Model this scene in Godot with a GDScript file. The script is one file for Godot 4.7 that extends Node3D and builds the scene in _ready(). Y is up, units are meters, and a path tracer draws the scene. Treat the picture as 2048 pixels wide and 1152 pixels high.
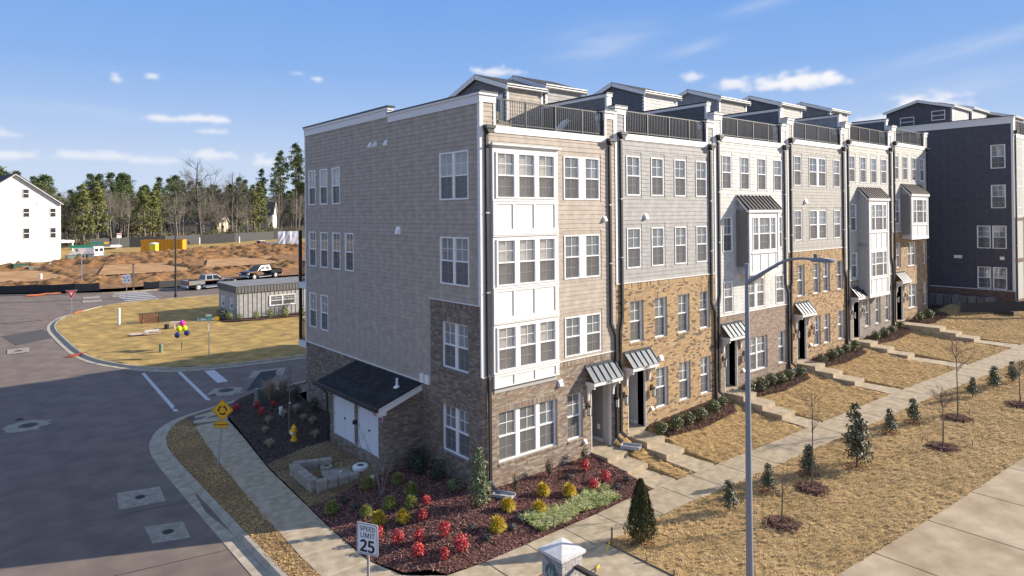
extends Node3D
# A row of four-storey townhouses on a street corner, seen from the air on a clear winter afternoon.

var M := {}            # materials
var used := {}         # names that are taken at top level
var rng := RandomNumberGenerator.new()
var nz := FastNoiseLite.new()
var nz2 := FastNoiseLite.new()

# ---------------------------------------------------------------- mesh builder
class Mb:
	var v := PackedVector3Array()
	var n := PackedVector3Array()
	var c := PackedColorArray()
	var col := Color(1, 1, 1)
	var tint := false
	func trn(a: Vector3, b: Vector3, d: Vector3, na: Vector3, nb: Vector3, nd: Vector3):
		v.append(a); v.append(d); v.append(b)
		n.append(na); n.append(nd); n.append(nb)
		if tint:
			c.append(col); c.append(col); c.append(col)
	func tri(a: Vector3, b: Vector3, d: Vector3):       # corners anticlockwise as seen from outside
		var k := (b - a).cross(d - a).normalized()
		trn(a, b, d, k, k, k)
	func quad(a: Vector3, b: Vector3, d: Vector3, e: Vector3):
		tri(a, b, d); tri(a, d, e)
	func boxt(t: Transform3D, s: Vector3):
		var h := s * 0.5
		var p := []
		for k in 8:
			p.append(t * Vector3(h.x if k & 1 else -h.x, h.y if k & 2 else -h.y, h.z if k & 4 else -h.z))
		quad(p[4], p[5], p[7], p[6]); quad(p[1], p[0], p[2], p[3])
		quad(p[5], p[1], p[3], p[7]); quad(p[0], p[4], p[6], p[2])
		quad(p[6], p[7], p[3], p[2]); quad(p[0], p[1], p[5], p[4])
	func box(a: Vector3, b: Vector3):
		boxt(Transform3D(Basis(), (a + b) * 0.5), (b - a).abs())
	func beam(p: Vector3, q: Vector3, w: float, h: float, up := Vector3.UP):   # a bar from p to q
		var d := (q - p).normalized()
		var s := d.cross(up)
		if s.length() < 0.01: s = d.cross(Vector3.RIGHT)
		s = s.normalized()
		boxt(Transform3D(Basis(s, s.cross(d), -d), (p + q) * 0.5), Vector3(w, h, p.distance_to(q)))
	func tube(pts: Array, rad: Array, k := 6, cap := true):
		var rings := []
		var last := Vector3.ZERO
		for i in pts.size():
			var d: Vector3 = (pts[min(i + 1, pts.size() - 1)] - pts[max(i - 1, 0)]).normalized()
			if last == Vector3.ZERO:
				last = d.cross(Vector3.UP if abs(d.y) < 0.9 else Vector3.RIGHT).normalized()
			last = (last - d * last.dot(d)).normalized()
			var o := d.cross(last)
			var ring := []
			for j in k:
				var a := TAU * j / k
				ring.append(last * cos(a) + o * sin(a))
			rings.append(ring)
		for i in pts.size() - 1:
			for j in k:
				var j2 := (j + 1) % k
				var a: Vector3 = pts[i] + rings[i][j] * rad[i]
				var b: Vector3 = pts[i] + rings[i][j2] * rad[i]
				var e: Vector3 = pts[i + 1] + rings[i + 1][j] * rad[i + 1]
				var f: Vector3 = pts[i + 1] + rings[i + 1][j2] * rad[i + 1]
				trn(a, b, f, rings[i][j], rings[i][j2], rings[i + 1][j2])
				trn(a, f, e, rings[i][j], rings[i + 1][j2], rings[i + 1][j])
		if cap and k > 3:
			for e in [0, pts.size() - 1]:
				for j in range(1, k - 1):
					var a: Vector3 = pts[e] + rings[e][0] * rad[e]
					var b: Vector3 = pts[e] + rings[e][j] * rad[e]
					var d: Vector3 = pts[e] + rings[e][j + 1] * rad[e]
					if e == 0: tri(a, d, b)
					else: tri(a, b, d)
	func lathe(at: Vector3, prof: Array, k := 16, axis := Basis()):   # prof: [radius, height] from the bottom up
		for i in prof.size() - 1:
			var dr: float = prof[i + 1][0] - prof[i][0]
			var dh: float = prof[i + 1][1] - prof[i][1]
			var sl := Vector2(dh, -dr).normalized()
			for j in k:
				var a0 := TAU * j / k
				var a1 := TAU * (j + 1) / k
				var d0 := Vector3(cos(a0), 0, -sin(a0))
				var d1 := Vector3(cos(a1), 0, -sin(a1))
				var p: Vector3 = axis * (d0 * prof[i][0] + Vector3.UP * prof[i][1]) + at
				var q: Vector3 = axis * (d1 * prof[i][0] + Vector3.UP * prof[i][1]) + at
				var r: Vector3 = axis * (d1 * prof[i + 1][0] + Vector3.UP * prof[i + 1][1]) + at
				var s: Vector3 = axis * (d0 * prof[i + 1][0] + Vector3.UP * prof[i + 1][1]) + at
				var n0 := axis * (d0 * sl.x + Vector3.UP * sl.y)
				var n1 := axis * (d1 * sl.x + Vector3.UP * sl.y)
				if prof[i][0] > 0.0: trn(p, q, r, n0, n1, n1)
				if prof[i + 1][0] > 0.0: trn(p, r, s, n0, n1, n0)
	func ball(at: Vector3, r: Vector3, k := 10):
		var prof := []
		for i in k + 1:
			var a := PI * i / k - PI / 2
			prof.append([max(cos(a), 0.0), sin(a)])
		lathe(at, prof, k * 2, Basis.from_scale(r))
	func prism(poly: PackedVector2Array, t: Transform3D, depth: float):   # outline in the x-y plane of t, thick along z, centred
		var idx := Geometry2D.triangulate_polygon(poly)
		var area := 0.0
		for i in poly.size():
			area += poly[i].cross(poly[(i + 1) % poly.size()])
		var h := depth * 0.5
		for i in range(0, idx.size(), 3):
			var a := poly[idx[i]]; var b := poly[idx[i + 1]]; var d := poly[idx[i + 2]]
			if (b - a).cross(d - a) < 0: var s := b; b = d; d = s
			tri(t * Vector3(a.x, a.y, h), t * Vector3(b.x, b.y, h), t * Vector3(d.x, d.y, h))
			tri(t * Vector3(a.x, a.y, -h), t * Vector3(d.x, d.y, -h), t * Vector3(b.x, b.y, -h))
		for i in poly.size():
			var a := poly[i]; var b := poly[(i + 1) % poly.size()]
			if area < 0: var s := a; a = b; b = s
			quad(t * Vector3(a.x, a.y, -h), t * Vector3(b.x, b.y, -h), t * Vector3(b.x, b.y, h), t * Vector3(a.x, a.y, h))
	func mesh() -> ArrayMesh:
		var m := ArrayMesh.new()
		if v.is_empty(): return m
		var a := []
		a.resize(Mesh.ARRAY_MAX)
		a[Mesh.ARRAY_VERTEX] = v
		a[Mesh.ARRAY_NORMAL] = n
		if tint: a[Mesh.ARRAY_COLOR] = c
		m.add_surface_from_arrays(Mesh.PRIMITIVE_TRIANGLES, a)
		return m

# ---------------------------------------------------------------- nodes
func numbered(called: String) -> String:
	var k: int = used.get(called, 0)
	used[called] = k + 1
	return called if k == 0 else "%s_%03d" % [called, k]

func tag(o: Node, label: String, category: String, group := "", kind := "") -> Node:
	if label: o.set_meta("label", label)
	if category: o.set_meta("category", category)
	if group: o.set_meta("group", group)
	if kind: o.set_meta("kind", kind)
	return o

func thing(called: String, label: String, category: String, at := Vector3.ZERO, turn := 0.0, group := "") -> Node3D:
	var o := Node3D.new()
	o.name = numbered(called)
	add_child(o)
	o.position = at
	o.rotation.y = turn
	tag(o, label, category, group)
	return o

func part(parent: Node, called: String, mb, mat: Material, label := "") -> MeshInstance3D:
	var o := MeshInstance3D.new()
	o.name = called if parent != self else numbered(called)
	o.mesh = mb.mesh() if mb is Mb else mb
	o.material_override = mat
	parent.add_child(o, true)
	if label: o.set_meta("label", label)
	return o

func struct(called: String, mb, mat: Material, label := "") -> MeshInstance3D:
	var o := part(self, called, mb, mat, label)
	o.set_meta("kind", "structure")
	return o

func copies(parent: Node, called: String, mesh: Mesh, mat: Material, xs: Array, cols = null) -> MultiMeshInstance3D:
	var mm := MultiMesh.new()
	mm.transform_format = MultiMesh.TRANSFORM_3D
	mm.use_colors = cols != null
	mm.mesh = mesh
	mm.instance_count = xs.size()
	for i in xs.size():
		mm.set_instance_transform(i, xs[i])
		if cols != null: mm.set_instance_color(i, cols[i])
	var o := MultiMeshInstance3D.new()
	o.name = called if parent != self else numbered(called)
	o.multimesh = mm
	o.material_override = mat
	parent.add_child(o, true)
	o.set_meta("kind", "stuff")
	return o

func again(o: Node3D, at: Vector3, turn: float, size: float, label: String, group := "") -> Node3D:
	var r: Node3D = o.duplicate()
	var base: String = str(o.name)
	var cut := RegEx.create_from_string("_\\d\\d\\d$")
	r.name = numbered(cut.sub(base, ""))
	add_child(r)
	r.position = at
	r.rotation.y = turn
	r.scale = Vector3.ONE * size
	r.set_meta("label", label)
	if group: r.set_meta("group", group)
	return r

# ---------------------------------------------------------------- materials
func noise_tex(seed_: int, freq: float, lo: Color, hi: Color, oct := 4, fine := 0.0, size := 512, power := 1.0) -> ImageTexture:
	var f := FastNoiseLite.new()
	f.seed = seed_; f.frequency = freq; f.fractal_octaves = oct; f.noise_type = FastNoiseLite.TYPE_SIMPLEX_SMOOTH
	var a := f.get_seamless_image(size, size).get_data()
	f.seed = seed_ + 77; f.frequency = 0.22; f.fractal_octaves = 2
	var b := f.get_seamless_image(size, size).get_data()
	var d := PackedByteArray()
	d.resize(size * size * 3)
	for i in size * size:
		var t := clampf(pow(a[i] / 255.0, power) * (1.0 - fine) + (b[i] / 255.0) * fine, 0, 1)
		d[i * 3] = int(255.0 * lerpf(lo.r, hi.r, t)); d[i * 3 + 1] = int(255.0 * lerpf(lo.g, hi.g, t)); d[i * 3 + 2] = int(255.0 * lerpf(lo.b, hi.b, t))
	return ImageTexture.create_from_image(Image.create_from_data(size, size, false, Image.FORMAT_RGB8, d))

func lin(r: float, g: float, b: float) -> Color:
	return Color(r, g, b).linear_to_srgb()

func mat(r: float, g: float, b: float, rough := 0.8, tex: Texture2D = null, metres := 1.0, vc := false) -> StandardMaterial3D:
	var m := StandardMaterial3D.new()
	m.albedo_color = lin(r, g, b)
	m.roughness = rough
	m.vertex_color_use_as_albedo = vc
	if tex:
		m.albedo_texture = tex
		m.uv1_triplanar = true
		m.uv1_world_triplanar = true
		m.uv1_scale = Vector3.ONE / metres
	return m

func relief(m: StandardMaterial3D, tex: Texture2D, cm: float) -> StandardMaterial3D:
	m.heightmap_enabled = true
	m.heightmap_texture = tex
	m.heightmap_scale = cm
	return m

func materials():
	var g0 := Color(0.82, 0.82, 0.82); var g1 := Color(1, 1, 1)
	var soft := noise_tex(3, 0.006, g0, g1, 5, 0.15)
	var grit := noise_tex(5, 0.02, Color(0.72, 0.72, 0.72), g1, 4, 0.55)
	var blot := noise_tex(8, 0.008, Color(0.74, 0.72, 0.68), g1, 6, 0.22)
	var streak := noise_tex(12, 0.03, Color(0.9, 0.9, 0.9), g1, 3, 0.3)
	M.soft = soft; M.grit = grit; M.blot = blot
	M.white = mat(0.85, 0.82, 0.775, 0.5, streak, 1.5)
	M.vinyl = mat(0.85, 0.83, 0.80, 0.35)
	M.coping = mat(0.035, 0.036, 0.04, 0.45)
	M.bronze = mat(0.035, 0.034, 0.035, 0.4)
	M.black = mat(0.02, 0.02, 0.022, 0.45)
	M.seam = mat(0.13, 0.145, 0.165, 0.42, soft, 1.0); M.seam.metallic = 0.55
	M.seam_brown = mat(0.12, 0.10, 0.095, 0.42, soft, 1.0); M.seam_brown.metallic = 0.5
	M.rib = mat(0.015, 0.015, 0.017, 0.45)
	M.concrete = relief(mat(0.56, 0.46, 0.325, 0.9, noise_tex(31, 0.01, Color(0.74, 0.72, 0.68), Color(1, 1, 1), 6, 0.3), 2.6), grit, 0.15)
	M.path = relief(mat(0.60, 0.475, 0.325, 0.9, noise_tex(33, 0.0065, Color(0.70, 0.66, 0.60), Color(1, 1, 1), 6, 0.2), 5.0), grit, 0.12)
	M.kerb = relief(mat(0.52, 0.455, 0.36, 0.9, blot, 2.2), grit, 0.2)
	M.patch = mat(0.42, 0.37, 0.30, 0.9, blot, 1.6)
	M.asphalt = relief(mat(0.235, 0.185, 0.15, 0.92, noise_tex(41, 0.006, Color(0.72, 0.71, 0.72), Color(1, 0.98, 0.96), 6, 0.38), 5.0), grit, 0.3)
	M.tar = mat(0.035, 0.033, 0.033, 0.85, grit, 1.2)
	M.paint = mat(0.72, 0.72, 0.70, 0.7, noise_tex(43, 0.02, Color(0.72, 0.72, 0.72), g1, 5, 0.4), 1.5)
	M.iron = mat(0.05, 0.045, 0.04, 0.6, grit, 0.6)
	var lawn := noise_tex(51, 0.018, Color(0.52, 0.46, 0.38), Color(1.0, 0.97, 0.88), 5, 0.4)
	M.lawn = relief(mat(0.64, 0.47, 0.24, 1.0, lawn, 1.7), lawn, 1.6)
	M.dull = relief(mat(0.44, 0.30, 0.16, 1.0, lawn, 1.3), lawn, 2.0)
	M.far_lawn = mat(0.60, 0.41, 0.145, 1.0, noise_tex(52, 0.012, Color(0.55, 0.54, 0.46), Color(1, 0.97, 0.9), 6, 0.3), 9.0)
	M.mulch = relief(mat(0.15, 0.075, 0.06, 1.0, noise_tex(54, 0.03, Color(0.42, 0.4, 0.4), Color(1, 0.92, 0.9), 4, 0.6), 0.9), grit, 2.0)
	M.chip = mat(1, 1, 1, 1.0, null, 1.0, true)
	M.blade = mat(1, 1, 1, 0.9, null, 1.0, true)
	M.leaf = mat(1, 1, 1, 0.55, null, 1.0, true); M.leaf.backlight = Color(0.25, 0.28, 0.12); M.leaf.cull_mode = BaseMaterial3D.CULL_DISABLED
	M.needle = mat(1, 1, 1, 0.75, null, 1.0, true); M.needle.backlight = Color(0.18, 0.2, 0.1)
	M.brick = mat(1, 1, 1, 0.9, noise_tex(61, 0.02, Color(0.74, 0.72, 0.7), g1, 4, 0.5), 0.5, true)
	M.mortar = mat(0.54, 0.48, 0.40, 0.95, grit, 0.7)
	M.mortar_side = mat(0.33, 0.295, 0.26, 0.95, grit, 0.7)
	M.glass = mat(0.86, 0.92, 0.92, 0.02); M.glass.transparency = BaseMaterial3D.TRANSPARENCY_ALPHA; M.glass.albedo_color.a = 0.1; M.glass.metallic_specular = 1.0
	M.screen = mat(0.16, 0.15, 0.145, 0.95); M.screen.transparency = BaseMaterial3D.TRANSPARENCY_ALPHA; M.screen.albedo_color.a = 0.55
	M.room = mat(0.42, 0.41, 0.38, 0.9)
	M.room_dark = mat(0.20, 0.19, 0.175, 0.9)
	M.curtain = mat(0.62, 0.62, 0.60, 0.9)
	M.shingle = mat(0.03, 0.031, 0.033, 0.95, noise_tex(66, 0.03, Color(0.55, 0.55, 0.55), g1, 4, 0.5), 1.0)
	M.shingle_b = mat(0.045, 0.046, 0.05, 0.95, M.shingle.albedo_texture, 1.0)
	M.shingle_c = mat(0.022, 0.022, 0.024, 0.95, M.shingle.albedo_texture, 1.0)
	M.roof = mat(0.06, 0.062, 0.068, 0.9, grit, 1.0)
	M.deck = mat(0.22, 0.21, 0.2, 0.9, grit, 1.0)
	M.galv = mat(0.42, 0.43, 0.45, 0.5); M.galv.metallic = 0.6
	M.pole = mat(0.26, 0.275, 0.31, 0.55); M.pole.metallic = 0.25
	M.door = mat(0.42, 0.43, 0.43, 0.5)
	M.white_door = mat(0.72, 0.73, 0.74, 0.45)
	M.greywall = mat(0.27, 0.262, 0.25, 0.8)
	M.bark = mat(0.21, 0.165, 0.13, 0.95, grit, 0.5)
	M.bark_dark = mat(0.10, 0.078, 0.062, 0.95, grit, 0.8)
	M.bark_pale = mat(0.36, 0.31, 0.25, 0.9, grit, 0.5)
	M.dirt = relief(mat(0.47, 0.245, 0.095, 1.0, noise_tex(71, 0.014, Color(0.45, 0.42, 0.38), Color(1, 1, 0.98), 6, 0.25), 9.0), blot, 8.0)
	M.pad = mat(0.54, 0.31, 0.14, 1.0, noise_tex(72, 0.008, Color(0.74, 0.7, 0.64), g1, 6, 0.2), 14.0)
	M.litter = mat(0.15, 0.11, 0.06, 1.0, noise_tex(73, 0.012, Color(0.5, 0.5, 0.45), g1, 6, 0.3), 12.0)
	M.siltcloth = mat(0.028, 0.03, 0.034, 0.6, soft, 1.0)
	M.wood = mat(0.32, 0.22, 0.12, 0.85, streak, 0.4)
	M.yellow = mat(0.86, 0.46, 0.02, 0.5)
	M.signyellow = mat(0.85, 0.42, 0.015, 0.45)
	M.signwhite = mat(0.80, 0.80, 0.80, 0.45)
	M.signblack = mat(0.012, 0.012, 0.012, 0.5)
	M.signgreen = mat(0.02, 0.20, 0.13, 0.45)
	M.signred = mat(0.45, 0.02, 0.03, 0.45)
	M.greenbox = mat(0.19, 0.27, 0.19, 0.6, soft, 1.0)
	M.darkgreen = mat(0.035, 0.10, 0.07, 0.55)
	M.pvc = mat(0.75, 0.75, 0.72, 0.5)

# siding boards come in three tones a wall
func siding(r: float, g: float, b: float) -> Array:
	var out := []
	for k in [0.988, 1.0, 1.012]:
		out.append(mat(r * k, g * k, b * k, 0.7, M.soft, 1.7))
	return out

# ---------------------------------------------------------------- the lie of the land
func pick(t: Array, x: float) -> float:      # a broken line [[x, y], ...]
	if x <= t[0][0]: return t[0][1]
	for i in range(1, t.size()):
		if x <= t[i][0]:
			return lerpf(t[i - 1][1], t[i][1], (x - t[i - 1][0]) / (t[i][0] - t[i - 1][0]))
	var k := t.size() - 1
	return t[k][1] + (x - t[k][0]) * (t[k][1] - t[k - 1][1]) / (t[k][0] - t[k - 1][0])

const FAR_EDGE := [[4.0, 2.85], [6.5, 3.16], [8.6, 3.39], [15.6, 4.15], [22.6, 4.84], [29.7, 5.75], [36.8, 6.6], [60.0, 9.3]]
const ROAD_EDGE := [[-6.0, 8.6], [0.0, 9.2], [4.8, 9.75], [6.5, 9.98], [9.3, 10.33], [12.8, 10.7], [17.0, 11.12], [60.0, 15.9]]

func walk_y(x: float) -> float:
	return -0.5 + 0.0475 * maxf(0.0, x - 3.0)

func wall_y(x: float) -> float:
	if x < 5.0: return 0.0
	if x < 8.0: return lerpf(0.0, 0.36, (x - 5.0) / 3.0)
	return 0.045 * x

func ground_y(x: float, z: float) -> float:   # the block that the townhouses stand on
	if x < 0.0 and z < 0.0:
		var u := clampf(-x / 4.5, 0, 1)
		return lerpf(0.0, -0.49, u) + 0.06 * sin(PI * u)
	var zf := pick(FAR_EDGE, x)
	if z > zf: return walk_y(x) - 0.02
	var u := clampf(maxf(-x / 4.5, z / zf), 0, 1)
	u = 1.0 - (1.0 - u) * (1.0 - u) if x > 5.5 else u
	return lerpf(wall_y(x), walk_y(x) - 0.01, u) + (0.07 if x < 5.5 else 0.0) * sin(PI * u)

func lawn_y(x: float, z: float) -> float:     # the lawn, cut away under the walks to the doors
	for d in [[5.32, 6.52], [7.5, 8.65], [14.6, 15.75], [21.7, 22.85], [28.75, 29.85], [35.5, 36.7]]:
		if x > d[0] - 0.07 and x < d[1] + 0.07: return minf(ground_y(x, z), walk_y(x)) - 0.35
	return ground_y(x, z)

func back_y(_x: float, z: float) -> float:    # streets and lots behind, rising gently to the wood
	return -0.65 + 0.028 * maxf(0.0, -z - 30.0)

# a sheet of ground inside an outline (x, z), on a grid, following a height
func sheet(poly: PackedVector2Array, cell: float, h: Callable, bump := 0.0, freq := 1.0) -> Mb:
	var mb := Mb.new()
	var lo := poly[0]; var hi := poly[0]
	for p in poly:
		lo = lo.min(p); hi = hi.max(p)
	var nx := int(ceil((hi.x - lo.x) / cell)); var nzz := int(ceil((hi.y - lo.y) / cell))
	var ys := PackedFloat32Array(); ys.resize((nx + 3) * (nzz + 3))
	var ins := PackedByteArray(); ins.resize((nx + 3) * (nzz + 3))
	var w := nx + 3
	for j in nzz + 3:
		for i in w:
			var x := lo.x + (i - 1) * cell; var z := lo.y + (j - 1) * cell
			var y: float = h.call(x, z)
			if bump > 0: y += bump * (nz.get_noise_2d(x * freq, z * freq) + 0.5 * nz.get_noise_2d(x * freq * 2.7 + 50, z * freq * 2.7))
			ys[j * w + i] = y
			ins[j * w + i] = 1 if Geometry2D.is_point_in_polygon(Vector2(x, z), poly) else 0
	var nrm := func(i: int, j: int) -> Vector3:
		return Vector3(ys[j * w + i - 1] - ys[j * w + i + 1], 2 * cell, ys[(j - 1) * w + i] - ys[(j + 1) * w + i]).normalized()
	for j in range(1, nzz + 1):
		for i in range(1, nx + 1):
			var s := ins[j * w + i] + ins[j * w + i + 1] + ins[(j + 1) * w + i] + ins[(j + 1) * w + i + 1]
			var x := lo.x + (i - 1) * cell; var z := lo.y + (j - 1) * cell
			var y00 := ys[j * w + i]; var y10 := ys[j * w + i + 1]; var y01 := ys[(j + 1) * w + i]; var y11 := ys[(j + 1) * w + i + 1]
			if s == 4:
				var a := Vector3(x, y00, z); var b := Vector3(x + cell, y10, z); var d := Vector3(x + cell, y11, z + cell); var e := Vector3(x, y01, z + cell)
				var na: Vector3 = nrm.call(i, j); var nb: Vector3 = nrm.call(i + 1, j); var nd: Vector3 = nrm.call(i + 1, j + 1); var ne: Vector3 = nrm.call(i, j + 1)
				mb.trn(a, e, d, na, ne, nd); mb.trn(a, d, b, na, nd, nb)
			else:
				var sq := PackedVector2Array([Vector2(x, z), Vector2(x + cell, z), Vector2(x + cell, z + cell), Vector2(x, z + cell)])
				for piece in Geometry2D.intersect_polygons(sq, poly):
					var idx := Geometry2D.triangulate_polygon(piece)
					var q := []
					for p in piece:
						var fx := (p.x - x) / cell; var fz := (p.y - z) / cell
						q.append(Vector3(p.x, lerpf(lerpf(y00, y10, fx), lerpf(y01, y11, fx), fz), p.y))
					for k in range(0, idx.size(), 3):
						var a: Vector3 = q[idx[k]]; var b: Vector3 = q[idx[k + 1]]; var d: Vector3 = q[idx[k + 2]]
						if (b - a).cross(d - a).y < 0: var t := b; b = d; d = t
						mb.tri(a, b, d)
	return mb

func v2(a: Array) -> PackedVector2Array:
	var out := PackedVector2Array()
	for i in range(0, a.size(), 2): out.append(Vector2(a[i], a[i + 1]))
	return out

func smooth2(p: PackedVector2Array, times := 2) -> PackedVector2Array:
	for t in times:
		var o := PackedVector2Array([p[0]])
		for i in p.size() - 1:
			o.append(p[i].lerp(p[i + 1], 0.25)); o.append(p[i].lerp(p[i + 1], 0.75))
		o.append(p[p.size() - 1])
		p = o
	return p

func offset2(p: PackedVector2Array, d: float) -> PackedVector2Array:   # to the right of the walk
	var o := PackedVector2Array()
	for i in p.size():
		var t := (p[mini(i + 1, p.size() - 1)] - p[maxi(i - 1, 0)]).normalized()
		o.append(p[i] + Vector2(-t.y, t.x) * d)
	return o

# kerb with gutter along a line that marks the back of the kerb; the road lies to the side of the sign
func kerb_line(p: PackedVector2Array, side: float, h: Callable, gutter := 0.5) -> Mb:
	var mb := Mb.new()
	var prof := [[0.0, -0.06], [0.0, 0.15], [0.13, 0.145], [0.16, 0.13], [0.20, 0.02], [0.24, 0.006], [0.24 + gutter, 0.018], [0.24 + gutter, -0.1]]
	var lines := []
	for q in prof: lines.append(offset2(p, q[0] * side))
	for i in p.size() - 1:
		for k in prof.size() - 1:
			var a2: Vector2 = lines[k][i]; var b2: Vector2 = lines[k][i + 1]; var d2: Vector2 = lines[k + 1][i + 1]; var e2: Vector2 = lines[k + 1][i]
			var a := Vector3(a2.x, h.call(a2.x, a2.y) + prof[k][1], a2.y); var b := Vector3(b2.x, h.call(b2.x, b2.y) + prof[k][1], b2.y)
			var d := Vector3(d2.x, h.call(d2.x, d2.y) + prof[k + 1][1], d2.y); var e := Vector3(e2.x, h.call(e2.x, e2.y) + prof[k + 1][1], e2.y)
			if side > 0: mb.quad(a, b, d, e)
			else: mb.quad(e, d, b, a)
	return mb

func slab(a: Vector3, b: Vector3, d: Vector3, e: Vector3, thick: float) -> Mb:   # four top corners, anticlockwise from above
	var mb := Mb.new()
	var t := [a, b, d, e]
	var mid := (a + b + d + e) / 4
	var top := []
	for p in t: top.append(p + (mid - p).normalized() * 0.02)
	mb.quad(top[0], top[1], top[2], top[3])
	for i in 4:
		var p: Vector3 = t[i]; var q: Vector3 = t[(i + 1) % 4]
		var dn := Vector3.DOWN * 0.012
		mb.quad(p + dn, q + dn, top[(i + 1) % 4], top[i])
		mb.quad(p + Vector3.DOWN * thick, q + Vector3.DOWN * thick, q + dn, p + dn)
	return mb

# ---------------------------------------------------------------- the setting
const NEAR_KERB := [-6.6, 10.0, -6.62, 4.0, -6.68, -0.1, -6.72, -4.0, -6.75, -8.0, -6.78, -12.2, -6.65, -14.2, -6.25, -15.7, -5.6, -17.0, -4.7, -17.9, -2.4, -18.8, -0.7, -19.5, 2.5, -20.7, 8.0, -21.3, 22.0, -22.0]
const LOT_KERB := [22.0, -27.2, 5.4, -28.0, 0.0, -28.7, -2.4, -29.6, -4.3, -31.6, -6.0, -35.0, -6.6, -37.6, -6.9, -41.0, -7.1, -46.1, -7.2, -50.0, -6.9, -53.0, -6.0, -56.0, -4.6, -58.3, -2.2, -61.2, 0.3, -62.5, 5.0, -62.7, 26.0, -62.8]
const FAR_KERB := [-45.0, -84.0, -12.0, -77.2, -9.9, -76.3, -5.9, -74.1, -2.7, -72.7, 0.5, -71.5, 3.7, -71.5, 11.0, -71.8, 26.0, -73.8]

func grow(poly: PackedVector2Array, count: int, h: Callable, seed_: int) -> Array:
	rng.seed = seed_
	var lo := poly[0]; var hi := poly[0]
	for p in poly:
		lo = lo.min(p); hi = hi.max(p)
	var out := []
	var guard := 0
	while out.size() < count and guard < count * 12:
		guard += 1
		var p := Vector2(rng.randf_range(lo.x, hi.x), rng.randf_range(lo.y, hi.y))
		if Geometry2D.is_point_in_polygon(p, poly):
			out.append(Vector3(p.x, h.call(p.x, p.y), p.y))
	return out

func tuft_mesh(blades: int, height: float, wide: float, spread: float, seed_: int) -> ArrayMesh:
	rng.seed = seed_
	var mb := Mb.new()
	for i in blades:
		var a := rng.randf() * TAU
		var d := Vector3(cos(a), 0, sin(a))
		var s := Vector3(-d.z, 0, d.x) * wide * rng.randf_range(0.6, 1.2)
		var h := height * rng.randf_range(0.6, 1.15)
		var p := d * spread * 0.3 * rng.randf()
		var m := p + d * spread * 0.45 + Vector3.UP * h * 0.7
		var t := p + d * spread * rng.randf_range(0.8, 1.3) + Vector3.UP * h * rng.randf_range(0.55, 1.0)
		mb.quad(p - s, p + s, m + s * 0.8, m - s * 0.8)
		mb.tri(m - s * 0.8, m + s * 0.8, t)
	return mb.mesh()

func grass_on(poly: PackedVector2Array, count: int, h: Callable, seed_: int, called: String, label: String, pale: Color, dark: Color, size := 1.0):
	var pts := grow(poly, count, h, seed_)
	var xs := []; var cols := []
	for p in pts:
		var b := Basis(Vector3.UP, rng.randf() * TAU).scaled(Vector3.ONE * size * rng.randf_range(0.6, 1.3))
		xs.append(Transform3D(b, p + Vector3(0, 0.004, 0)))
		var t := clampf(0.5 + 0.8 * nz2.get_noise_2d(p.x * 1.4, p.z * 1.4) + rng.randf_range(-0.35, 0.35), 0, 1)
		cols.append(pale.lerp(dark, t))
	var o := copies(self, called, tuft_mesh(7, 0.05, 0.006, 0.055, 9), M.blade, xs, cols)
	o.set_meta("label", label); o.set_meta("category", "grass")

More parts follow.
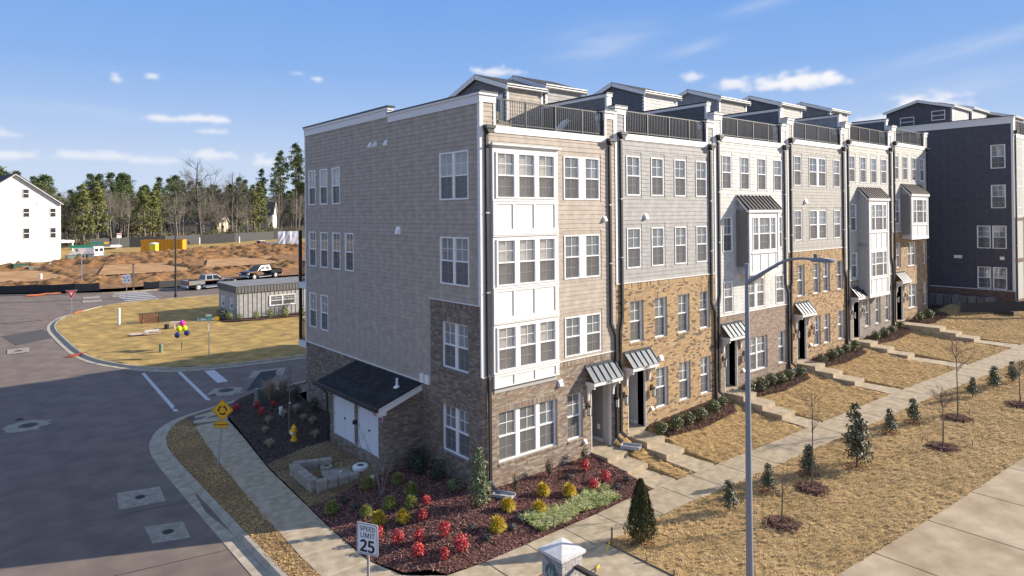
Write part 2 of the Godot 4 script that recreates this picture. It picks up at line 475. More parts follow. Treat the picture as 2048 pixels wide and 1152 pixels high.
func setting():
	var flat := func(_x, _z): return -0.65
	var base := sheet(v2([-420, 60, -420, -640, 620, -640, 620, 60]), 20.0, func(x, z): return back_y(x, z) - 0.5 - (0.6 if z > -70 else 0.0) + maxf(0.0, x - 62.0) * 0.03)
	struct("ground", base, M.litter)
	struct("road", sheet(v2([-60, 30, -60, -84, -45, -84.2, -12, -77.4, -5.9, -74.3, 0.5, -71.7, 26, -74, 26, -18, 2, -19, -5.6, -16.6, -6.7, -13, -6.6, 30]), 2.0, back_y, 0.02, 0.15), M.asphalt)
	struct("kerb", kerb_line(smooth2(v2(NEAR_KERB)), -1, back_y, 0.42), M.kerb)
	struct("kerb", kerb_line(smooth2(v2(LOT_KERB)), -1, back_y, 0.42), M.kerb)
	struct("kerb", kerb_line(smooth2(v2(FAR_KERB)), -1, back_y, 0.42), M.kerb)

	# the corner lot with the balloons
	var lot := smooth2(v2(LOT_KERB))
	lot = offset2(lot, 0.02)
	lot.append(Vector2(26, -62.8)); lot.append(Vector2(26, -27.2))
	var lot_h := func(x, z): return back_y(x, z) + 0.13 + 0.35 * smoothstep(0.0, 9.0, x - 0.0) * smoothstep(-60.0, -52.0, z) * 0.0
	struct("lot_lawn", sheet(lot, 0.4, lot_h, 0.09, 0.8), M.far_lawn)
	# strip of grass between kerb and pavement
	var strip := v2([-6.66, 9.0, -6.68, -0.1, -6.73, -6.0, -6.76, -12.2, -6.63, -14.2, -6.23, -15.7, -5.6, -16.95, -5.0, -17.5, -5.0, -16.5, -5.35, -12.5, -5.52, -10.3, -5.77, -6.2, -5.92, -2.7, -6.0, -0.8, -5.99, 0.5, -5.77, 2.2, -5.2, 3.7, -4.0, 4.4, -4.0, 9.0])
	var strip_h := func(x, z): return -0.515
	struct("verge", sheet(strip, 0.1, strip_h, 0.02, 6.0), M.dull)
	# the front lawns, from the walls to the pavement, and the long lawn between pavement and concrete road
	var lawn := PackedVector2Array([Vector2(6.3, 0.05), Vector2(46.9, 0.05), Vector2(60, 0.05), Vector2(60, 9.2)])
	for k in 18: lawn.append(Vector2(57.0 - k * 3.0, pick(FAR_EDGE, 57.0 - k * 3.0) + 0.02))
	struct("front_lawn", sheet(lawn, 0.12, lawn_y, 0.055, 5.0), M.lawn)
	var long_lawn := PackedVector2Array([Vector2(1.32, 4.3)])
	for k in 21: long_lawn.append(Vector2(2.0 + k * 2.9, pick(FAR_EDGE, 2.0 + k * 2.9) + 1.48))
	for k in 21: long_lawn.append(Vector2(60.0 - k * 2.95, pick(ROAD_EDGE, 60.0 - k * 2.95) + 0.03))
	long_lawn.append(Vector2(1.32, 9.35))
	var long_h := func(x, z): return walk_y(x) - 0.012
	struct("long_lawn", sheet(long_lawn, 0.14, long_h, 0.06, 5.0), M.lawn)
	struct("soil", sheet(v2([-4.0, 4.35, -1.28, 4.35, -1.28, 9.3, -4.0, 9.0]), 0.2, strip_h, 0.05, 4.0), mat(0.40, 0.20, 0.085, 1.0, M.blot, 0.8))
	grass_on(lawn, 34000, func(x, z): return lawn_y(x, z), 21, "grass", "short dormant tan grass of the front lawns", Color(0.84, 0.62, 0.33), Color(0.52, 0.37, 0.17), 1.0)
	grass_on(long_lawn, 42000, long_h, 22, "grass", "short dormant tan grass between pavement and concrete road", Color(0.84, 0.62, 0.33), Color(0.50, 0.36, 0.165), 1.0)
	grass_on(strip, 6000, strip_h, 23, "grass", "tan grass of the narrow verge beside the kerb", Color(0.74, 0.52, 0.24), Color(0.40, 0.26, 0.11), 0.9)
	# beds
	var bed := v2([0.0, 0.02, 5.28, 0.02, 5.28, 3.02, 4.0, 2.85, -2.1, 2.87, -3.3, 2.7, -4.2, 1.9, -4.58, 0.6, -4.58, -1.8, -4.48, -3.5, -4.46, -3.9, -3.6, -3.75, -2.6, -4.0, -1.62, -3.88, -0.02, -3.88, -0.02, 0.02])
	struct("mulch_bed", sheet(bed, 0.09, ground_y, 0.05, 5.0), M.mulch)
	var patch := v2([-4.46, -3.88, -3.6, -3.73, -2.6, -3.98, -1.62, -3.86, -1.62, -8.6, -2.6, -8.75, -4.24, -8.55])
	struct("lawn_patch", sheet(patch, 0.1, ground_y, 0.06, 5.0), M.dull)
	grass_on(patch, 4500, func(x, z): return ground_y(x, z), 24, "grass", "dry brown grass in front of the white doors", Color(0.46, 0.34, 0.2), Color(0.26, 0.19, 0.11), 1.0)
	var bed2 := v2([-4.24, -8.55, -2.6, -8.75, -1.5, -8.6, -0.02, -8.6, -0.02, -14.8, 0.3, -16.6, -0.8, -18.9, -2.6, -17.9, -3.5, -15.9, -3.85, -12.0])
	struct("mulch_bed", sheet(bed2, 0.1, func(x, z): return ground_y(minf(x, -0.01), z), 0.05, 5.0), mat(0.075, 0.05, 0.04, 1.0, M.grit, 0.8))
	var chip := Mb.new()
	chip.box(Vector3(-0.5, 0, -0.2), Vector3(0.5, 0.14, 0.2))
	var cm := chip.mesh()
	var reds := [Color(0.19, 0.075, 0.055), Color(0.27, 0.13, 0.10), Color(0.10, 0.04, 0.035), Color(0.40, 0.24, 0.19), Color(0.14, 0.055, 0.045), Color(0.22, 0.095, 0.08)]
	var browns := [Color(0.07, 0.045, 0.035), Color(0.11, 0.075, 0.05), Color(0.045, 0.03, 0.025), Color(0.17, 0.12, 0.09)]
	var rusts := [Color(0.20, 0.095, 0.055), Color(0.13, 0.06, 0.04), Color(0.28, 0.15, 0.09), Color(0.08, 0.04, 0.03)]
	for e in [[bed, 30000, reds, "red brown mulch chips of the corner bed", 31], [bed2, 9000, browns, "dark brown mulch chips of the bed behind the hydrant", 32]]:
		var xs := []; var cols := []
		for p in grow(e[0], e[1], func(x, z): return ground_y(x if e[4] == 31 else minf(x, -0.01), z), e[4]):
			var b := Basis.from_euler(Vector3(rng.randf_range(-0.5, 0.5), rng.randf() * TAU, rng.randf_range(-0.5, 0.5))).scaled_local(Vector3(rng.randf_range(0.035, 0.085), 0.05, rng.randf_range(0.03, 0.06)))
			xs.append(Transform3D(b, p + Vector3(0, rng.randf_range(0.0, 0.03), 0)))
			cols.append(e[2][rng.randi() % e[2].size()])
		var o := copies(self, "mulch", cm, M.chip, xs, cols)
		o.set_meta("label", e[3]); o.set_meta("category", "mulch")
	# mulch strips along the other walls
	var k := 0
	for e in [[8.85, 13.75], [15.75, 20.75], [22.85, 27.75], [29.8, 34.9], [36.75, 42.0]]:
		k += 1
		var py := v2([e[0], 0.03, e[1], 0.03, e[1] + 0.5, 0.7, e[1] - 0.1, 1.25, e[0] + 2.2, 1.3, e[0] + 0.2, 0.95])
		struct("mulch_strip", sheet(py, 0.1, func(x, z): return ground_y(x, z) + 0.045, 0.04, 5.0), M.mulch)
		var xs := []; var cols := []
		for p in grow(py, 2200, func(x, z): return ground_y(x, z) + 0.045, 40 + k):
			var b := Basis.from_euler(Vector3(rng.randf_range(-0.5, 0.5), rng.randf() * TAU, rng.randf_range(-0.5, 0.5))).scaled_local(Vector3(rng.randf_range(0.05, 0.12), 0.06, rng.randf_range(0.03, 0.07)))
			xs.append(Transform3D(b, p + Vector3(0, rng.randf_range(0.0, 0.03), 0)))
			cols.append(rusts[rng.randi() % 4])
		var o := copies(self, "mulch", cm, M.chip, xs, cols)
		o.set_meta("label", ["rust brown mulch chips under the tan brick townhouse", "rust brown mulch chips under the white sided townhouse", "rust brown mulch chips under the fourth townhouse", "rust brown mulch chips under the fifth townhouse", "rust brown mulch chips at the far end of the row"][k - 1])
		o.set_meta("category", "mulch")

	# pavement, slab by slab
	var walk := Node3D.new(); walk.name = numbered("pavement"); add_child(walk); walk.set_meta("kind", "structure")
	var x := -2.1
	while x < 52.0:
		var a := x + 0.008; var b := x + 1.55 - 0.008
		part(walk, "slab", slab(Vector3(a, walk_y(a), pick(FAR_EDGE, a) + 1.5), Vector3(b, walk_y(b), pick(FAR_EDGE, b) + 1.5), Vector3(b, walk_y(b), pick(FAR_EDGE, b)), Vector3(a, walk_y(a), pick(FAR_EDGE, a)), 0.14), M.concrete)
		x += 1.55
	var side := Node3D.new(); side.name = numbered("pavement"); add_child(side); side.set_meta("kind", "structure")
	var er := [[-15.9, -3.5], [-12.0, -3.85], [-8.5, -4.25], [-3.5, -4.5], [-1.8, -4.6], [0.6, -4.6]]
	var el := [[-16.5, -4.95], [-12.5, -5.35], [-10.3, -5.52], [-6.2, -5.77], [-2.7, -5.92], [-0.8, -6.0], [0.6, -5.99]]
	var z := -15.9
	while z < 0.5:
		var z0 := z + 0.006; var z1 := z + 1.5 - 0.006
		part(side, "slab", slab(Vector3(pick(el, z1), -0.5, z1), Vector3(pick(er, z1), -0.5, z1), Vector3(pick(er, z0), -0.5, z0), Vector3(pick(el, z0), -0.5, z0), 0.14), M.concrete)
		z += 1.5
	var inner := [Vector2(-4.6, 0.61), Vector2(-4.25, 1.9), Vector2(-3.35, 2.72), Vector2(-2.11, 2.87)]
	var outer := [Vector2(-5.99, 0.61), Vector2(-5.75, 2.25), Vector2(-4.2, 4.15), Vector2(-2.11, 4.37)]
	for i in 3:
		var g: Vector2 = (outer[i + 1] - outer[i]).normalized() * 0.006
		var f := func(p: Vector2) -> Vector3: return Vector3(p.x, -0.5, p.y)
		part(side, "slab", slab(f.call(outer[i] + g), f.call(outer[i + 1] - g), f.call(inner[i + 1] - g), f.call(inner[i] + g), 0.14), M.concrete)
	part(side, "ramp", slab(Vector3(-4.96, -0.5, -16.4), Vector3(-3.5, -0.5, -15.92), Vector3(-2.75, -0.60, -18.5), Vector3(-4.5, -0.60, -17.95), 0.2), M.concrete)
	part(side, "tactile_strip", slab(Vector3(-4.82, -0.525, -16.95), Vector3(-3.25, -0.525, -16.75), Vector3(-3.1, -0.55, -17.3), Vector3(-4.66, -0.55, -17.45), 0.05), mat(0.13, 0.13, 0.135, 0.8, M.grit, 0.4))
	var ped := slab(Vector3(-1.26, -0.497, 9.2), Vector3(1.3, -0.497, 9.2), Vector3(1.3, -0.497, 4.37), Vector3(-1.26, -0.497, 4.37), 0.15)
	struct("concrete_pad", ped, M.concrete)
	var forms := thing("formwork", "thin timber formwork boards along the new concrete pad", "formwork", Vector3(1.345, -0.5, 4.4))
	var fb := Mb.new(); fb.box(Vector3(-0.02, -0.06, 0), Vector3(0.02, 0.035, 2.4)); part(forms, "board", fb, M.wood)
	fb = Mb.new(); fb.box(Vector3(-0.02, -0.06, 2.41), Vector3(0.02, 0.03, 4.8)); part(forms, "board", fb, M.wood)
	for q in [0.1, 1.45, 2.4]:
		fb = Mb.new(); fb.box(Vector3(0.022, -0.1, q), Vector3(0.07, 0.16, q + 0.05)); part(forms, "stake", fb, M.wood)
	# the concrete road at the lower right, in big panels
	var cr := Node3D.new(); cr.name = numbered("concrete_road"); add_child(cr); cr.set_meta("kind", "structure")
	var lw := 3.7
	for row in 2:
		x = 0.35
		while x < 58.0:
			var a := x + 0.012; var b := x + 3.04 - 0.012
			var ea := pick(ROAD_EDGE, a); var eb := pick(ROAD_EDGE, b)
			var r0 := row * lw + (0.012 if row else 0.0); var r1 := (row + 1) * lw - 0.012
			part(cr, "panel", slab(Vector3(a - 0.02, walk_y(a), ea + r1), Vector3(b - 0.02, walk_y(b), eb + r1), Vector3(b, walk_y(b), eb + r0), Vector3(a, walk_y(a), ea + r0), 0.2), M.path)
			x += 3.04
	struct("road_bed", sheet(v2([-6, 8.5, 60, 15.7, 60, 26, -6, 20]), 3.0, func(xx, zz): return walk_y(xx) - 0.12), M.tar)

	# walks and steps to the doors
	var doors := [[5.32, 6.52, 0.10, 0.86], [7.5, 8.65, 0.24, 1.0], [14.6, 15.75, 0.78, 1.0], [21.7, 22.85, 1.10, 1.0], [28.75, 29.85, 1.42, 1.0], [35.5, 36.7, 1.74, 2.6]]
	var words := ["corner townhouse", "tan brick townhouse", "white sided townhouse", "golden brick townhouse", "townhouse with the tall white bay", "townhouse at the far end of the row"]
	for i in 6:
		var d: Array = doors[i]
		var zf := pick(FAR_EDGE, (d[0] + d[1]) / 2)
		var yl: float = d[2]
		var bottom := walk_y(d[0]) + 0.04
		var drop: float = yl - bottom
		var count := int(round(drop / 0.16)) 
		count = maxi(count, 2)
		var st := thing("front_steps", "pale concrete front steps and walk of the " + words[i], "steps", Vector3(d[0], 0, 0.0), 0.0, "front steps along the row")
		var zz: float = d[3]
		var yy := yl
		var w: float = d[1] - d[0]
		var runs: Array = [[0.95, 0.95, 3.0], [0.95, 0.95], [0.95, 0.95, 1.1], [0.95, 1.1, 1.25], [0.95, 1.1, 2.6], [0.9, 1.0, 1.1]][i]
		var rise := (yl - bottom - 0.02) / (2 if i < 2 else 3)
		var land := Mb.new(); land.box(Vector3(0, yy - 0.55, 0.012), Vector3(w, yy, zz)); part(st, "landing", land, M.concrete)
		for s in (1 if i < 2 else 2):
			var z1: float = zz + runs[s]
			var tr := Mb.new(); tr.box(Vector3(0, yy - rise - 0.5, zz + 0.003), Vector3(w, yy - rise, z1)); part(st, "tread", tr, M.concrete)
			yy -= rise; zz = z1
		yy -= rise
		var zm := (zz + zf) / 2
		var ym := lerpf(yy, walk_y(d[0] + w / 2) + 0.01, 0.5)
		part(st, "walk_slab", slab(Vector3(0, ym, zm - 0.004), Vector3(w, ym, zm - 0.004), Vector3(w, yy, zz + 0.003), Vector3(0, yy, zz + 0.003), 0.35), M.concrete)
		part(st, "walk_slab", slab(Vector3(0, walk_y(d[0]) + 0.008, zf - 0.01), Vector3(w, walk_y(d[1]) + 0.008, zf - 0.01), Vector3(w, ym, zm + 0.004), Vector3(0, ym, zm + 0.004), 0.35), M.concrete)

	# paint and ironwork on the asphalt
	var pt := func(px: float, pz: float, up := 0.006) -> Vector3: return Vector3(px, back_y(px, pz) + up, pz)
	var strip_mark := func(a: Vector2, b: Vector2, w: float, up := 0.012) -> Mb:
		var mb := Mb.new()
		var t := (b - a).normalized()
		var s := Vector2(-t.y, t.x) * w * 0.5
		var n := int(ceil(a.distance_to(b) / 1.0))
		for q in n:
			var p0 := a.lerp(b, float(q) / n); var p1 := a.lerp(b, float(q + 1) / n)
			mb.quad(pt.call(p0.x - s.x, p0.y - s.y, up), pt.call(p1.x - s.x, p1.y - s.y, up), pt.call(p1.x + s.x, p1.y + s.y, up), pt.call(p0.x + s.x, p0.y + s.y, up))
		return mb
	struct("crossing_line", strip_mark.call(Vector2(-4.45, -30.2), Vector2(-4.95, -19.6), 0.2), M.paint)
	struct("crossing_line", strip_mark.call(Vector2(-2.6, -29.0), Vector2(-3.1, -20.4), 0.2), M.paint)
	struct("stop_bar", strip_mark.call(Vector2(-1.0, -28.1), Vector2(-1.27, -24.3), 0.6), M.paint)
	for q in 5:
		var zz2 := -70.6 + q * 1.55
		struct("crossing_stripe", strip_mark.call(Vector2(0.35, zz2), Vector2(3.65, zz2 + 0.2), 0.62, 0.03), M.paint)
	struct("crack", strip_mark.call(Vector2(-16.0, -56.2), Vector2(-7.6, -55.9), 0.12, 0.02), M.tar)
	struct("crack", strip_mark.call(Vector2(-16.0, -71.5), Vector2(0.2, -67.0), 0.1, 0.02), M.tar)
	struct("crack", strip_mark.call(Vector2(-11.5, -8.2), Vector2(-7.4, -7.5), 0.03, 0.008), M.tar)
	struct("crack", strip_mark.call(Vector2(-10.4, -3.6), Vector2(-7.4, -3.0), 0.03, 0.008), M.tar)
	var round_patch := func(at: Vector2, r: float, mm: Material, up: float, wob: float, called: String):
		var mb := Mb.new()
		for q in 20:
			var a0 := TAU * q / 20; var a1 := TAU * (q + 1) / 20
			var r0 := r * (1 + wob * nz.get_noise_2d(cos(a0) * 40 + at.x * 9, sin(a0) * 40)); var r1 := r * (1 + wob * nz.get_noise_2d(cos(a1) * 40 + at.x * 9, sin(a1) * 40))
			mb.tri(pt.call(at.x, at.y, up), pt.call(at.x + cos(a0) * r0, at.y - sin(a0) * r0, up), pt.call(at.x + cos(a1) * r1, at.y - sin(a1) * r1, up))
		return struct(called, mb, mm)
	var quad_patch := func(c: Array, mm: Material, up: float, called: String):
		var mb := Mb.new()
		var q := [pt.call(c[0], c[1], up), pt.call(c[2], c[3], up), pt.call(c[4], c[5], up), pt.call(c[6], c[7], up)]
		if (q[1] - q[0]).cross(q[2] - q[0]).y < 0: q.reverse()
		mb.quad(q[0], q[1], q[2], q[3])
		struct(called, mb, mm)
	round_patch.call(Vector2(-11.05, -21.9), 1.0, M.patch, 0.012, 0.35, "concrete_patch")
	round_patch.call(Vector2(-1.8, -22.0), 0.95, M.patch, 0.012, 0.5, "concrete_patch")
	quad_patch.call([-9.4, -8.3, -8.0, -8.0, -7.85, -9.6, -9.2, -9.95], M.patch, 0.012, "concrete_patch")
	quad_patch.call([-9.05, -4.9, -8.05, -4.55, -7.95, -5.9, -9.0, -6.35], M.patch, 0.012, "concrete_patch")
	quad_patch.call([-10.9, -41.6, -9.6, -41.6, -9.5, -43.4, -10.8, -43.4], M.patch, 0.02, "concrete_patch")
	quad_patch.call([-3.4, -65.2, -1.6, -65.2, -1.4, -67.3, -3.2, -67.3], M.patch, 0.03, "concrete_patch")
	quad_patch.call([-3.0, -68.0, -1.4, -68.0, -1.2, -70.0, -2.8, -70.0], M.patch, 0.03, "concrete_patch")
	quad_patch.call([-0.2, -68.0, 0.6, -68.0, 0.7, -69.6, -0.1, -69.6], M.patch, 0.03, "concrete_patch")
	quad_patch.call([0.2, -24.2, 2.2, -23.7, 3.1, -25.6, 1.1, -26.0], M.patch, 0.012, "concrete_patch")
	quad_patch.call([-0.9, -21.2, 0.1, -21.45, 2.1, -24.3, 1.0, -24.75], M.tar, 0.018, "asphalt_patch")
	quad_patch.call([0.9, -24.5, 1.9, -24.3, 2.4, -25.2, 1.4, -25.4], M.tar, 0.024, "asphalt_patch")
	quad_patch.call([-10.2, -45.0, -7.7, -46.5, -8.0, -51.0, -10.9, -49.5], mat(0.10, 0.09, 0.085, 0.9, M.grit, 1.5), 0.015, "asphalt_patch")
	var cover := func(at: Vector2, r: float, label: String):
		var o := thing("manhole_cover", label, "manhole cover", pt.call(at.x, at.y, 0.016), 0, "round iron covers in the street")
		var mb := Mb.new(); mb.lathe(Vector3.ZERO, [[r, -0.04], [r, 0.008], [r * 0.9, 0.012], [0.0, 0.012]], 20); part(o, "lid", mb, M.iron)
		mb = Mb.new()
		for q in 6: mb.box(Vector3(-r * 0.6, 0.012, -r * 0.66 + q * r * 0.25), Vector3(r * 0.6, 0.017, -r * 0.6 + q * r * 0.25))
		part(o, "ridges", mb, M.iron)
	cover.call(Vector2(-11.0, -21.9), 0.4, "round iron manhole cover in the pale patch at the left edge of the street")
	cover.call(Vector2(-11.25, -23.4), 0.17, "small iron valve lid above the large cover at the left edge")
	cover.call(Vector2(-1.7, -22.2), 0.42, "round iron manhole cover between the crossing line and the dark asphalt patch")
	cover.call(Vector2(-2.55, -21.6), 0.15, "small iron valve lid left of the cover near the stop bar")
	cover.call(Vector2(-8.62, -9.0), 0.17, "small iron lid in the upper of the two square concrete patches by the kerb")
	cover.call(Vector2(-8.5, -5.45), 0.17, "small iron lid in the lower of the two square concrete patches by the kerb")
	cover.call(Vector2(-10.2, -42.5), 0.25, "iron lid in the pale patch beside the curved kerb of the balloon lot")

	# construction ground beyond the street
	var dirt := v2([-45, -86, -12.5, -79.3, -9.7, -78.4, -1.4, -75.4, 1.3, -74.5, 5, -74.8, 10.5, -76, 16.4, -76.5, 26, -76.6, 60, -80, 60, -131, 46, -128, 35.7, -124.3, 25.9, -121, 17.4, -116.6, 11.6, -114.2, 3.6, -108.4, -1.9, -104.2, -5.1, -103.9, -8.8, -102.6, -12.2, -102, -45, -100])
	var dirt_h := func(xx: float, zz: float) -> float:
		# flat building pads stepped into the slope, with rough banks between them
		var depth := (-zz - 77.0 - 0.25 * maxf(0.0, xx - 4.0))
		var y := back_y(xx, -77.0) + 0.15 + 0.055 * clampf(depth, 0, 60)
		var cell := fposmod(xx * 0.9 - zz * 0.35, 15.0)
		var edge := smoothstep(0.0, 1.6, cell) * (1.0 - smoothstep(13.2, 15.0, cell))
		var band := smoothstep(5.5, 9.0, depth) * (1.0 - smoothstep(20.0, 23.0, depth)) * edge
		var rough := 0.7 * nz.get_noise_2d(xx * 0.9, zz * 0.9) + 0.55 * absf(nz2.get_noise_2d(xx * 2.2, zz * 2.2)) + 0.3 * nz.get_noise_2d(xx * 4.0, zz * 4.0)
		var start := smoothstep(1.0, 4.0, depth)
		return y + start * (1.0 - band) * (rough + 0.25) + band * 0.10 * nz.get_noise_2d(xx, zz)
	struct("dug_earth", sheet(dirt, 0.45, dirt_h), M.dirt)
	var pads := [v2([-11.5, -86.5, -3.0, -84.0, -1.0, -95.0, -11.0, -97.5]), v2([1.0, -87.0, 12.5, -87.5, 15.0, -99.0, 3.5, -98.5]), v2([15.5, -90.0, 27.5, -92.5, 31.0, -104.0, 19.0, -101.5])]
	for e in pads:
		struct("building_pad", sheet(e, 0.9, func(xx, zz): return dirt_h.call(xx, zz) * 0.0 + back_y(xx, -77.0) + 0.33 + 0.055 * clampf(-zz - 77.0 - 0.25 * maxf(0.0, xx - 4.0), 0, 60), 0.05, 1.0), M.pad)
	var fl := v2([-70, -101.5, -12.2, -101.8, -8.8, -102.4, -5.1, -103.7, -1.9, -104, 3.6, -108, 11.6, -114, 17.4, -116.4, 25.9, -120.8, 35.7, -124, 46, -127.8, 60, -130.8, 200, -130, 200, -300, -70, -300])
	struct("far_lawn", sheet(fl, 4.0, func(xx, zz): return back_y(xx, zz) - 0.02 - (3.0 if zz < -215 else 0.0), 0.25, 0.1), M.far_lawn)
	var up := func(xx, zz): return back_y(xx, zz) + 0.12
	struct("road", sheet(v2([-45, -101, -12.2, -104.2, -8.7, -104.9, -4.9, -107.2, 1.4, -109.5, 6, -111.5, 11.8, -115.2, 17.6, -117.5, 26.2, -122.3, 36.2, -125.6, 51.6, -130.1, 70, -134, 72, -139, 53.7, -134.8, 37.6, -129.8, 27.7, -126.3, 19, -122.5, 13.3, -121.5, 8.3, -128, 6.6, -127.3, 5.0, -120, 2.4, -114.6, -0.6, -112.8, -4.8, -110.8, -8.6, -108.3, -45, -106]), 1.5, up), mat(0.22, 0.21, 0.2, 0.9, M.grit, 3.0))
	struct("wood_floor", sheet(v2([-60, -154, 4, -153, 11.8, -160, 25, -162, 35, -169, 46, -180, 62, -184, 200, -200, 200, -420, -120, -420, -120, -150]), 6.0, func(xx, zz): return back_y(xx, zz) + 0.1, 0.4, 0.08), M.litter)

# ---------------------------------------------------------------- walls and their pieces
func frame_of(at: Vector3, right: Vector3) -> Transform3D:    # a wall plane: x along it, y up, z outwards
	return Transform3D(Basis(right, Vector3.UP, right.cross(Vector3.UP)), at)

func cut_spans(x0: float, x1: float, y: float, holes: Array) -> Array:
	var spans := [[x0, x1]]
	for h in holes:
		if y <= h[1] or y >= h[3]: continue
		var out := []
		for s in spans:
			if h[2] <= s[0] or h[0] >= s[1]: out.append(s); continue
			if h[0] > s[0] + 0.01: out.append([s[0], h[0]])
			if h[2] < s[1] - 0.01: out.append([h[2], s[1]])
		spans = out
	return spans

# lapped boards; holes are [x0, y0, x1, y1]; gable(y) narrows a course
func boards(parent: Node, t: Transform3D, x0: float, x1: float, y0: float, y1: float, holes: Array, mats: Array, joints := 0.0, gable = null, expo := 0.172):
	var count := int(ceil((y1 - y0) / expo))
	for i in count:
		var ya := y0 + i * expo
		var yb := minf(ya + expo, y1)
		var a := x0; var b := x1
		if gable != null:
			var g: Vector2 = gable.call((ya + yb) / 2)
			a = g.x; b = g.y
			if b - a < 0.1: continue
		var cuts := [a, b]
		if joints > 0.0:
			var q := a + rng.randf_range(0.3, 1.0) * joints
			cuts = [a]
			while q < b - 0.4:
				cuts.append(q); q += joints
			cuts.append(b)
		var ys := [ya]
		for h in holes:
			for e in [h[1], h[3]]:
				if e > ya + 0.004 and e < yb - 0.004: ys.append(e)
		ys.append(yb); ys.sort()
		var xs := cuts.duplicate()
		for h in holes:
			if h[1] < yb - 0.004 and h[3] > ya + 0.004:
				for e in [h[0], h[2]]:
					if e > a + 0.01 and e < b - 0.01 and not xs.has(e): xs.append(e)
		xs.sort()
		for k in xs.size() - 1:
			var mb := Mb.new()
			var g0 := 0.0015 if k and cuts.has(xs[k]) else 0.0
			for j in ys.size() - 1:
				var p: float = ys[j]; var q: float = ys[j + 1]
				if q - p < 0.003: continue
				var zp := lerpf(0.019, 0.004, (p - ya) / expo); var zq := lerpf(0.019, 0.004, (q - ya) / expo)
				for s in cut_spans(xs[k] + g0, xs[k + 1], (p + q) / 2, holes):
					mb.quad(t * Vector3(s[0], p, zp), t * Vector3(s[1], p, zp), t * Vector3(s[1], q, zq), t * Vector3(s[0], q, zq))
					if mb.v.size() == 6: mb.quad(t * Vector3(s[0], p, 0), t * Vector3(s[1], p, 0), t * Vector3(s[1], p, zp), t * Vector3(s[0], p, zp))
			if mb.v.size(): part(parent, "siding_board", mb, mats[rng.randi() % mats.size()])

# a flat wall with holes, and the reveals of the holes
func plain_wall(mb: Mb, t: Transform3D, x0: float, x1: float, y0: float, y1: float, holes: Array, z := 0.0, deep := 0.12):
	var ys := [y0, y1]
	for h in holes:
		for e in [h[1], h[3]]:
			if e > y0 and e < y1 and not ys.has(e): ys.append(e)
	ys.sort()
	for j in ys.size() - 1:
		for s in cut_spans(x0, x1, (ys[j] + ys[j + 1]) / 2, holes):
			mb.quad(t * Vector3(s[0], ys[j], z), t * Vector3(s[1], ys[j], z), t * Vector3(s[1], ys[j + 1], z), t * Vector3(s[0], ys[j + 1], z))
	for h in holes:
		var a := Vector3(h[0], h[1], z); var b := Vector3(h[2], h[1], z); var d := Vector3(h[2], h[3], z); var e := Vector3(h[0], h[3], z)
		var k := Vector3(0, 0, -deep)
		mb.quad(t * a, t * (a + k), t * (e + k), t * e)
		mb.quad(t * (b + k), t * b, t * d, t * (d + k))
		mb.quad(t * (a + k), t * a, t * b, t * (b + k))
		mb.quad(t * e, t * (e + k), t * (d + k), t * d)

const BL := 0.2032
const BH := 0.0677
# running bond inside a rectangle around holes; adds [transform, palette index] to out
func bricks(out: Array, t: Transform3D, x0: float, x1: float, y0: float, y1: float, holes: Array, tones: int):
	var rows := int(round((y1 - y0) / BH))
	for r in rows:
		var y := y0 + (r + 0.5) * BH
		for s in cut_spans(x0, x1, y, holes):
			var x := floorf((s[0] - x0) / BL) * BL + x0 - (BL * 0.5 if r % 2 else 0.0)
			while x < s[1]:
				var a := maxf(x, s[0]) + 0.004; var b := minf(x + BL, s[1]) - 0.004
				if b - a > 0.03:
					var b3 := t.basis * Basis.from_scale(Vector3(b - a, 0.058, 0.03))
					out.append([Transform3D(b3, t * Vector3((a + b) / 2, y, -0.001 + rng.randf_range(-0.002, 0.003))), rng.randi() % tones])
				x += BL

func soldiers(out: Array, t: Transform3D, x0: float, x1: float, y: float, tones: int, tall := 0.196, proud := 0.004):
	var n := maxi(1, int(round((x1 - x0) / BH)))
	var w := (x1 - x0) / n
	for i in n:
		out.append([Transform3D(t.basis * Basis.from_scale(Vector3(w - 0.009, tall - 0.008, 0.034)), t * Vector3(x0 + (i + 0.5) * w, y + tall / 2, proud - 0.003 + rng.randf_range(-0.002, 0.003))), rng.randi() % tones])

func sill(out: Array, t: Transform3D, x0: float, x1: float, y: float, tones: int):
	var n := maxi(1, int(round((x1 - x0) / BH)))
	var w := (x1 - x0) / n
	for i in n:
		var b := t.basis * Basis(Vector3.RIGHT, 0.2) * Basis.from_scale(Vector3(w - 0.008, 0.075, 0.13))
		out.append([Transform3D(b, t * Vector3(x0 + (i + 0.5) * w, y - 0.05, -0.02)), rng.randi() % tones])

var brick_mesh: ArrayMesh
func lay(parent: Node, list: Array, palette: Array, singles := 0, eye := Vector3.ZERO):
	if brick_mesh == null:
		var mb := Mb.new(); mb.box(Vector3(-0.5, -0.5, -0.5), Vector3(0.5, 0.5, 0.5)); brick_mesh = mb.mesh()
	if singles > 0:
		list.sort_custom(func(a, b): return a[0].origin.distance_squared_to(eye) < b[0].origin.distance_squared_to(eye))
		var mats := []
		for c in palette:
			var m: StandardMaterial3D = M.brick.duplicate()
			m.vertex_color_use_as_albedo = false
			m.albedo_color = Color(c.r, c.g, c.b).linear_to_srgb()
			mats.append(m)
		for i in mini(singles, list.size()):
			var o := MeshInstance3D.new()
			o.name = "brick"; o.mesh = brick_mesh; o.material_override = mats[list[i][1]]; o.transform = list[i][0]
			parent.add_child(o, true)
	var xs := []; var cols := []
	for i in range(singles, list.size()):
		xs.append(list[i][0])
		var k := rng.randf_range(0.9, 1.1)
		var c: Color = palette[list[i][1]]
		cols.append(Color(c.r * k, c.g * k, c.b * k))
	if xs.size(): copies(parent, "bricks", brick_mesh, M.brick, xs, cols)

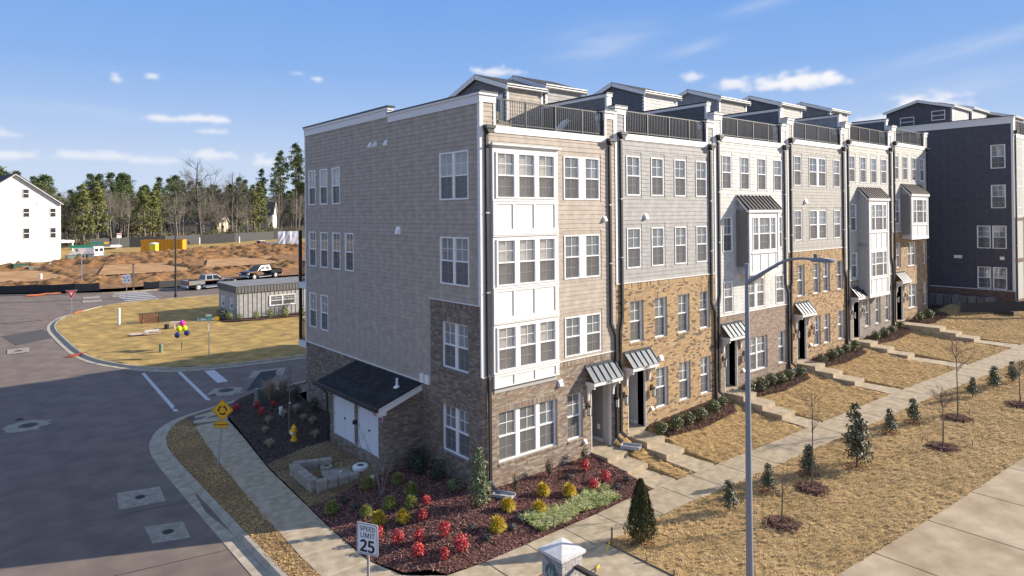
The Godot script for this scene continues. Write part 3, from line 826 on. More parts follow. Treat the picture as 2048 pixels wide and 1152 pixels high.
# ---------------------------------------------------------------- windows
# cols: [x0, x1] of each sash, from the left edge of the opening; style C = boarded casing, B = set back in brick, S = thin frame on siding
func window(parent: Node, t: Transform3D, x: float, y: float, w: float, h: float, cols: Array, style: String, seed_ := 0, margin := 0.5, d := 2.2):
	rng.seed = 1000 + seed_
	var zf := -0.085 if style == "B" else (0.012 if style == "C" else 0.025)
	var mb := Mb.new()
	var bx := func(a: float, b: float, c: float, d: float, z0: float, z1: float):
		mb.boxt(t * Transform3D(Basis(), Vector3(x + (a + b) / 2, y + (c + d) / 2, (z0 + z1) / 2)), Vector3(b - a, d - c, z1 - z0))
	# outer frame and mullions as rails between the sashes
	var edges := [0.0]
	for c in cols: edges.append(c[0]); edges.append(c[1])
	edges.append(w)
	for i in range(0, edges.size(), 2):
		if edges[i + 1] - edges[i] > 0.004: bx.call(edges[i], edges[i + 1], 0.0, h, zf - 0.09, zf + 0.012)
	var mid := h * 0.5
	for c in cols:
		var a: float = c[0]; var b: float = c[1]
		bx.call(a, b, 0.0, 0.055, zf - 0.09, zf + 0.01)
		bx.call(a, b, h - 0.05, h, zf - 0.09, zf + 0.01)
		bx.call(a, b, mid - 0.024, mid + 0.024, zf - 0.08, zf + 0.004)
		for s in [a, b - 0.032]: bx.call(s, s + 0.032, 0.055, h - 0.05, zf - 0.08, zf - 0.006)
		var xm := (a + b) / 2
		bx.call(xm - 0.009, xm + 0.009, mid + 0.024, h - 0.05, zf - 0.05, zf - 0.026)
		bx.call(xm - 0.008, xm + 0.008, 0.055, mid - 0.024, zf - 0.07, zf - 0.052)
		var yu := (mid + h) / 2; var yl := mid / 2 + 0.014
		bx.call(a, b, yu - 0.009, yu + 0.009, zf - 0.049, zf - 0.027)
		bx.call(a, b, yl - 0.008, yl + 0.008, zf - 0.069, zf - 0.053)
	var win := part(parent, "window", mb, M.vinyl)
	if style == "C":
		mb = Mb.new()
		bx.call(-0.1, 0.0, -0.1, h + 0.13, -0.01, 0.036)
		bx.call(w, w + 0.1, -0.1, h + 0.13, -0.01, 0.036)
		bx.call(0.0, w, -0.1, 0.0, -0.01, 0.036)
		bx.call(0.0, w, h, h + 0.13, -0.01, 0.036)
		bx.call(-0.15, w + 0.15, h + 0.132, h + 0.165, -0.005, 0.075)
		bx.call(-0.175, w + 0.175, h + 0.166, h + 0.205, -0.005, 0.115)
		part(win, "casing", mb, M.white)
	for c in cols:
		for k in 2:
			var p := Mb.new()
			var z := zf - (0.038 if k else 0.062)
			var ya := y + (mid if k else 0.05); var yb := y + (h - 0.045 if k else mid)
			for dz in [0.0, -0.012]:
				p.quad(t * Vector3(x + c[0], ya, z + dz), t * Vector3(x + c[1], ya, z + dz), t * Vector3(x + c[1], yb, z + dz), t * Vector3(x + c[0], yb, z + dz))
			part(win, "pane", p, M.glass)
		var sc := Mb.new()
		sc.quad(t * Vector3(x + c[0], y + 0.05, zf - 0.02), t * Vector3(x + c[1], y + 0.05, zf - 0.02), t * Vector3(x + c[1], y + mid, zf - 0.02), t * Vector3(x + c[0], y + mid, zf - 0.02))
		part(win, "screen", sc, M.screen)
	# the room behind
	var rm := Mb.new()
	var lo := Vector3(x - margin, y - 0.75, zf - 0.1); var hi := Vector3(x + w + margin, y + h + 0.35, zf - 0.1 - d)
	var P := func(i: int) -> Vector3: return t * Vector3(hi.x if i & 1 else lo.x, hi.y if i & 2 else lo.y, hi.z if i & 4 else lo.z)
	rm.quad(P.call(4), P.call(5), P.call(7), P.call(6)); rm.quad(P.call(0), P.call(4), P.call(6), P.call(2)); rm.quad(P.call(5), P.call(1), P.call(3), P.call(7))
	rm.quad(P.call(0), P.call(1), P.call(5), P.call(4)); rm.quad(P.call(6), P.call(7), P.call(3), P.call(2))
	plain_wall(rm, t, lo.x, hi.x, lo.y, hi.y, [[x, y, x + w, y + h]], zf - 0.098, 0.01)
	part(win, "room", rm, M.room if rng.randf() < 0.6 else M.room_dark)
	if rng.randf() < 0.6 and d > 1.0:
		var cu := Mb.new()
		var cw := minf(0.32, w * 0.28)
		for side in ([1] if rng.randf() < 0.6 else [0, 1]):
			var xa := x + (w - cw - 0.02 if side else 0.02)
			for k in 6:
				var xa0 := xa + cw * k / 6.0; var xa1 := xa + cw * (k + 1) / 6.0
				var za := zf - 0.2 - (0.04 if k % 2 else 0.0); var zb := zf - 0.2 - (0.0 if k % 2 else 0.04)
				cu.quad(t * Vector3(xa0, y - 0.3, za), t * Vector3(xa1, y - 0.3, zb), t * Vector3(xa1, y + h + 0.1, zb), t * Vector3(xa0, y + h + 0.1, za))
		part(win, "curtain", cu, M.curtain)

func sashes(w: float, n: int, edge := 0.045, mull := 0.1) -> Array:
	var s := (w - edge * 2 - mull * (n - 1)) / n
	var out := []
	for i in n: out.append([edge + i * (s + mull), edge + i * (s + mull) + s])
	return out

# ---------------------------------------------------------------- house trim
func downspout(h: Node, pts: Array, head: Vector3):
	var mb := Mb.new()
	for i in pts.size() - 1: mb.beam(pts[i], pts[i + 1] + (pts[i + 1] - pts[i]).normalized() * 0.03, 0.105, 0.085, Vector3.BACK)
	var o := part(h, "downspout", mb, M.bronze)
	mb = Mb.new()
	mb.box(head + Vector3(-0.2, 0.06, -0.06), head + Vector3(0.2, 0.17, 0.24))
	var py := PackedVector2Array([Vector2(-0.17, 0.06), Vector2(0.17, 0.06), Vector2(0.07, -0.1), Vector2(-0.07, -0.1)])
	mb.prism(py, Transform3D(Basis(), head + Vector3(0, 0, 0.09)), 0.24)
	part(o, "leader_head", mb, M.bronze)
	mb = Mb.new()
	for p in [0.33, 0.66]:
		var q: Vector3 = pts[0].lerp(pts[1], p)
		mb.box(q + Vector3(-0.075, -0.02, -0.05), q + Vector3(0.075, 0.02, 0.05))
	part(o, "strap", mb, M.galv)

func lantern(h: Node, at: Vector3):
	var mb := Mb.new()
	mb.box(at + Vector3(-0.06, -0.02, 0), at + Vector3(0.06, 0.22, 0.03))
	mb.tube([at + Vector3(0, 0.1, 0.03), at + Vector3(0, 0.17, 0.09), at + Vector3(0, 0.12, 0.15)], [0.012, 0.012, 0.012], 6)
	var o := at + Vector3(0, -0.12, 0.15)
	mb.lathe(o, [[0.085, 0.17], [0.07, 0.2], [0.02, 0.24], [0.0, 0.25]], 4, Basis(Vector3.UP, PI / 4))
	mb.box(o + Vector3(-0.07, -0.15, -0.07), o + Vector3(0.07, -0.13, 0.07))
	for s in [[-1, -1], [1, -1], [1, 1], [-1, 1]]: mb.beam(o + Vector3(s[0] * 0.055, -0.14, s[1] * 0.055), o + Vector3(s[0] * 0.062, 0.17, s[1] * 0.062), 0.014, 0.014, Vector3.BACK)
	var l := part(h, "wall_lantern", mb, M.black)
	mb = Mb.new(); mb.box(o + Vector3(-0.048, -0.128, -0.048), o + Vector3(0.048, 0.165, 0.048))
	part(l, "lantern_glass", mb, M.frost)

func hood_vent(h: Node, t: Transform3D, x: float, y: float, s := 0.17):
	var mb := Mb.new()
	mb.boxt(t * Transform3D(Basis(), Vector3(x, y, 0.018)), Vector3(s * 1.2, s * 1.25, 0.025))
	mb.prism(PackedVector2Array([Vector2(0.03, s * 0.5), Vector2(0.05, s * 0.5), Vector2(0.13, -s * 0.35), Vector2(0.13, -s * 0.5), Vector2(0.03, -s * 0.5)]), t * Transform3D(Basis(Vector3(0, 0, 1), Vector3.UP, Vector3(-1, 0, 0)), Vector3(x, y, 0)), s * 0.8)
	part(h, "vent_hood", mb, M.vinyl)

func awning(h: Node, x0: float, x1: float, ytop: float, ybot: float, deep: float, number: String):
	var mb := Mb.new()
	var th := 0.02
	mb.quad(Vector3(x0, ybot, deep), Vector3(x1, ybot, deep), Vector3(x1, ytop, 0.035), Vector3(x0, ytop, 0.035))
	mb.quad(Vector3(x1, ybot - th, deep), Vector3(x0, ybot - th, deep), Vector3(x0, ytop - th, 0.035), Vector3(x1, ytop - th, 0.035))
	mb.quad(Vector3(x0, ybot - th, deep), Vector3(x1, ybot - th, deep), Vector3(x1, ybot, deep), Vector3(x0, ybot, deep))
	var o := part(h, "awning", mb, M.seam)
	mb = Mb.new(); mb.box(Vector3(x0, ytop - 0.01, 0.012), Vector3(x1, ytop + 0.1, 0.05)); part(o, "flashing", mb, M.seam)
	for i in 6:
		var x := x0 + 0.012 + (x1 - x0 - 0.024) * i / 5.0
		mb = Mb.new(); mb.beam(Vector3(x, ybot + 0.014, deep), Vector3(x, ytop + 0.012, 0.045), 0.024, 0.045); part(o, "seam_rib", mb, M.rib if i > 0 and i < 5 else M.seam)
	mb = Mb.new()
	mb.box(Vector3(x0 + 0.02, ybot - 0.15, deep - 0.07), Vector3(x1 - 0.02, ybot - 0.022, deep - 0.012))
	for s in [x0 + 0.02, x1 - 0.08]: mb.box(Vector3(s, ybot - 0.15, 0.014), Vector3(s + 0.06, ybot - 0.022, deep - 0.072))
	part(o, "fascia", mb, M.white)
	for s in [x0 + 0.13, x1 - 0.13]:
		mb = Mb.new()
		var py := PackedVector2Array([Vector2(0.014, -0.62), Vector2(0.09, -0.62), Vector2(0.10, -0.5)])
		for k in 7:
			var a := PI / 2 * k / 6.0
			py.append(Vector2(0.10 + (deep - 0.2) * (1 - cos(a)), -0.45 + 0.33 * sin(a)))
		py.append(Vector2(deep - 0.09, -0.12)); py.append(Vector2(deep - 0.09, 0)); py.append(Vector2(0.014, 0))
		mb.prism(py, Transform3D(Basis(Vector3(0, 0, 1), Vector3.UP, Vector3(-1, 0, 0)), Vector3(s, ybot - 0.152, 0)), 0.075)
		part(o, "bracket", mb, M.white)
	if number:
		letters(o, number, Transform3D(Basis(), Vector3((x0 + x1) / 2, ybot - 0.086, deep - 0.009)), 0.105, M.signblack)

func letters(parent: Node, text: String, t: Transform3D, high: float, m: Material, bold := true) -> MeshInstance3D:
	var f := SystemFont.new()
	f.font_names = PackedStringArray(["Droid Sans"])
	if bold: f.font_weight = 700
	var tm := TextMesh.new()
	tm.font = f; tm.text = text; tm.font_size = 64; tm.pixel_size = high / 46.0; tm.depth = 0.006; tm.curve_step = 2.0
	var o := part(parent, "lettering", tm, m)
	o.transform = t
	return o

func railing(h: Node, a: Vector3, b: Vector3, high: float, posts: Array, separate: bool, gap := 0.105, foot := 0.08):
	var d := (b - a)
	var mb := Mb.new()
	mb.beam(a + Vector3(0, high, 0), b + Vector3(0, high, 0), 0.05, 0.045)
	mb.beam(a + Vector3(0, foot, 0), b + Vector3(0, foot, 0), 0.035, 0.035)
	var r := part(h, "railing", mb, M.black)
	for p in posts:
		mb = Mb.new(); var q: Vector3 = a + d * p
		mb.box(q + Vector3(-0.03, 0, -0.03), q + Vector3(0.03, high + 0.03, 0.03)); part(r, "post", mb, M.black)
	var n := int(d.length() / gap)
	var all := Mb.new()
	for i in range(1, n):
		var q := a + d * (float(i) / n)
		if separate: all = Mb.new()
		all.box(q + Vector3(-0.009, foot, -0.009), q + Vector3(0.009, high, 0.009))
		if separate: part(r, "baluster", all, M.black)
	if not separate:
		var o := part(r, "balusters", all, M.black); o.set_meta("kind", "stuff")

# a box bay with its own metal roof
func box_bay(h: Node, x0: float, x1: float, y0: float, y1: float, deep: float, rows: Array, side: Array):
	var mb := Mb.new()
	var t := Transform3D(Basis(), Vector3(0, 0, deep))
	var holes := []
	for r in rows: holes.append([x0 + 0.32, r[0], x1 - 0.32, r[1]])
	plain_wall(mb, t, x0, x1, y0, y1, holes, 0.0, 0.04)
	mb.quad(Vector3(x0, y0, 0), Vector3(x1, y0, 0), Vector3(x1, y0, deep), Vector3(x0, y0, deep))
	var b := part(h, "bay", mb, M.white)
	mb = Mb.new()
	mb.quad(Vector3(x0, y0, 0), Vector3(x0, y0, deep), Vector3(x0, y1, deep), Vector3(x0, y1, 0))
	mb.quad(Vector3(x1, y0, deep), Vector3(x1, y0, 0), Vector3(x1, y1, 0), Vector3(x1, y1, deep))
	part(b, "cheek", mb, side[1])
	mb = Mb.new()
	for s in [x0, x1]:
		var o := -1.0 if s == x0 else 1.0
		for y in [y0 + 0.02, y0 + 0.95] + ([y0 + 3.9] if y1 - y0 > 4 else []): mb.box(Vector3(minf(s, s + o * 0.014), y - 0.006, 0.01), Vector3(maxf(s, s + o * 0.014), y + 0.012, deep))
	part(b, "joint_strip", mb, side[0])
	mb = Mb.new()
	mb.box(Vector3(x0 - 0.02, y0, deep + 0.001), Vector3(x0 + 0.14, y1, deep + 0.03)); mb.box(Vector3(x1 - 0.14, y0, deep + 0.001), Vector3(x1 + 0.02, y1, deep + 0.03))
	mb.box(Vector3(x0 - 0.03, y0 - 0.03, deep - 0.06), Vector3(x1 + 0.03, y0 + 0.16, deep + 0.04))
	mb.box(Vector3(x0 + 0.14, y1 - 0.17, deep + 0.001), Vector3(x1 - 0.14, y1, deep + 0.03))
	part(b, "corner_board", mb, M.white)
	var last := y0 + 0.16
	for r in rows:
		var w := x1 - x0 - 0.64
		window(b, t, x0 + 0.32, r[0], w, r[1] - r[0], [[0.05, w * 0.23], [w * 0.23 + 0.11, w * 0.77 - 0.11], [w * 0.77, w - 0.05]], "C", int(x0 * 10 + r[0]))
		for k in 4:
			var x := lerpf(x0 + 0.30, x1 - 0.30, k / 3.0)
			mb = Mb.new(); mb.box(Vector3(x - 0.028, last, deep + 0.001), Vector3(x + 0.028, r[0] - 0.14, deep + 0.022)); part(b, "batten", mb, M.white)
		mb = Mb.new(); mb.box(Vector3(x0 + 0.14, r[0] - 0.14, deep + 0.001), Vector3(x1 - 0.14, r[0] - 0.09, deep + 0.06)); part(b, "ledge", mb, M.white)
		last = r[1] + 0.2
	# roof
	var e := deep + 0.1
	var rise := 0.72
	mb = Mb.new()
	mb.quad(Vector3(x0 - 0.14, y1 + 0.03, e), Vector3(x1 + 0.14, y1 + 0.03, e), Vector3(x1 + 0.14, y1 + rise, 0.03), Vector3(x0 - 0.14, y1 + rise, 0.03))
	mb.quad(Vector3(x1 + 0.14, y1 + 0.0, e), Vector3(x0 - 0.14, y1 + 0.0, e), Vector3(x0 - 0.14, y1 + rise - 0.03, 0.03), Vector3(x1 + 0.14, y1 + rise - 0.03, 0.03))
	var rf := part(b, "bay_roof", mb, M.seam_brown)
	for i in 10:
		var x := lerpf(x0 - 0.13, x1 + 0.13, i / 9.0)
		mb = Mb.new(); mb.beam(Vector3(x, y1 + 0.05, e), Vector3(x, y1 + rise + 0.02, 0.04), 0.03, 0.05); part(rf, "seam_rib", mb, M.rib)
	mb = Mb.new()
	mb.box(Vector3(x0 - 0.13, y1 - 0.13, e - 0.07), Vector3(x1 + 0.13, y1 - 0.002, e - 0.005))
	for s in [x0 - 0.13, x1 + 0.09]:
		mb.prism(PackedVector2Array([Vector2(0.014, rise - 0.19), Vector2(e - 0.08, -0.13), Vector2(e - 0.08, -0.01), Vector2(0.014, rise - 0.045)]), Transform3D(Basis(Vector3(0, 0, 1), Vector3.UP, Vector3(-1, 0, 0)), Vector3(s + 0.02, y1, 0)), 0.04)
	part(b, "fascia", mb, M.white)
	mb = Mb.new()
	for s in [x0 + 0.02, x1 - 0.02]:
		mb.prism(PackedVector2Array([Vector2(0.014, 0.0), Vector2(deep, 0.0), Vector2(0.014, rise - 0.15)]), Transform3D(Basis(Vector3(0, 0, 1), Vector3.UP, Vector3(-1, 0, 0)), Vector3(s, y1, 0)), 0.03)
	part(b, "gablet", mb, side[1])
	mb = Mb.new(); mb.box(Vector3(x0 - 0.125, y1 - 0.12, 0.016), Vector3(x0, y1 - 0.02, e - 0.08)); part(b, "soffit", mb, M.white)

# ---------------------------------------------------------------- the townhouses
const BASE := [0.0, 0.2, 0.58, 0.9, 1.26, 1.61]
const EDGE := [0.0, 6.85, 13.88, 20.8, 27.85, 34.95, 41.45]
const DEEP := 14.72

func townhouse(i: int, label: String):
	rng.seed = 500 + i
	var w: float = EDGE[i + 1] - EDGE[i]
	var h := thing("townhouse", label, "townhouse", Vector3(EDGE[i], BASE[i], 0), 0.0, "attached townhouses in the row")
	var eye: Vector3 = Vector3(-13.67, 9.43, 18.0) - h.position
	var front := frame_of(Vector3.ZERO, Vector3.RIGHT)
	var top: float = [3.85, 6.32, 3.85, 6.32, 3.9, 6.36][i]      # where brick gives way to siding
	var tones: Array = [siding(0.50, 0.415, 0.335), siding(0.40, 0.385, 0.365), siding(0.66, 0.64, 0.60), siding(0.385, 0.36, 0.32), siding(0.49, 0.47, 0.43), siding(0.48, 0.46, 0.425)][i]
	var dark: Array = [siding(0.20, 0.195, 0.19), siding(0.12, 0.122, 0.13), siding(0.14, 0.145, 0.17), siding(0.30, 0.31, 0.32), siding(0.12, 0.125, 0.145), siding(0.22, 0.22, 0.225)][i]
	var palette: Array = [
		[Color(0.33, 0.19, 0.12), Color(0.40, 0.25, 0.165), Color(0.25, 0.15, 0.105), Color(0.46, 0.32, 0.225), Color(0.36, 0.24, 0.175), Color(0.29, 0.185, 0.14)],
		[Color(0.48, 0.30, 0.135), Color(0.54, 0.37, 0.19), Color(0.42, 0.255, 0.125), Color(0.50, 0.34, 0.18), Color(0.16, 0.12, 0.085), Color(0.44, 0.29, 0.16), Color(0.52, 0.36, 0.21)],
		[Color(0.40, 0.24, 0.165), Color(0.36, 0.215, 0.15), Color(0.44, 0.28, 0.195), Color(0.30, 0.19, 0.14)],
		[Color(0.48, 0.30, 0.145), Color(0.53, 0.36, 0.19), Color(0.42, 0.26, 0.13), Color(0.20, 0.14, 0.09), Color(0.50, 0.33, 0.18)],
		[Color(0.38, 0.265, 0.20), Color(0.42, 0.30, 0.225), Color(0.34, 0.235, 0.18), Color(0.29, 0.21, 0.165)],
		[Color(0.48, 0.31, 0.155), Color(0.52, 0.36, 0.20), Color(0.42, 0.27, 0.145), Color(0.24, 0.17, 0.12)]][i]
	palette = palette.map(func(c): return Color(c.r * (1.1 if i % 2 == 0 else 1.22), c.g * (1.36 if i % 2 == 0 else 1.27), c.b * (1.5 if i % 2 == 0 else 1.3)))
	var nt := palette.size()
	# ---- openings, in the house's own x
	var cas := []      # boarded windows: x0, y0, x1, y1 of the glazed opening, sashes
	var bri := []      # windows set in brick
	var c4 := 9.95; var d4 := 11.6; var c3 := 6.93; var d3 := 8.6; var c2 := 3.98; var d2 := 5.49
	if i == 0:
		for y in [[c4, d4], [c3, d3], [c2, d2]]: cas.append([3.94, y[0], 5.91, y[1], 2])
		bri = [[0.72, 0.80, 3.50, 2.54, 3], [4.04, 0.80, 4.85, 2.54, 1]]
	elif i == 1:
		for x in [[0.7, 1.58], [2.31, 3.16], [3.95, 4.79], [5.56, 6.4]]:
			cas.append([x[0], c4, x[1], d4, 1]); cas.append([x[0], c3, x[1], d3, 1])
		for x in [[0.86, 1.71], [2.49, 3.33], [4.13, 4.98], [5.77, 6.59]]: bri.append([x[0], 3.84, x[1], 5.56, 1])
		for x in [[2.53, 3.37], [4.18, 5.01], [5.8, 6.6]]: bri.append([x[0], 0.81, x[1], 2.52, 1])
	elif i == 2:
		for x in [[0.66, 1.46], [2.3, 3.1], [3.91, 4.71], [5.5, 6.3]]: cas.append([x[0], c4, x[1], d4, 1])
		for x in [[0.69, 1.52], [5.5, 6.3]]: cas.append([x[0], c3, x[1], d3, 1])
		for x in [[0.74, 1.5, 1], [2.8, 4.42, 2], [5.62, 6.45, 1]]: cas.append([x[0], c2, x[1], d2, x[2]])
		bri = [[2.89, 0.79, 4.7, 2.5, 2], [5.83, 0.79, 6.62, 2.5, 1]]
	elif i == 3:
		for x in [[0.74, 1.54, 1], [2.47, 4.5, 2], [5.48, 6.32, 1]]:
			cas.append([x[0], c4, x[1], d4, x[2]]); cas.append([x[0], c3, x[1], d3, x[2]])
		for x in [[1.0, 1.82], [2.87, 3.69], [4.05, 4.87], [5.84, 6.64]]: bri.append([x[0], 3.84, x[1], 5.57, 1])
		for x in [[2.87, 3.67], [4.07, 4.87], [5.9, 6.7]]: bri.append([x[0], 0.86, x[1], 2.56, 1])
	elif i == 4:
		for x in [[0.53, 1.35], [2.12, 2.96], [3.72, 4.56], [5.3, 6.18]]: cas.append([x[0], c4, x[1], d4, 1])
		cas.append([0.68, c3, 1.48, d3, 1]); cas.append([0.74, c2 + 0.04, 1.54, d2 + 0.1, 1])
		for x in [[2.6, 3.4], [4.2, 5.0], [5.79, 6.58]]: bri.append([x[0], 0.82, x[1], 2.56, 1])
	else:
		for x in [[0.4, 1.14], [1.9, 2.72], [3.56, 4.42], [5.12, 5.98]]: cas.append([x[0], c4, x[1], d4, 1])
		cas.append([0.52, c3, 1.3, d3, 1])
		bri = [[0.70, 3.9, 1.42, 5.6, 1], [2.69, 3.9, 4.26, 5.6, 2], [5.5, 3.9, 6.14, 5.6, 1], [2.72, 0.93, 4.32, 2.6, 2], [5.5, 0.93, 6.18, 2.6, 1]]
	var door: Array = [[5.34, 6.5, 0.13], [0.68, 1.85, 0.2], [0.76, 1.86, 0.3], [0.92, 2.02, 0.28], [0.92, 1.95, 0.26], [0.58, 1.75, 0.26]][i]
	var dh := 2.6
	# ---- front: mortar and brick below, boards above
	var holes := []
	for b in bri: holes.append([b[0], b[1], b[2], b[3]])
	holes.append([door[0], -0.9, door[1], dh])
	var mb := Mb.new()
	plain_wall(mb, front, 0.0, w, -0.9, top, holes, 0.0, 0.1)
	part(h, "masonry", mb, M.mortar)
	var list := []
	var bh := []
	for b in bri: bh.append([b[0], b[1] - 0.1, b[2], b[3]]); bh.append([b[0] - 0.0, b[3], b[2] + 0.0, b[3] + 0.2])
	bh.append([door[0], -0.9, door[1], dh])
	bricks(list, front, 0.0, w, -0.9 + 0.0049, top - 0.203, bh, nt)
	soldiers(list, front, 0.0, w, top - 0.2, nt)
	for b in bri:
		soldiers(list, front, b[0], b[2], b[3] + 0.002, nt)
		sill(list, front, b[0] - 0.03, b[2] + 0.03, b[1], nt)
	var wall := Mb.new()
	var ch := []
	for c in cas: ch.append([c[0], c[1], c[2], c[3]])
	plain_wall(wall, front, 0.0, w, top, 12.3, ch, 0.0, 0.06)
	part(h, "sheathing", wall, tones[1])
	var bh2 := []
	for c in cas: bh2.append([c[0] - 0.09, c[1] - 0.09, c[2] + 0.09, c[3] + 0.17])
	if i == 0: bh2.append([0.46, 3.4, 3.51, 11.8])
	boards(h, front, 0.1, w - 0.02, top + 0.03, 12.27, bh2, tones, 0.0)
	mb = Mb.new(); mb.box(Vector3(0.0, top, 0.002), Vector3(w, top + 0.035, 0.05)); part(h, "band_flashing", mb, M.white)
	var n := 0
	for c in cas:
		window(h, front, c[0], c[1], c[2] - c[0], c[3] - c[1], sashes(c[2] - c[0], c[4], 0.04, 0.36 if (i == 0) else 0.24), "C", i * 40 + n); n += 1
	for b in bri:
		window(h, front, b[0], b[1], b[2] - b[0], b[3] - b[1], sashes(b[2] - b[0], b[4], 0.04, 0.17 if i == 0 else 0.1), "B", i * 40 + n, 0.2 if i == 0 else 0.5); n += 1
	# white corner boards
	mb = Mb.new(); mb.box(Vector3(0.0, top + 0.035, 0.001), Vector3(0.11, 13.3, 0.034)); part(h, "corner_board", mb, M.white)
	if i == 5: mb = Mb.new(); mb.box(Vector3(w - 0.11, top + 0.035, 0.001), Vector3(w, 13.3, 0.034)); part(h, "corner_board", mb, M.white)
	# ---- parapet front: frieze, pilasters, railing
	mb = Mb.new(); mb.box(Vector3(0.6, 12.25, 0.001), Vector3(w - 0.58, 12.5, 0.045)); part(h, "frieze", mb, M.white)
	for s in 2:
		var x0 := 0.0 if s == 0 else w - 0.62
		var x1 := 0.66 if s == 0 else w
		var lift := 0.0 if s == 0 else -0.05
		mb = Mb.new(); mb.box(Vector3(x0 + 0.002, 12.3, -0.44), Vector3(x1 - 0.002, 13.3 + lift, 0.0))
		var p := part(h, "pilaster", mb, tones[1])
		boards(p, front, x0 + 0.11, x1 - 0.09, 12.27, 13.26 + lift, [], tones)
		boards(p, frame_of(Vector3(x1 - 0.002, 0, 0), Vector3.FORWARD), 0.0, 0.44, 12.5, 13.26 + lift, [], tones)
		mb = Mb.new()
		mb.box(Vector3(x1 - 0.09, 12.27, 0.001), Vector3(x1, 13.3 + lift, 0.034))
		if s: mb.box(Vector3(x0, 12.27, 0.001), Vector3(x0 + 0.09, 13.3 + lift, 0.034))
		mb.box(Vector3(x0 - 0.01, 13.26 + lift, -0.45), Vector3(x1 + 0.01, 13.5 + lift, 0.05))
		mb.box(Vector3(x0 - 0.05, 13.5 + lift, -0.49), Vector3(x1 + 0.05, 13.58 + lift, 0.1))
		mb.box(Vector3(x0 - 0.002, 13.2 + lift, -0.44), Vector3(x0 + 0.1, 13.26 + lift, 0.045))
		part(p, "capital", mb, M.white)
		mb = Mb.new(); mb.box(Vector3(x0 - 0.06, 13.581 + lift, -0.5), Vector3(x1 + 0.06, 13.63 + lift, 0.115)); part(p, "coping", mb, M.coping)
	railing(h, Vector3(0.68, 12.52, -0.08), Vector3(w - 0.64, 12.52, -0.08), 0.93, [0.004, 0.265, 0.53, 0.79, 0.996], i == 0)
	mb = Mb.new(); mb.box(Vector3(0.0, 12.3, -4.2), Vector3(w, 12.46, -0.01)); part(h, "deck_floor", mb, M.deck)
	# ---- the wall between two decks, at the right-hand edge
	if i < 5:
		var ty: float = 14.4 - 0.0 + (BASE[i + 1] - BASE[i]) * 0.0
		var up: float = [14.33, 14.47, 14.48, 14.46, 14.4][i]
		mb = Mb.new(); mb.box(Vector3(w - 0.13, 12.3, -4.15), Vector3(w + 0.1, up - 0.03, -0.28))
		var pw := part(h, "party_wall", mb, dark[1])
		boards(pw, frame_of(Vector3(w - 0.131, 0, 0), Vector3.BACK), -4.15, -0.36, 12.5, up - 0.14, [], dark, 0.0)
		mb = Mb.new()
		mb.box(Vector3(w - 0.16, 12.3, -0.36), Vector3(w + 0.12, up - 0.05, -0.25))
		mb.box(Vector3(w - 0.17, up - 0.16, -4.15), Vector3(w - 0.132, up - 0.03, -0.25))
		mb.box(Vector3(w - 0.19, up - 0.14, -0.3), Vector3(w + 0.15, up - 0.02, -0.22))
		part(pw, "cap_board", mb, M.white)
		mb = Mb.new(); mb.box(Vector3(w - 0.2, up - 0.02, -4.2), Vector3(w + 0.16, up + 0.03, -0.2)); part(pw, "coping", mb, M.coping)
	# ---- stair house on the roof, its gables to left and right
	var px: Array = [[4.62, 6.72], [0.05, 2.45], [0.02, 2.86], [0.05, 3.0], [0.05, 3.0], [0.1, 2.9]][i]
	stair_house(h, px[0], px[1], -4.15, -8.3, 12.46, [15.02, 15.06, 15.2, 15.3, 15.3, 15.25][i], tones, siding(0.19, 0.185, 0.185) if i == 0 else dark, i)
	mb = Mb.new()
	mb.box(Vector3(0.0, 12.9, -DEEP), Vector3(w, 13.2, -4.2))
	part(h, "roof", mb, M.roof)
	mb = Mb.new(); mb.box(Vector3(0.0, 12.8, -DEEP), Vector3(w, 13.62, -DEEP + 0.25)); part(h, "rear_parapet", mb, tones[1])
	mb = Mb.new(); mb.box(Vector3(0.02, -0.9, -DEEP), Vector3(w - 0.02, 12.9, -DEEP + 0.2)); part(h, "rear_wall", mb, tones[1])
	if i == 5:
		mb = Mb.new(); mb.box(Vector3(w - 0.15, -0.9, -DEEP), Vector3(w - 0.002, 13.5, -0.01)); part(h, "side_wall", mb, tones[1])
	# ---- door recess
	var dx0: float = door[0]; var dx1: float = door[1]; var fy: float = door[2]
	mb = Mb.new()
	mb.quad(Vector3(dx0, fy, 0.01), Vector3(dx1, fy, 0.01), Vector3(dx1, fy, -1.5), Vector3(dx0, fy, -1.5))
	mb.quad(Vector3(dx0, -0.9, 0.008), Vector3(dx1, -0.9, 0.008), Vector3(dx1, fy, 0.008), Vector3(dx0, fy, 0.008))
	part(h, "porch_floor", mb, M.concrete)
	mb = Mb.new()
	mb.quad(Vector3(dx1 - 0.03, fy, -0.1), Vector3(dx1 - 0.03, fy, -1.5), Vector3(dx1 - 0.03, dh, -1.5), Vector3(dx1 - 0.03, dh, -0.1))
	mb.quad(Vector3(dx0 + 0.03, fy, -1.5), Vector3(dx0 + 0.03, fy, -0.1), Vector3(dx0 + 0.03, dh, -0.1), Vector3(dx0 + 0.03, dh, -1.5))
	mb.quad(Vector3(dx0, fy, -1.5), Vector3(dx1, fy, -1.5), Vector3(dx1, dh, -1.5), Vector3(dx0, dh, -1.5))
	part(h, "porch_wall", mb, M.greywall if i == 0 else mat(0.5, 0.5, 0.49, 0.8))
	mb = Mb.new()
	mb.quad(Vector3(dx0, dh - 0.004, -1.5), Vector3(dx1, dh - 0.004, -1.5), Vector3(dx1, dh - 0.004, 0), Vector3(dx0, dh - 0.004, 0))
	for s in [dx0, dx1]:
		var o := 0.03 if s == dx0 else -0.03
		mb.box(Vector3(minf(s, s + o), fy, -0.42), Vector3(maxf(s, s + o), dh - 0.006, 0.012))
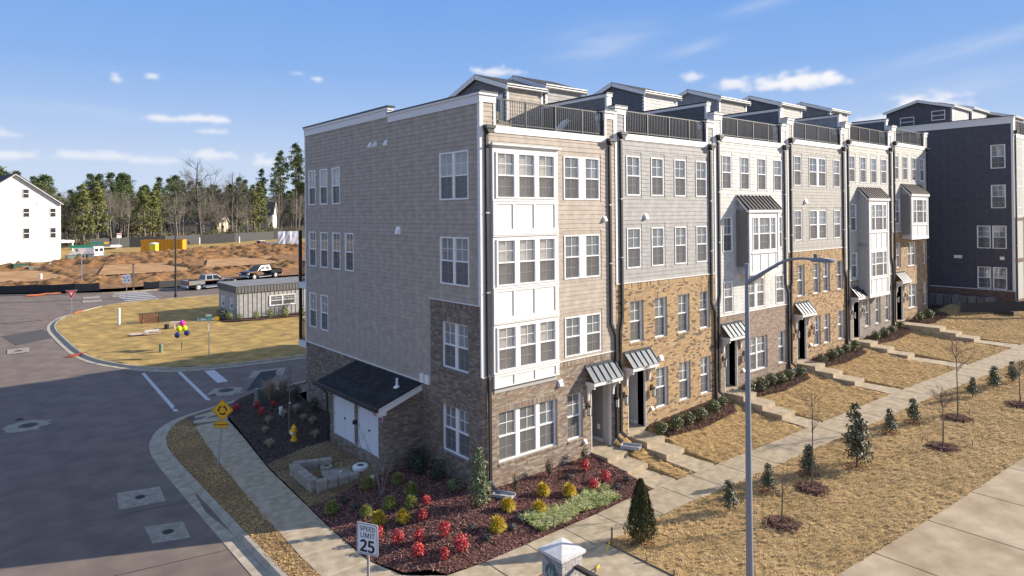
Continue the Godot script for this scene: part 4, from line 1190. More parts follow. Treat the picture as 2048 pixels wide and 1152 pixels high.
	mb.box(Vector3(dx1 - 0.05, fy, -1.5), Vector3(dx1 - 0.031, fy + 0.13, -0.43))
	part(h, "porch_trim", mb, M.white)
	mb = Mb.new()
	mb.box(Vector3(dx0 + 0.08, fy + 0.01, -1.495), Vector3(dx1 - 0.1, 2.35, -1.45))
	var dr := part(h, "door", mb, M.door)
	for e in [[0.25, 1.0], [1.15, 1.95]]:
		mb = Mb.new(); mb.box(Vector3(dx0 + 0.2, fy + e[0], -1.449), Vector3(dx1 - 0.22, fy + e[1], -1.435)); part(dr, "door_panel", mb, M.door)
	mb = Mb.new(); mb.ball(Vector3(dx0 + 0.17, fy + 1.0, -1.41), Vector3(0.035, 0.035, 0.035), 6); part(dr, "door_handle", mb, M.bronze)
	if i == 0:
		mb = Mb.new(); mb.box(Vector3(dx1 - 0.06, 0.62, -0.72), Vector3(dx1 - 0.031, 0.82, -0.58)); part(h, "outlet_box", mb, M.vinyl)
	var ax: Array = [[5.0, 6.7, "11016"], [0.44, 2.15, "11012"], [0.46, 2.24, ""], [0.6, 2.26, ""], [0.54, 2.15, ""], [0.38, 1.98, ""]][i]
	var at: float = [3.45, 3.45, 3.42, 3.46, 3.42, 3.55][i]
	awning(h, ax[0], ax[1], at, at - 0.52, 0.5, ax[2])
	var ls: Array = [[5.1, 6.72], [0.42, 2.2], [0.58, 2.4], [0.76, 2.6], [0.72, 2.2], [0.45, 2.1]][i]
	for x in ls: lantern(h, Vector3(x, [1.88, 1.7, 1.75, 1.9, 1.85, 1.85][i], 0.012))
	# ---- downspouts
	var lx := 0.24
	var rx := w - 0.36
	var bend: float = top - (0.0 if i % 2 else 0.0)
	if i == 0:
		downspout(h, [Vector3(0.24, 12.2, 0.06), Vector3(0.24, 3.95, 0.06), Vector3(0.26, 3.8, 0.1), Vector3(0.26, 0.25, 0.1), Vector3(0.3, 0.08, 0.3)], Vector3(0.3, 12.3, 0.01))
	else:
		downspout(h, [Vector3(0.32, 12.2, 0.06), Vector3(0.32, 4.95 if i < 3 else 4.7, 0.06), Vector3(0.16, 4.4, 0.09), Vector3(0.16, 0.35, 0.09), Vector3(0.2, 0.2, 0.3)], Vector3(0.36, 12.36, 0.01))
	if i < 5:
		downspout(h, [Vector3(rx, 12.1, 0.06), Vector3(rx, 5.0, 0.06), Vector3(w - 0.09, 4.5, 0.08), Vector3(w - 0.09, 0.4, 0.09), Vector3(w - 0.05, 0.25, 0.3)], Vector3(rx + 0.02, 12.24, 0.01))
	else:
		downspout(h, [Vector3(w - 0.1, 12.1, 0.06), Vector3(w - 0.1, 0.4, 0.07), Vector3(w - 0.1, 0.2, 0.3)], Vector3(w - 0.1, 12.24, 0.01))
	# ---- vents
	if i == 0: hood_vent(h, front, 6.2, 9.2); hood_vent(h, front, 3.66, 3.08, 0.2)
	if i == 1: hood_vent(h, front, 1.93, 9.07, 0.2); hood_vent(h, front, 2.85, 2.95, 0.2); hood_vent(h, front, 2.2, 0.9, 0.13)
	if i == 2: hood_vent(h, front, 2.2, 3.1, 0.2); hood_vent(h, front, 2.35, 1.0, 0.13)
	if i == 3: hood_vent(h, front, 2.0, 9.1, 0.22); hood_vent(h, front, 2.4, 1.05, 0.13)
	if i == 0: hood_vent(h, front, 4.95, 0.62, 0.13)
	# ---- bays
	var pale := [mat(0.5, 0.51, 0.53, 0.6), mat(0.64, 0.65, 0.665, 0.6, M.soft, 2.0)]
	if i == 2: box_bay(h, 2.04, 4.88, 5.78, 8.95, 0.6, [[c3, d3]], pale)
	if i == 4: box_bay(h, 1.88, 4.86, 2.8, 8.95, 0.6, [[c2 + 0.05, d2 + 0.12], [c3, d3]], pale)
	if i == 5: box_bay(h, 1.68, 4.78, 5.85, 8.95, 0.6, [[c3, d3]], pale)
	if i == 0:
		flat_bay(h, front)
		left_wall(h, list, tones, palette)
	lay(h, list, palette, 290 if i == 0 else 0, eye)
	return h

func stair_house(h: Node, x0: float, x1: float, z0: float, z1: float, y0: float, eave: float, light: Array, dark: Array, i: int):
	var zm := (z0 + z1) / 2
	var ridge := eave + 0.72
	var mb := Mb.new()
	mb.box(Vector3(x0, y0, z1), Vector3(x1, eave - 0.05, z0))
	mb.prism(PackedVector2Array([Vector2(z1, eave - 0.05), Vector2(z0, eave - 0.05), Vector2(zm, ridge - 0.1)]), Transform3D(Basis(Vector3(0, 0, 1), Vector3.UP, Vector3(-1, 0, 0)), Vector3((x0 + x1) / 2, 0, 0)), x1 - x0)
	var s := part(h, "stair_house", mb, dark[1])
	boards(s, frame_of(Vector3(0, 0, z0 + 0.001), Vector3.RIGHT), x0 + 0.1, x1 - 0.1, y0 + 0.1, eave - 0.12, [], light, 0.0)
	var g := func(y: float) -> Vector2:
		var k := clampf((y - eave + 0.05) / (ridge - eave - 0.05), 0.0, 1.0)
		return Vector2(lerpf(z1, zm, k), lerpf(z0, zm, k))
	var dholes := []
	if i == 0: dholes = [[-5.35, 12.46, -4.4, 14.65]]
	boards(s, frame_of(Vector3(x0 - 0.001, 0, 0), Vector3.BACK), z1, z0, y0 + 0.1, ridge - 0.1, dholes, dark, 0.0, g)
	if i == 0:
		mb = Mb.new(); mb.box(Vector3(x0 - 0.05, y0, -5.35), Vector3(x0 - 0.004, 14.65, -5.2)); mb.box(Vector3(x0 - 0.05, y0, -4.55), Vector3(x0 - 0.004, 14.65, -4.4)); mb.box(Vector3(x0 - 0.05, 14.5, -5.2), Vector3(x0 - 0.004, 14.65, -4.55))
		var dr := part(s, "roof_door", mb, M.white)
		mb = Mb.new(); mb.box(Vector3(x0 - 0.03, y0 + 0.2, -5.19), Vector3(x0 - 0.01, 14.49, -4.56)); part(dr, "door_glass", mb, mat(0.06, 0.09, 0.13, 0.05))
	mb = Mb.new()
	mb.box(Vector3(x0 - 0.012, y0, z0 - 0.1), Vector3(x0 + 0.1, eave - 0.12, z0 + 0.026))
	mb.box(Vector3(x1 - 0.1, y0, z0 - 0.1), Vector3(x1 + 0.012, eave - 0.12, z0 + 0.026))
	mb.box(Vector3(x0 - 0.012, eave - 0.14, z0 - 0.02), Vector3(x1 + 0.012, eave - 0.04, z0 + 0.2))
	mb.box(Vector3(x0 - 0.14, eave - 0.12, z0 + 0.2), Vector3(x1 + 0.14, eave + 0.03, z0 + 0.235))
	part(s, "trim", mb, M.white)
	var over := 0.24
	var sl := (ridge - eave) / (z0 - zm)
	for e in [1.0, -1.0]:
		mb = Mb.new()
		var za: float = zm + e * (z0 - zm + over); var ya := eave - over * sl + 0.06
		var a := Vector3(x0 - 0.16, ya, za); var b := Vector3(x1 + 0.16, ya, za); var d := Vector3(x1 + 0.16, ridge + 0.06, zm); var f := Vector3(x0 - 0.16, ridge + 0.06, zm)
		var t := Vector3(0, -0.05, 0)
		if e > 0: mb.quad(a, b, d, f); mb.quad(b + t, a + t, f + t, d + t); mb.quad(a + t, b + t, b, a)
		else: mb.quad(b, a, f, d); mb.quad(a + t, b + t, d + t, f + t); mb.quad(b + t, a + t, a, b)
		part(s, "roof_slope", mb, M.shingle_b)
		for x in [x0 - 0.155, x1 + 0.155]:
			mb = Mb.new()
			mb.beam(Vector3(x, ya - 0.12, za - e * 0.01), Vector3(x, ridge - 0.07, zm), 0.045, 0.2)
			part(s, "rake_board", mb, M.white)

# the flat white bay of the corner house
func flat_bay(h: Node, t: Transform3D):
	var x0 := 0.44; var x1 := 3.53
	var z := 0.12
	var tt := Transform3D(Basis(), Vector3(0, 0, z))
	var rows := [[4.0, 5.52], [6.93, 8.55], [9.97, 11.58]]
	var mb := Mb.new()
	var holes := []
	for r in rows: holes.append([x0 + 0.13, r[0], x1 - 0.13, r[1]])
	plain_wall(mb, tt, x0, x1, 3.44, 11.75, holes, 0.0, 0.03)
	mb.quad(Vector3(x0, 3.44, 0), Vector3(x0, 3.44, z), Vector3(x0, 11.75, z), Vector3(x0, 11.75, 0))
	mb.quad(Vector3(x1, 3.44, z), Vector3(x1, 3.44, 0), Vector3(x1, 11.75, 0), Vector3(x1, 11.75, z))
	mb.quad(Vector3(x0, 3.44, 0), Vector3(x1, 3.44, 0), Vector3(x1, 3.44, z), Vector3(x0, 3.44, z))
	mb.quad(Vector3(x0, 11.75, z), Vector3(x1, 11.75, z), Vector3(x1, 11.75, 0), Vector3(x0, 11.75, 0))
	var b := part(h, "bay", mb, M.white)
	for r in rows:
		var w := x1 - x0 - 0.26
		window(b, tt, x0 + 0.13, r[0], w, r[1] - r[0], [[0.05, 0.82], [1.02, 1.77], [1.97, w - 0.09]], "S", int(r[0] * 7), 0.06)
	for p in [[3.44, 3.9], [5.66, 6.83], [8.7, 9.86]]:
		mb = Mb.new()
		var hi := 0.2 if p[0] > 4 else 0.05
		mb.box(Vector3(x0, p[0], z + 0.001), Vector3(x1, p[0] + hi, z + 0.026)); mb.box(Vector3(x0, p[1] - 0.09, z + 0.001), Vector3(x1, p[1], z + 0.026))
		for x in [x0, 1.32, 2.3, x1 - 0.2]: mb.box(Vector3(x, p[0] + hi, z + 0.001), Vector3(x + (0.17 if x == x0 or x > 3 else 0.1), p[1] - 0.09, z + 0.026))
		part(b, "panel_frame", mb, M.white)
	for y in [3.93, 5.63, 6.85, 8.66, 9.88]:
		mb = Mb.new(); mb.box(Vector3(x0 - 0.01, y - 0.014, z + 0.002), Vector3(x1 + 0.01, y + 0.014, z + 0.042)); part(b, "ledge", mb, M.white)
	mb = Mb.new(); mb.box(Vector3(x0 - 0.02, 11.75, 0.002), Vector3(x1 + 0.02, 11.8, z + 0.06)); mb.box(Vector3(x0 - 0.09, 11.802, 0.002), Vector3(x1 + 0.09, 11.85, z + 0.12)); part(b, "head_cap", mb, M.white)

# the long side wall of the corner house, facing left
func left_wall(h: Node, list: Array, tones: Array, palette: Array):
	var t := frame_of(Vector3.ZERO, Vector3.BACK)
	var win := []
	for e in [[-2.44, 9.95, -0.65, 11.67, 2], [-2.44, 6.9, -0.65, 8.62, 2], [-14.26, 9.95, -13.42, 11.67, 1], [-12.92, 9.95, -12.06, 11.67, 1], [-11.56, 9.95, -10.70, 11.67, 1],
			[-14.26, 6.9, -13.42, 8.62, 1], [-12.92, 6.9, -12.06, 8.62, 1], [-11.57, 6.9, -10.72, 8.62, 1], [-10.22, 6.9, -9.38, 8.62, 1], [-14.26, 3.87, -13.42, 5.58, 1], [-12.92, 3.87, -12.08, 5.58, 1]]: win.append(e)
	var low := [[-2.44, 3.85, -0.76, 5.54, 2], [-2.44, 0.82, -0.76, 2.52, 2]]
	var dl := []
	var nt := palette.size()
	var holes := []
	for b in low: holes.append([b[0], b[1], b[2], b[3]])
	var mb := Mb.new()
	plain_wall(mb, t, -3.15, 0.0, -0.9, 6.28, holes, 0.0, 0.1)
	plain_wall(mb, t, -DEEP, -3.15, -0.9, 3.03, [], 0.0)
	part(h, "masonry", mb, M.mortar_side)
	var bh := []
	for b in low: bh.append([b[0], b[1] - 0.1, b[2], b[3] + 0.2])
	bricks(dl, t, -3.15, 0.0, 3.03 + 0.012, 6.08, bh, nt)
	bricks(dl, t, -DEEP, 0.0, -0.9 + 0.0049, 2.83, bh, nt)
	soldiers(dl, t, -3.15, 0.0, 6.08, nt)
	soldiers(dl, t, -DEEP, -3.15, 2.83, nt)
	bricks(dl, t, -3.15, 0.0, 2.83, 3.04, [], nt)
	for b in low:
		soldiers(dl, t, b[0], b[2], b[3] + 0.002, nt)
		sill(dl, t, b[0] - 0.03, b[2] + 0.03, b[1], nt)
	var n := 200
	for b in low: window(h, t, b[0], b[1], b[2] - b[0], b[3] - b[1], sashes(b[2] - b[0], 2, 0.04, 0.12), "B", n, 0.04, 0.26); n += 1
	var sh := []
	for b in win: sh.append([b[0], b[1], b[2], b[3]])
	mb = Mb.new()
	plain_wall(mb, t, -DEEP, 0.0, 6.28, 13.3, sh, 0.0, 0.06)
	plain_wall(mb, t, -DEEP, -3.15, 3.03, 6.28, sh, 0.0, 0.06)
	part(h, "sheathing", mb, tones[1])
	var bd := sh.duplicate()
	bd.append([-3.15, 2.9, 0.0, 6.31])
	boards(h, t, -DEEP + 0.08, -0.1, 3.07, 13.5, bd, tones, 4.9)
	for b in win: window(h, t, b[0], b[1], b[2] - b[0], b[3] - b[1], sashes(b[2] - b[0], b[4], 0.04, 0.1), "S", n, 0.04, 0.36 if b[0] > -3.0 else 2.0); n += 1
	mb = Mb.new()
	mb.box(Vector3(-0.05, 3.03, -DEEP), Vector3(-0.002, 3.075, -3.2)); mb.box(Vector3(-0.05, 6.28, -3.2), Vector3(-0.002, 6.32, 0.05))
	part(h, "band_flashing", mb, M.white)
	mb = Mb.new()
	mb.box(Vector3(-0.034, 3.08, -DEEP - 0.02), Vector3(-0.001, 13.45, -DEEP + 0.09))
	mb.box(Vector3(-0.034, 6.325, -0.11), Vector3(-0.001, 13.25, 0.034))
	mb.box(Vector3(-0.034, 3.88, -0.035), Vector3(-0.001, 6.27, 0.034))
	part(h, "corner_board", mb, M.white)
	# parapet band in two heights
	mb = Mb.new()
	mb.box(Vector3(-0.045, 13.22, -6.2), Vector3(0.2, 13.54, -0.452)); mb.box(Vector3(-0.08, 13.5, -6.22), Vector3(0.21, 13.58, -0.492))
	mb.box(Vector3(-0.05, 13.22, -0.45), Vector3(-0.011, 13.5, 0.05)); mb.box(Vector3(-0.09, 13.5, -0.49), Vector3(-0.051, 13.58, 0.1))
	mb.box(Vector3(-0.045, 13.46, -DEEP - 0.04), Vector3(0.2, 13.8, -6.2)); mb.box(Vector3(-0.08, 13.76, -DEEP - 0.07), Vector3(0.21, 13.86, -6.15))
	part(h, "parapet_band", mb, M.white)
	mb = Mb.new()
	mb.box(Vector3(-0.1, 13.581, -6.22), Vector3(0.25, 13.63, -0.5)); mb.box(Vector3(-0.1, 13.861, -DEEP - 0.09), Vector3(0.25, 13.93, -6.1))
	part(h, "coping", mb, M.coping)
	for p in [[-7.75, 12.42], [-7.3, 12.42], [-6.4, 12.4]]: hood_vent(h, t, p[0], p[1], 0.19)
	hood_vent(h, t, -5.45, 8.8, 0.26)
	for p in [[-3.72, 3.2], [-3.36, 3.2]]:
		mb = Mb.new(); mb.boxt(t * Transform3D(Basis(), Vector3(p[0], p[1], 0.04)), Vector3(0.24, 0.34, 0.075)); part(h, "meter_box", mb, M.vinyl)
	closet(h, dl, nt)
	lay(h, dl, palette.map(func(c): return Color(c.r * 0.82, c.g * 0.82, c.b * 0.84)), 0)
	# balconies at the back
	for y in [2.9, 5.95]:
		mb = Mb.new(); mb.box(Vector3(0.2, y - 0.32, -DEEP - 1.5), Vector3(6.4, y, -DEEP)); var bal := part(h, "balcony", mb, M.white)
		railing(bal, Vector3(0.25, y, -DEEP - 0.05), Vector3(0.25, y, -DEEP - 1.45), 1.05, [0.98], false)
		railing(bal, Vector3(0.25, y, -DEEP - 1.45), Vector3(6.35, y, -DEEP - 1.45), 1.05, [0.25, 0.5, 0.75, 1.0], false)
		mb = Mb.new(); mb.box(Vector3(0.22, y, -DEEP - 1.5), Vector3(0.36, y + 2.7, -DEEP - 1.36)); part(bal, "column", mb, M.black)

# the small brick lean-to with two pairs of white doors
func closet(h: Node, dl: Array, nt: int):
	var X := -1.6
	var t := frame_of(Vector3(X, 0, 0), Vector3.BACK)
	var r := frame_of(Vector3(0, 0, -3.88), Vector3.RIGHT)
	var holes := [[-8.1, 0.34, -6.22, 2.14], [-5.9, 0.34, -4.28, 2.14]]
	var mb := Mb.new()
	plain_wall(mb, t, -8.46, -3.88, -0.9, 2.42, holes, 0.0, 0.08)
	mb.prism(PackedVector2Array([Vector2(X, -0.9), Vector2(-0.001, -0.9), Vector2(-0.001, 2.92), Vector2(X, 2.42)]), Transform3D(Basis(), Vector3(0, 0, -3.89)), 0.02)
	mb.prism(PackedVector2Array([Vector2(X, -0.9), Vector2(-0.001, -0.9), Vector2(-0.001, 2.92), Vector2(X, 2.42)]), Transform3D(Basis(), Vector3(0, 0, -8.45)), 0.02)
	var c := part(h, "lean_to", mb, M.mortar_side)
	bricks(dl, t, -8.46, -3.88, -0.9, 2.42, holes, nt)
	var rows := int(3.7 / BH)
	for k in rows:
		var y := -0.9 + k * BH
		var xl := X if y < 2.36 else lerpf(X, 0.0, (y - 2.36) / 0.5)
		if xl < -0.1: bricks(dl, r, xl, -0.01, y, y + BH, [], nt)
	for e in holes:
		mb = Mb.new()
		for k in 2:
			var a := lerpf(e[0] + 0.03, e[2] - 0.03, k * 0.5) + (0.006 if k else 0.0)
			mb.boxt(t * Transform3D(Basis(), Vector3(a + (e[2] - e[0] - 0.06) / 4 - 0.003, 1.24, -0.05)), Vector3((e[2] - e[0] - 0.06) / 2 - 0.008, 1.76, 0.04))
		var d := part(c, "double_door", mb, M.white_door)
		mb = Mb.new()
		for q in [[e[0] + 0.015, 0.03], [e[2] - 0.015, 0.03]]: mb.boxt(t * Transform3D(Basis(), Vector3(q[0], 1.24, -0.035)), Vector3(q[1], 1.8, 0.09))
		mb.boxt(t * Transform3D(Basis(), Vector3((e[0] + e[2]) / 2, 2.125, -0.035)), Vector3(e[2] - e[0] - 0.06, 0.03, 0.09))
		part(d, "door_frame", mb, M.white_door)
		mb = Mb.new(); mb.ball(t * Vector3((e[0] + e[2]) / 2 + 0.07, 1.2, 0.0), Vector3(0.04, 0.04, 0.04), 5); part(d, "door_handle", mb, M.bronze)
		mb = Mb.new()
		for y in [0.6, 1.2, 1.9]: mb.boxt(t * Transform3D(Basis(), Vector3(e[0] + 0.035, y, -0.02)), Vector3(0.025, 0.1, 0.03))
		part(d, "hinge", mb, M.galv)
	mb = Mb.new(); mb.lathe(t * Vector3(-6.06, 1.3, 0.02), [[0.0, 0.0], [0.09, 0.0], [0.09, 0.12], [0.0, 0.14]], 10, Basis(Vector3(0, 0, 1), PI / 2)); part(c, "alarm_bell", mb, M.black)
	# roof: courses of shingles
	var ra := Vector2(-1.92, 2.36); var rb := Vector2(0.0, 2.98)
	var rows2 := 14
	var mats := [M.shingle, M.shingle_b, M.shingle_c]
	mb = Mb.new(); mb.quad(Vector3(ra.x, ra.y - 0.02, -9.2), Vector3(ra.x, ra.y - 0.02, -3.75), Vector3(rb.x, rb.y - 0.02, -3.75), Vector3(rb.x, rb.y - 0.02, -9.2))
	mb.quad(Vector3(ra.x, ra.y - 0.1, -3.75), Vector3(ra.x, ra.y - 0.1, -9.2), Vector3(rb.x, rb.y - 0.1, -9.2), Vector3(rb.x, rb.y - 0.1, -3.75))
	var rf := part(c, "roof", mb, M.shingle)
	for k in rows2:
		var p := ra.lerp(rb, float(k) / rows2); var q := ra.lerp(rb, float(k + 1) / rows2)
		var z := -9.2
		while z < -3.76:
			var z1 := minf(z + rng.randf_range(0.22, 0.36), -3.75)
			mb = Mb.new()
			var u := 0.012
			var a := Vector3(p.x, p.y + u, z + 0.004); var b := Vector3(p.x, p.y + u, z1 - 0.004); var d := Vector3(q.x, q.y + 0.002, z1 - 0.004); var e := Vector3(q.x, q.y + 0.002, z + 0.004)
			mb.quad(a, b, d, e); mb.quad(a - Vector3(0, u, 0), b - Vector3(0, u, 0), b, a)
			part(rf, "shingle", mb, mats[rng.randi() % 3])
			z = z1
	mb = Mb.new(); mb.prism(PackedVector2Array([Vector2(-1.9, 2.06), Vector2(-1.55, 2.06), Vector2(-1.55, 2.2), Vector2(0.0, 2.72), Vector2(0.0, 2.95), Vector2(-1.9, 2.34)]), Transform3D(Basis(), Vector3(0, 0, -3.79)), 0.06); part(c, "rake_board", mb, M.white)
	mb = Mb.new(); mb.box(Vector3(-2.04, 2.24, -9.25), Vector3(-1.91, 2.37, -3.7)); mb.tube([Vector3(-1.97, 2.26, -9.05), Vector3(-1.72, 2.05, -8.75), Vector3(-1.7, 1.9, -8.55), Vector3(-1.7, 0.0, -8.55)], [0.05, 0.05, 0.05, 0.05], 6); part(c, "gutter", mb, M.bronze)
	mb = Mb.new(); mb.lathe(Vector3(-0.62, 2.7, -4.6), [[0.05, 0.0], [0.05, 0.42], [0.0, 0.42]], 10); mb.lathe(Vector3(-0.62, 2.76, -4.6), [[0.15, 0.0], [0.06, 0.1]], 10); part(c, "vent_pipe", mb, M.pvc)
	# the sign on the corner pier
	mb = Mb.new(); mb.boxt(t * Transform3D(Basis(), Vector3(-4.06, 1.96, 0.025)), Vector3(0.3, 0.36, 0.012)); var s := part(c, "fire_sign", mb, M.signwhite)
	mb = Mb.new(); mb.boxt(t * Transform3D(Basis(), Vector3(-4.06, 1.96, 0.033)), Vector3(0.27, 0.33, 0.006)); part(s, "sign_face", mb, mat(0.33, 0.03, 0.2, 0.5))
	letters(s, "FDC", t * Transform3D(Basis(), Vector3(-4.06, 1.97, 0.04)), 0.12, M.signwhite)
	mb = Mb.new(); mb.boxt(t * Transform3D(Basis(), Vector3(-4.62, 1.9, -0.024)), Vector3(0.3, 0.08, 0.006)); part(s, "door_notice", mb, mat(0.55, 0.3, 0.3, 0.5))

func navy_block():
	rng.seed = 900
	var X := 47.3
	var h := thing("navy_townhouse", "dark navy end townhouse beyond the row, with plain windows and a white parapet band", "townhouse", Vector3(X, 2.4, 3.9))
	var navy := siding(0.10, 0.092, 0.105)
	var pale := siding(0.40, 0.41, 0.41)
	var t := frame_of(Vector3.ZERO, Vector3.BACK)
	var f := frame_of(Vector3.ZERO, Vector3.RIGHT)
	var holes := [[-1.42, 10.2, -0.48, 12.0, 1], [-1.42, 7.16, -0.48, 8.94, 1], [-2.36, 4.07, -1.47, 5.82, 1], [-1.36, 4.07, -0.46, 5.82, 1], [-2.36, 0.97, -1.47, 2.65, 1], [-1.36, 0.97, -0.46, 2.65, 1]]
	var sh := []
	for b in holes: sh.append([b[0], b[1], b[2], b[3]])
	var mb := Mb.new()
	plain_wall(mb, t, -15.0, 0.0, 0.9, 14.1, sh, 0.0, 0.06)
	part(h, "sheathing", mb, navy[1])
	boards(h, t, -14.9, -0.1, 0.94, 13.6, sh, navy, 4.2)
	var n := 300
	for b in holes: window(h, t, b[0], b[1], b[2] - b[0], b[3] - b[1], [[0.04, b[2] - b[0] - 0.04]], "S", n); n += 1
	mb = Mb.new(); plain_wall(mb, t, -15.0, 0.0, -1.4, 0.88, []); plain_wall(mb, f, 0.0, 9.0, -1.4, 6.5, []); part(h, "masonry", mb, M.mortar_side)
	var list := []
	bricks(list, t, -8.0, 0.0, -0.9, 0.86, [], 4)
	bricks(list, f, 0.0, 3.0, -0.9, 6.4, [], 4)
	lay(h, list, [Color(0.22, 0.13, 0.095), Color(0.27, 0.165, 0.12), Color(0.18, 0.11, 0.085), Color(0.30, 0.2, 0.15)])
	mb = Mb.new(); mb.box(Vector3(-0.05, 0.88, -15), Vector3(-0.002, 0.93, 0.05)); mb.box(Vector3(0.0, 6.5, 0.002), Vector3(9, 6.55, 0.05)); part(h, "band_flashing", mb, M.white)
	mb = Mb.new(); mb.box(Vector3(-0.035, 0.94, -0.12), Vector3(-0.001, 13.55, 0.035)); mb.box(Vector3(0.0, 6.56, 0.001), Vector3(0.12, 13.55, 0.035)); part(h, "corner_board", mb, M.white)
	mb = Mb.new(); mb.box(Vector3(-0.05, 13.55, -15), Vector3(0.2, 14.0, 0.04)); mb.box(Vector3(-0.1, 13.98, -15.1), Vector3(0.25, 14.08, 0.1)); part(h, "parapet_band", mb, M.white)
	mb = Mb.new(); mb.box(Vector3(-0.12, 14.081, -15.1), Vector3(0.28, 14.13, 0.12)); part(h, "coping", mb, M.coping)
	mb = Mb.new(); plain_wall(mb, f, 0.0, 9.0, 6.5, 12.6, [[1.1, 10.2, 1.95, 11.9], [1.1, 7.16, 1.95, 8.86]], 0.0, 0.06); part(h, "front_wall", mb, pale[1])
	boards(h, f, 0.12, 4.0, 6.56, 12.5, [[1.0, 10.1, 2.05, 12.05], [1.0, 7.06, 2.05, 9.0]], pale)
	window(h, f, 1.1, 10.2, 0.85, 1.7, [[0.04, 0.81]], "C", 330); window(h, f, 1.1, 7.16, 0.85, 1.7, [[0.04, 0.81]], "C", 331)
	mb = Mb.new(); mb.box(Vector3(0.7, 12.5, 0.001), Vector3(8.5, 12.8, 0.05)); part(h, "frieze", mb, M.white)
	mb = Mb.new(); mb.box(Vector3(0.0, 12.5, -0.5), Vector3(0.66, 14.0, 0.0)); part(h, "pilaster", mb, pale[1])
	railing(h, Vector3(0.7, 12.82, -0.1), Vector3(8.3, 12.82, -0.1), 1.0, [0.0, 0.25, 0.5, 0.75], false)
	mb = Mb.new(); mb.box(Vector3(0.1, 12.9, -15), Vector3(9, 13.2, -0.6)); part(h, "roof", mb, M.roof)
	mb = Mb.new(); mb.box(Vector3(9, -1.4, -15), Vector3(9.2, 13.2, -0.01)); mb.box(Vector3(0, -1.4, -15.2), Vector3(9.2, 13.2, -15)); part(h, "far_walls", mb, navy[1])
	downspout(h, [Vector3(0.3, 12.7, 0.08), Vector3(0.3, 0.0, 0.1), Vector3(0.4, -0.2, 0.5)], Vector3(0.3, 12.85, 0.01))
	# the gabled stair house and more roofs behind the parapet
	stair_house(h, 1.5, 5.5, -4.4, -9.4, 13.2, 15.6, pale, navy, 9)
	stair_house(h, 6.5, 10.5, -4.4, -9.4, 13.2, 15.9, pale, navy, 9)
	stair_house(h, 11.5, 14.5, -2.6, -7.4, 12.2, 15.4, pale, navy, 9)
	for e in [[-8.3, 14.2, -7.2, 15.0], [-5.9, 14.5, -4.9, 15.3]]:
		var tt := frame_of(Vector3(1.497, 0, 0), Vector3.BACK)
		window(h, tt, e[0], e[1], e[2] - e[0], e[3] - e[1], [[0.04, e[2] - e[0] - 0.04]], "C", n); n += 1
	for p in [[-3.65, 3.35], [-0.75, 3.35]]:
		mb = Mb.new()
		mb.boxt(t * Transform3D(Basis(), Vector3(p[0], p[1], 0.04)), Vector3(0.55 if p[0] < -2 else 0.28, 0.24, 0.07)); part(h, "vent_box", mb, M.vinyl)

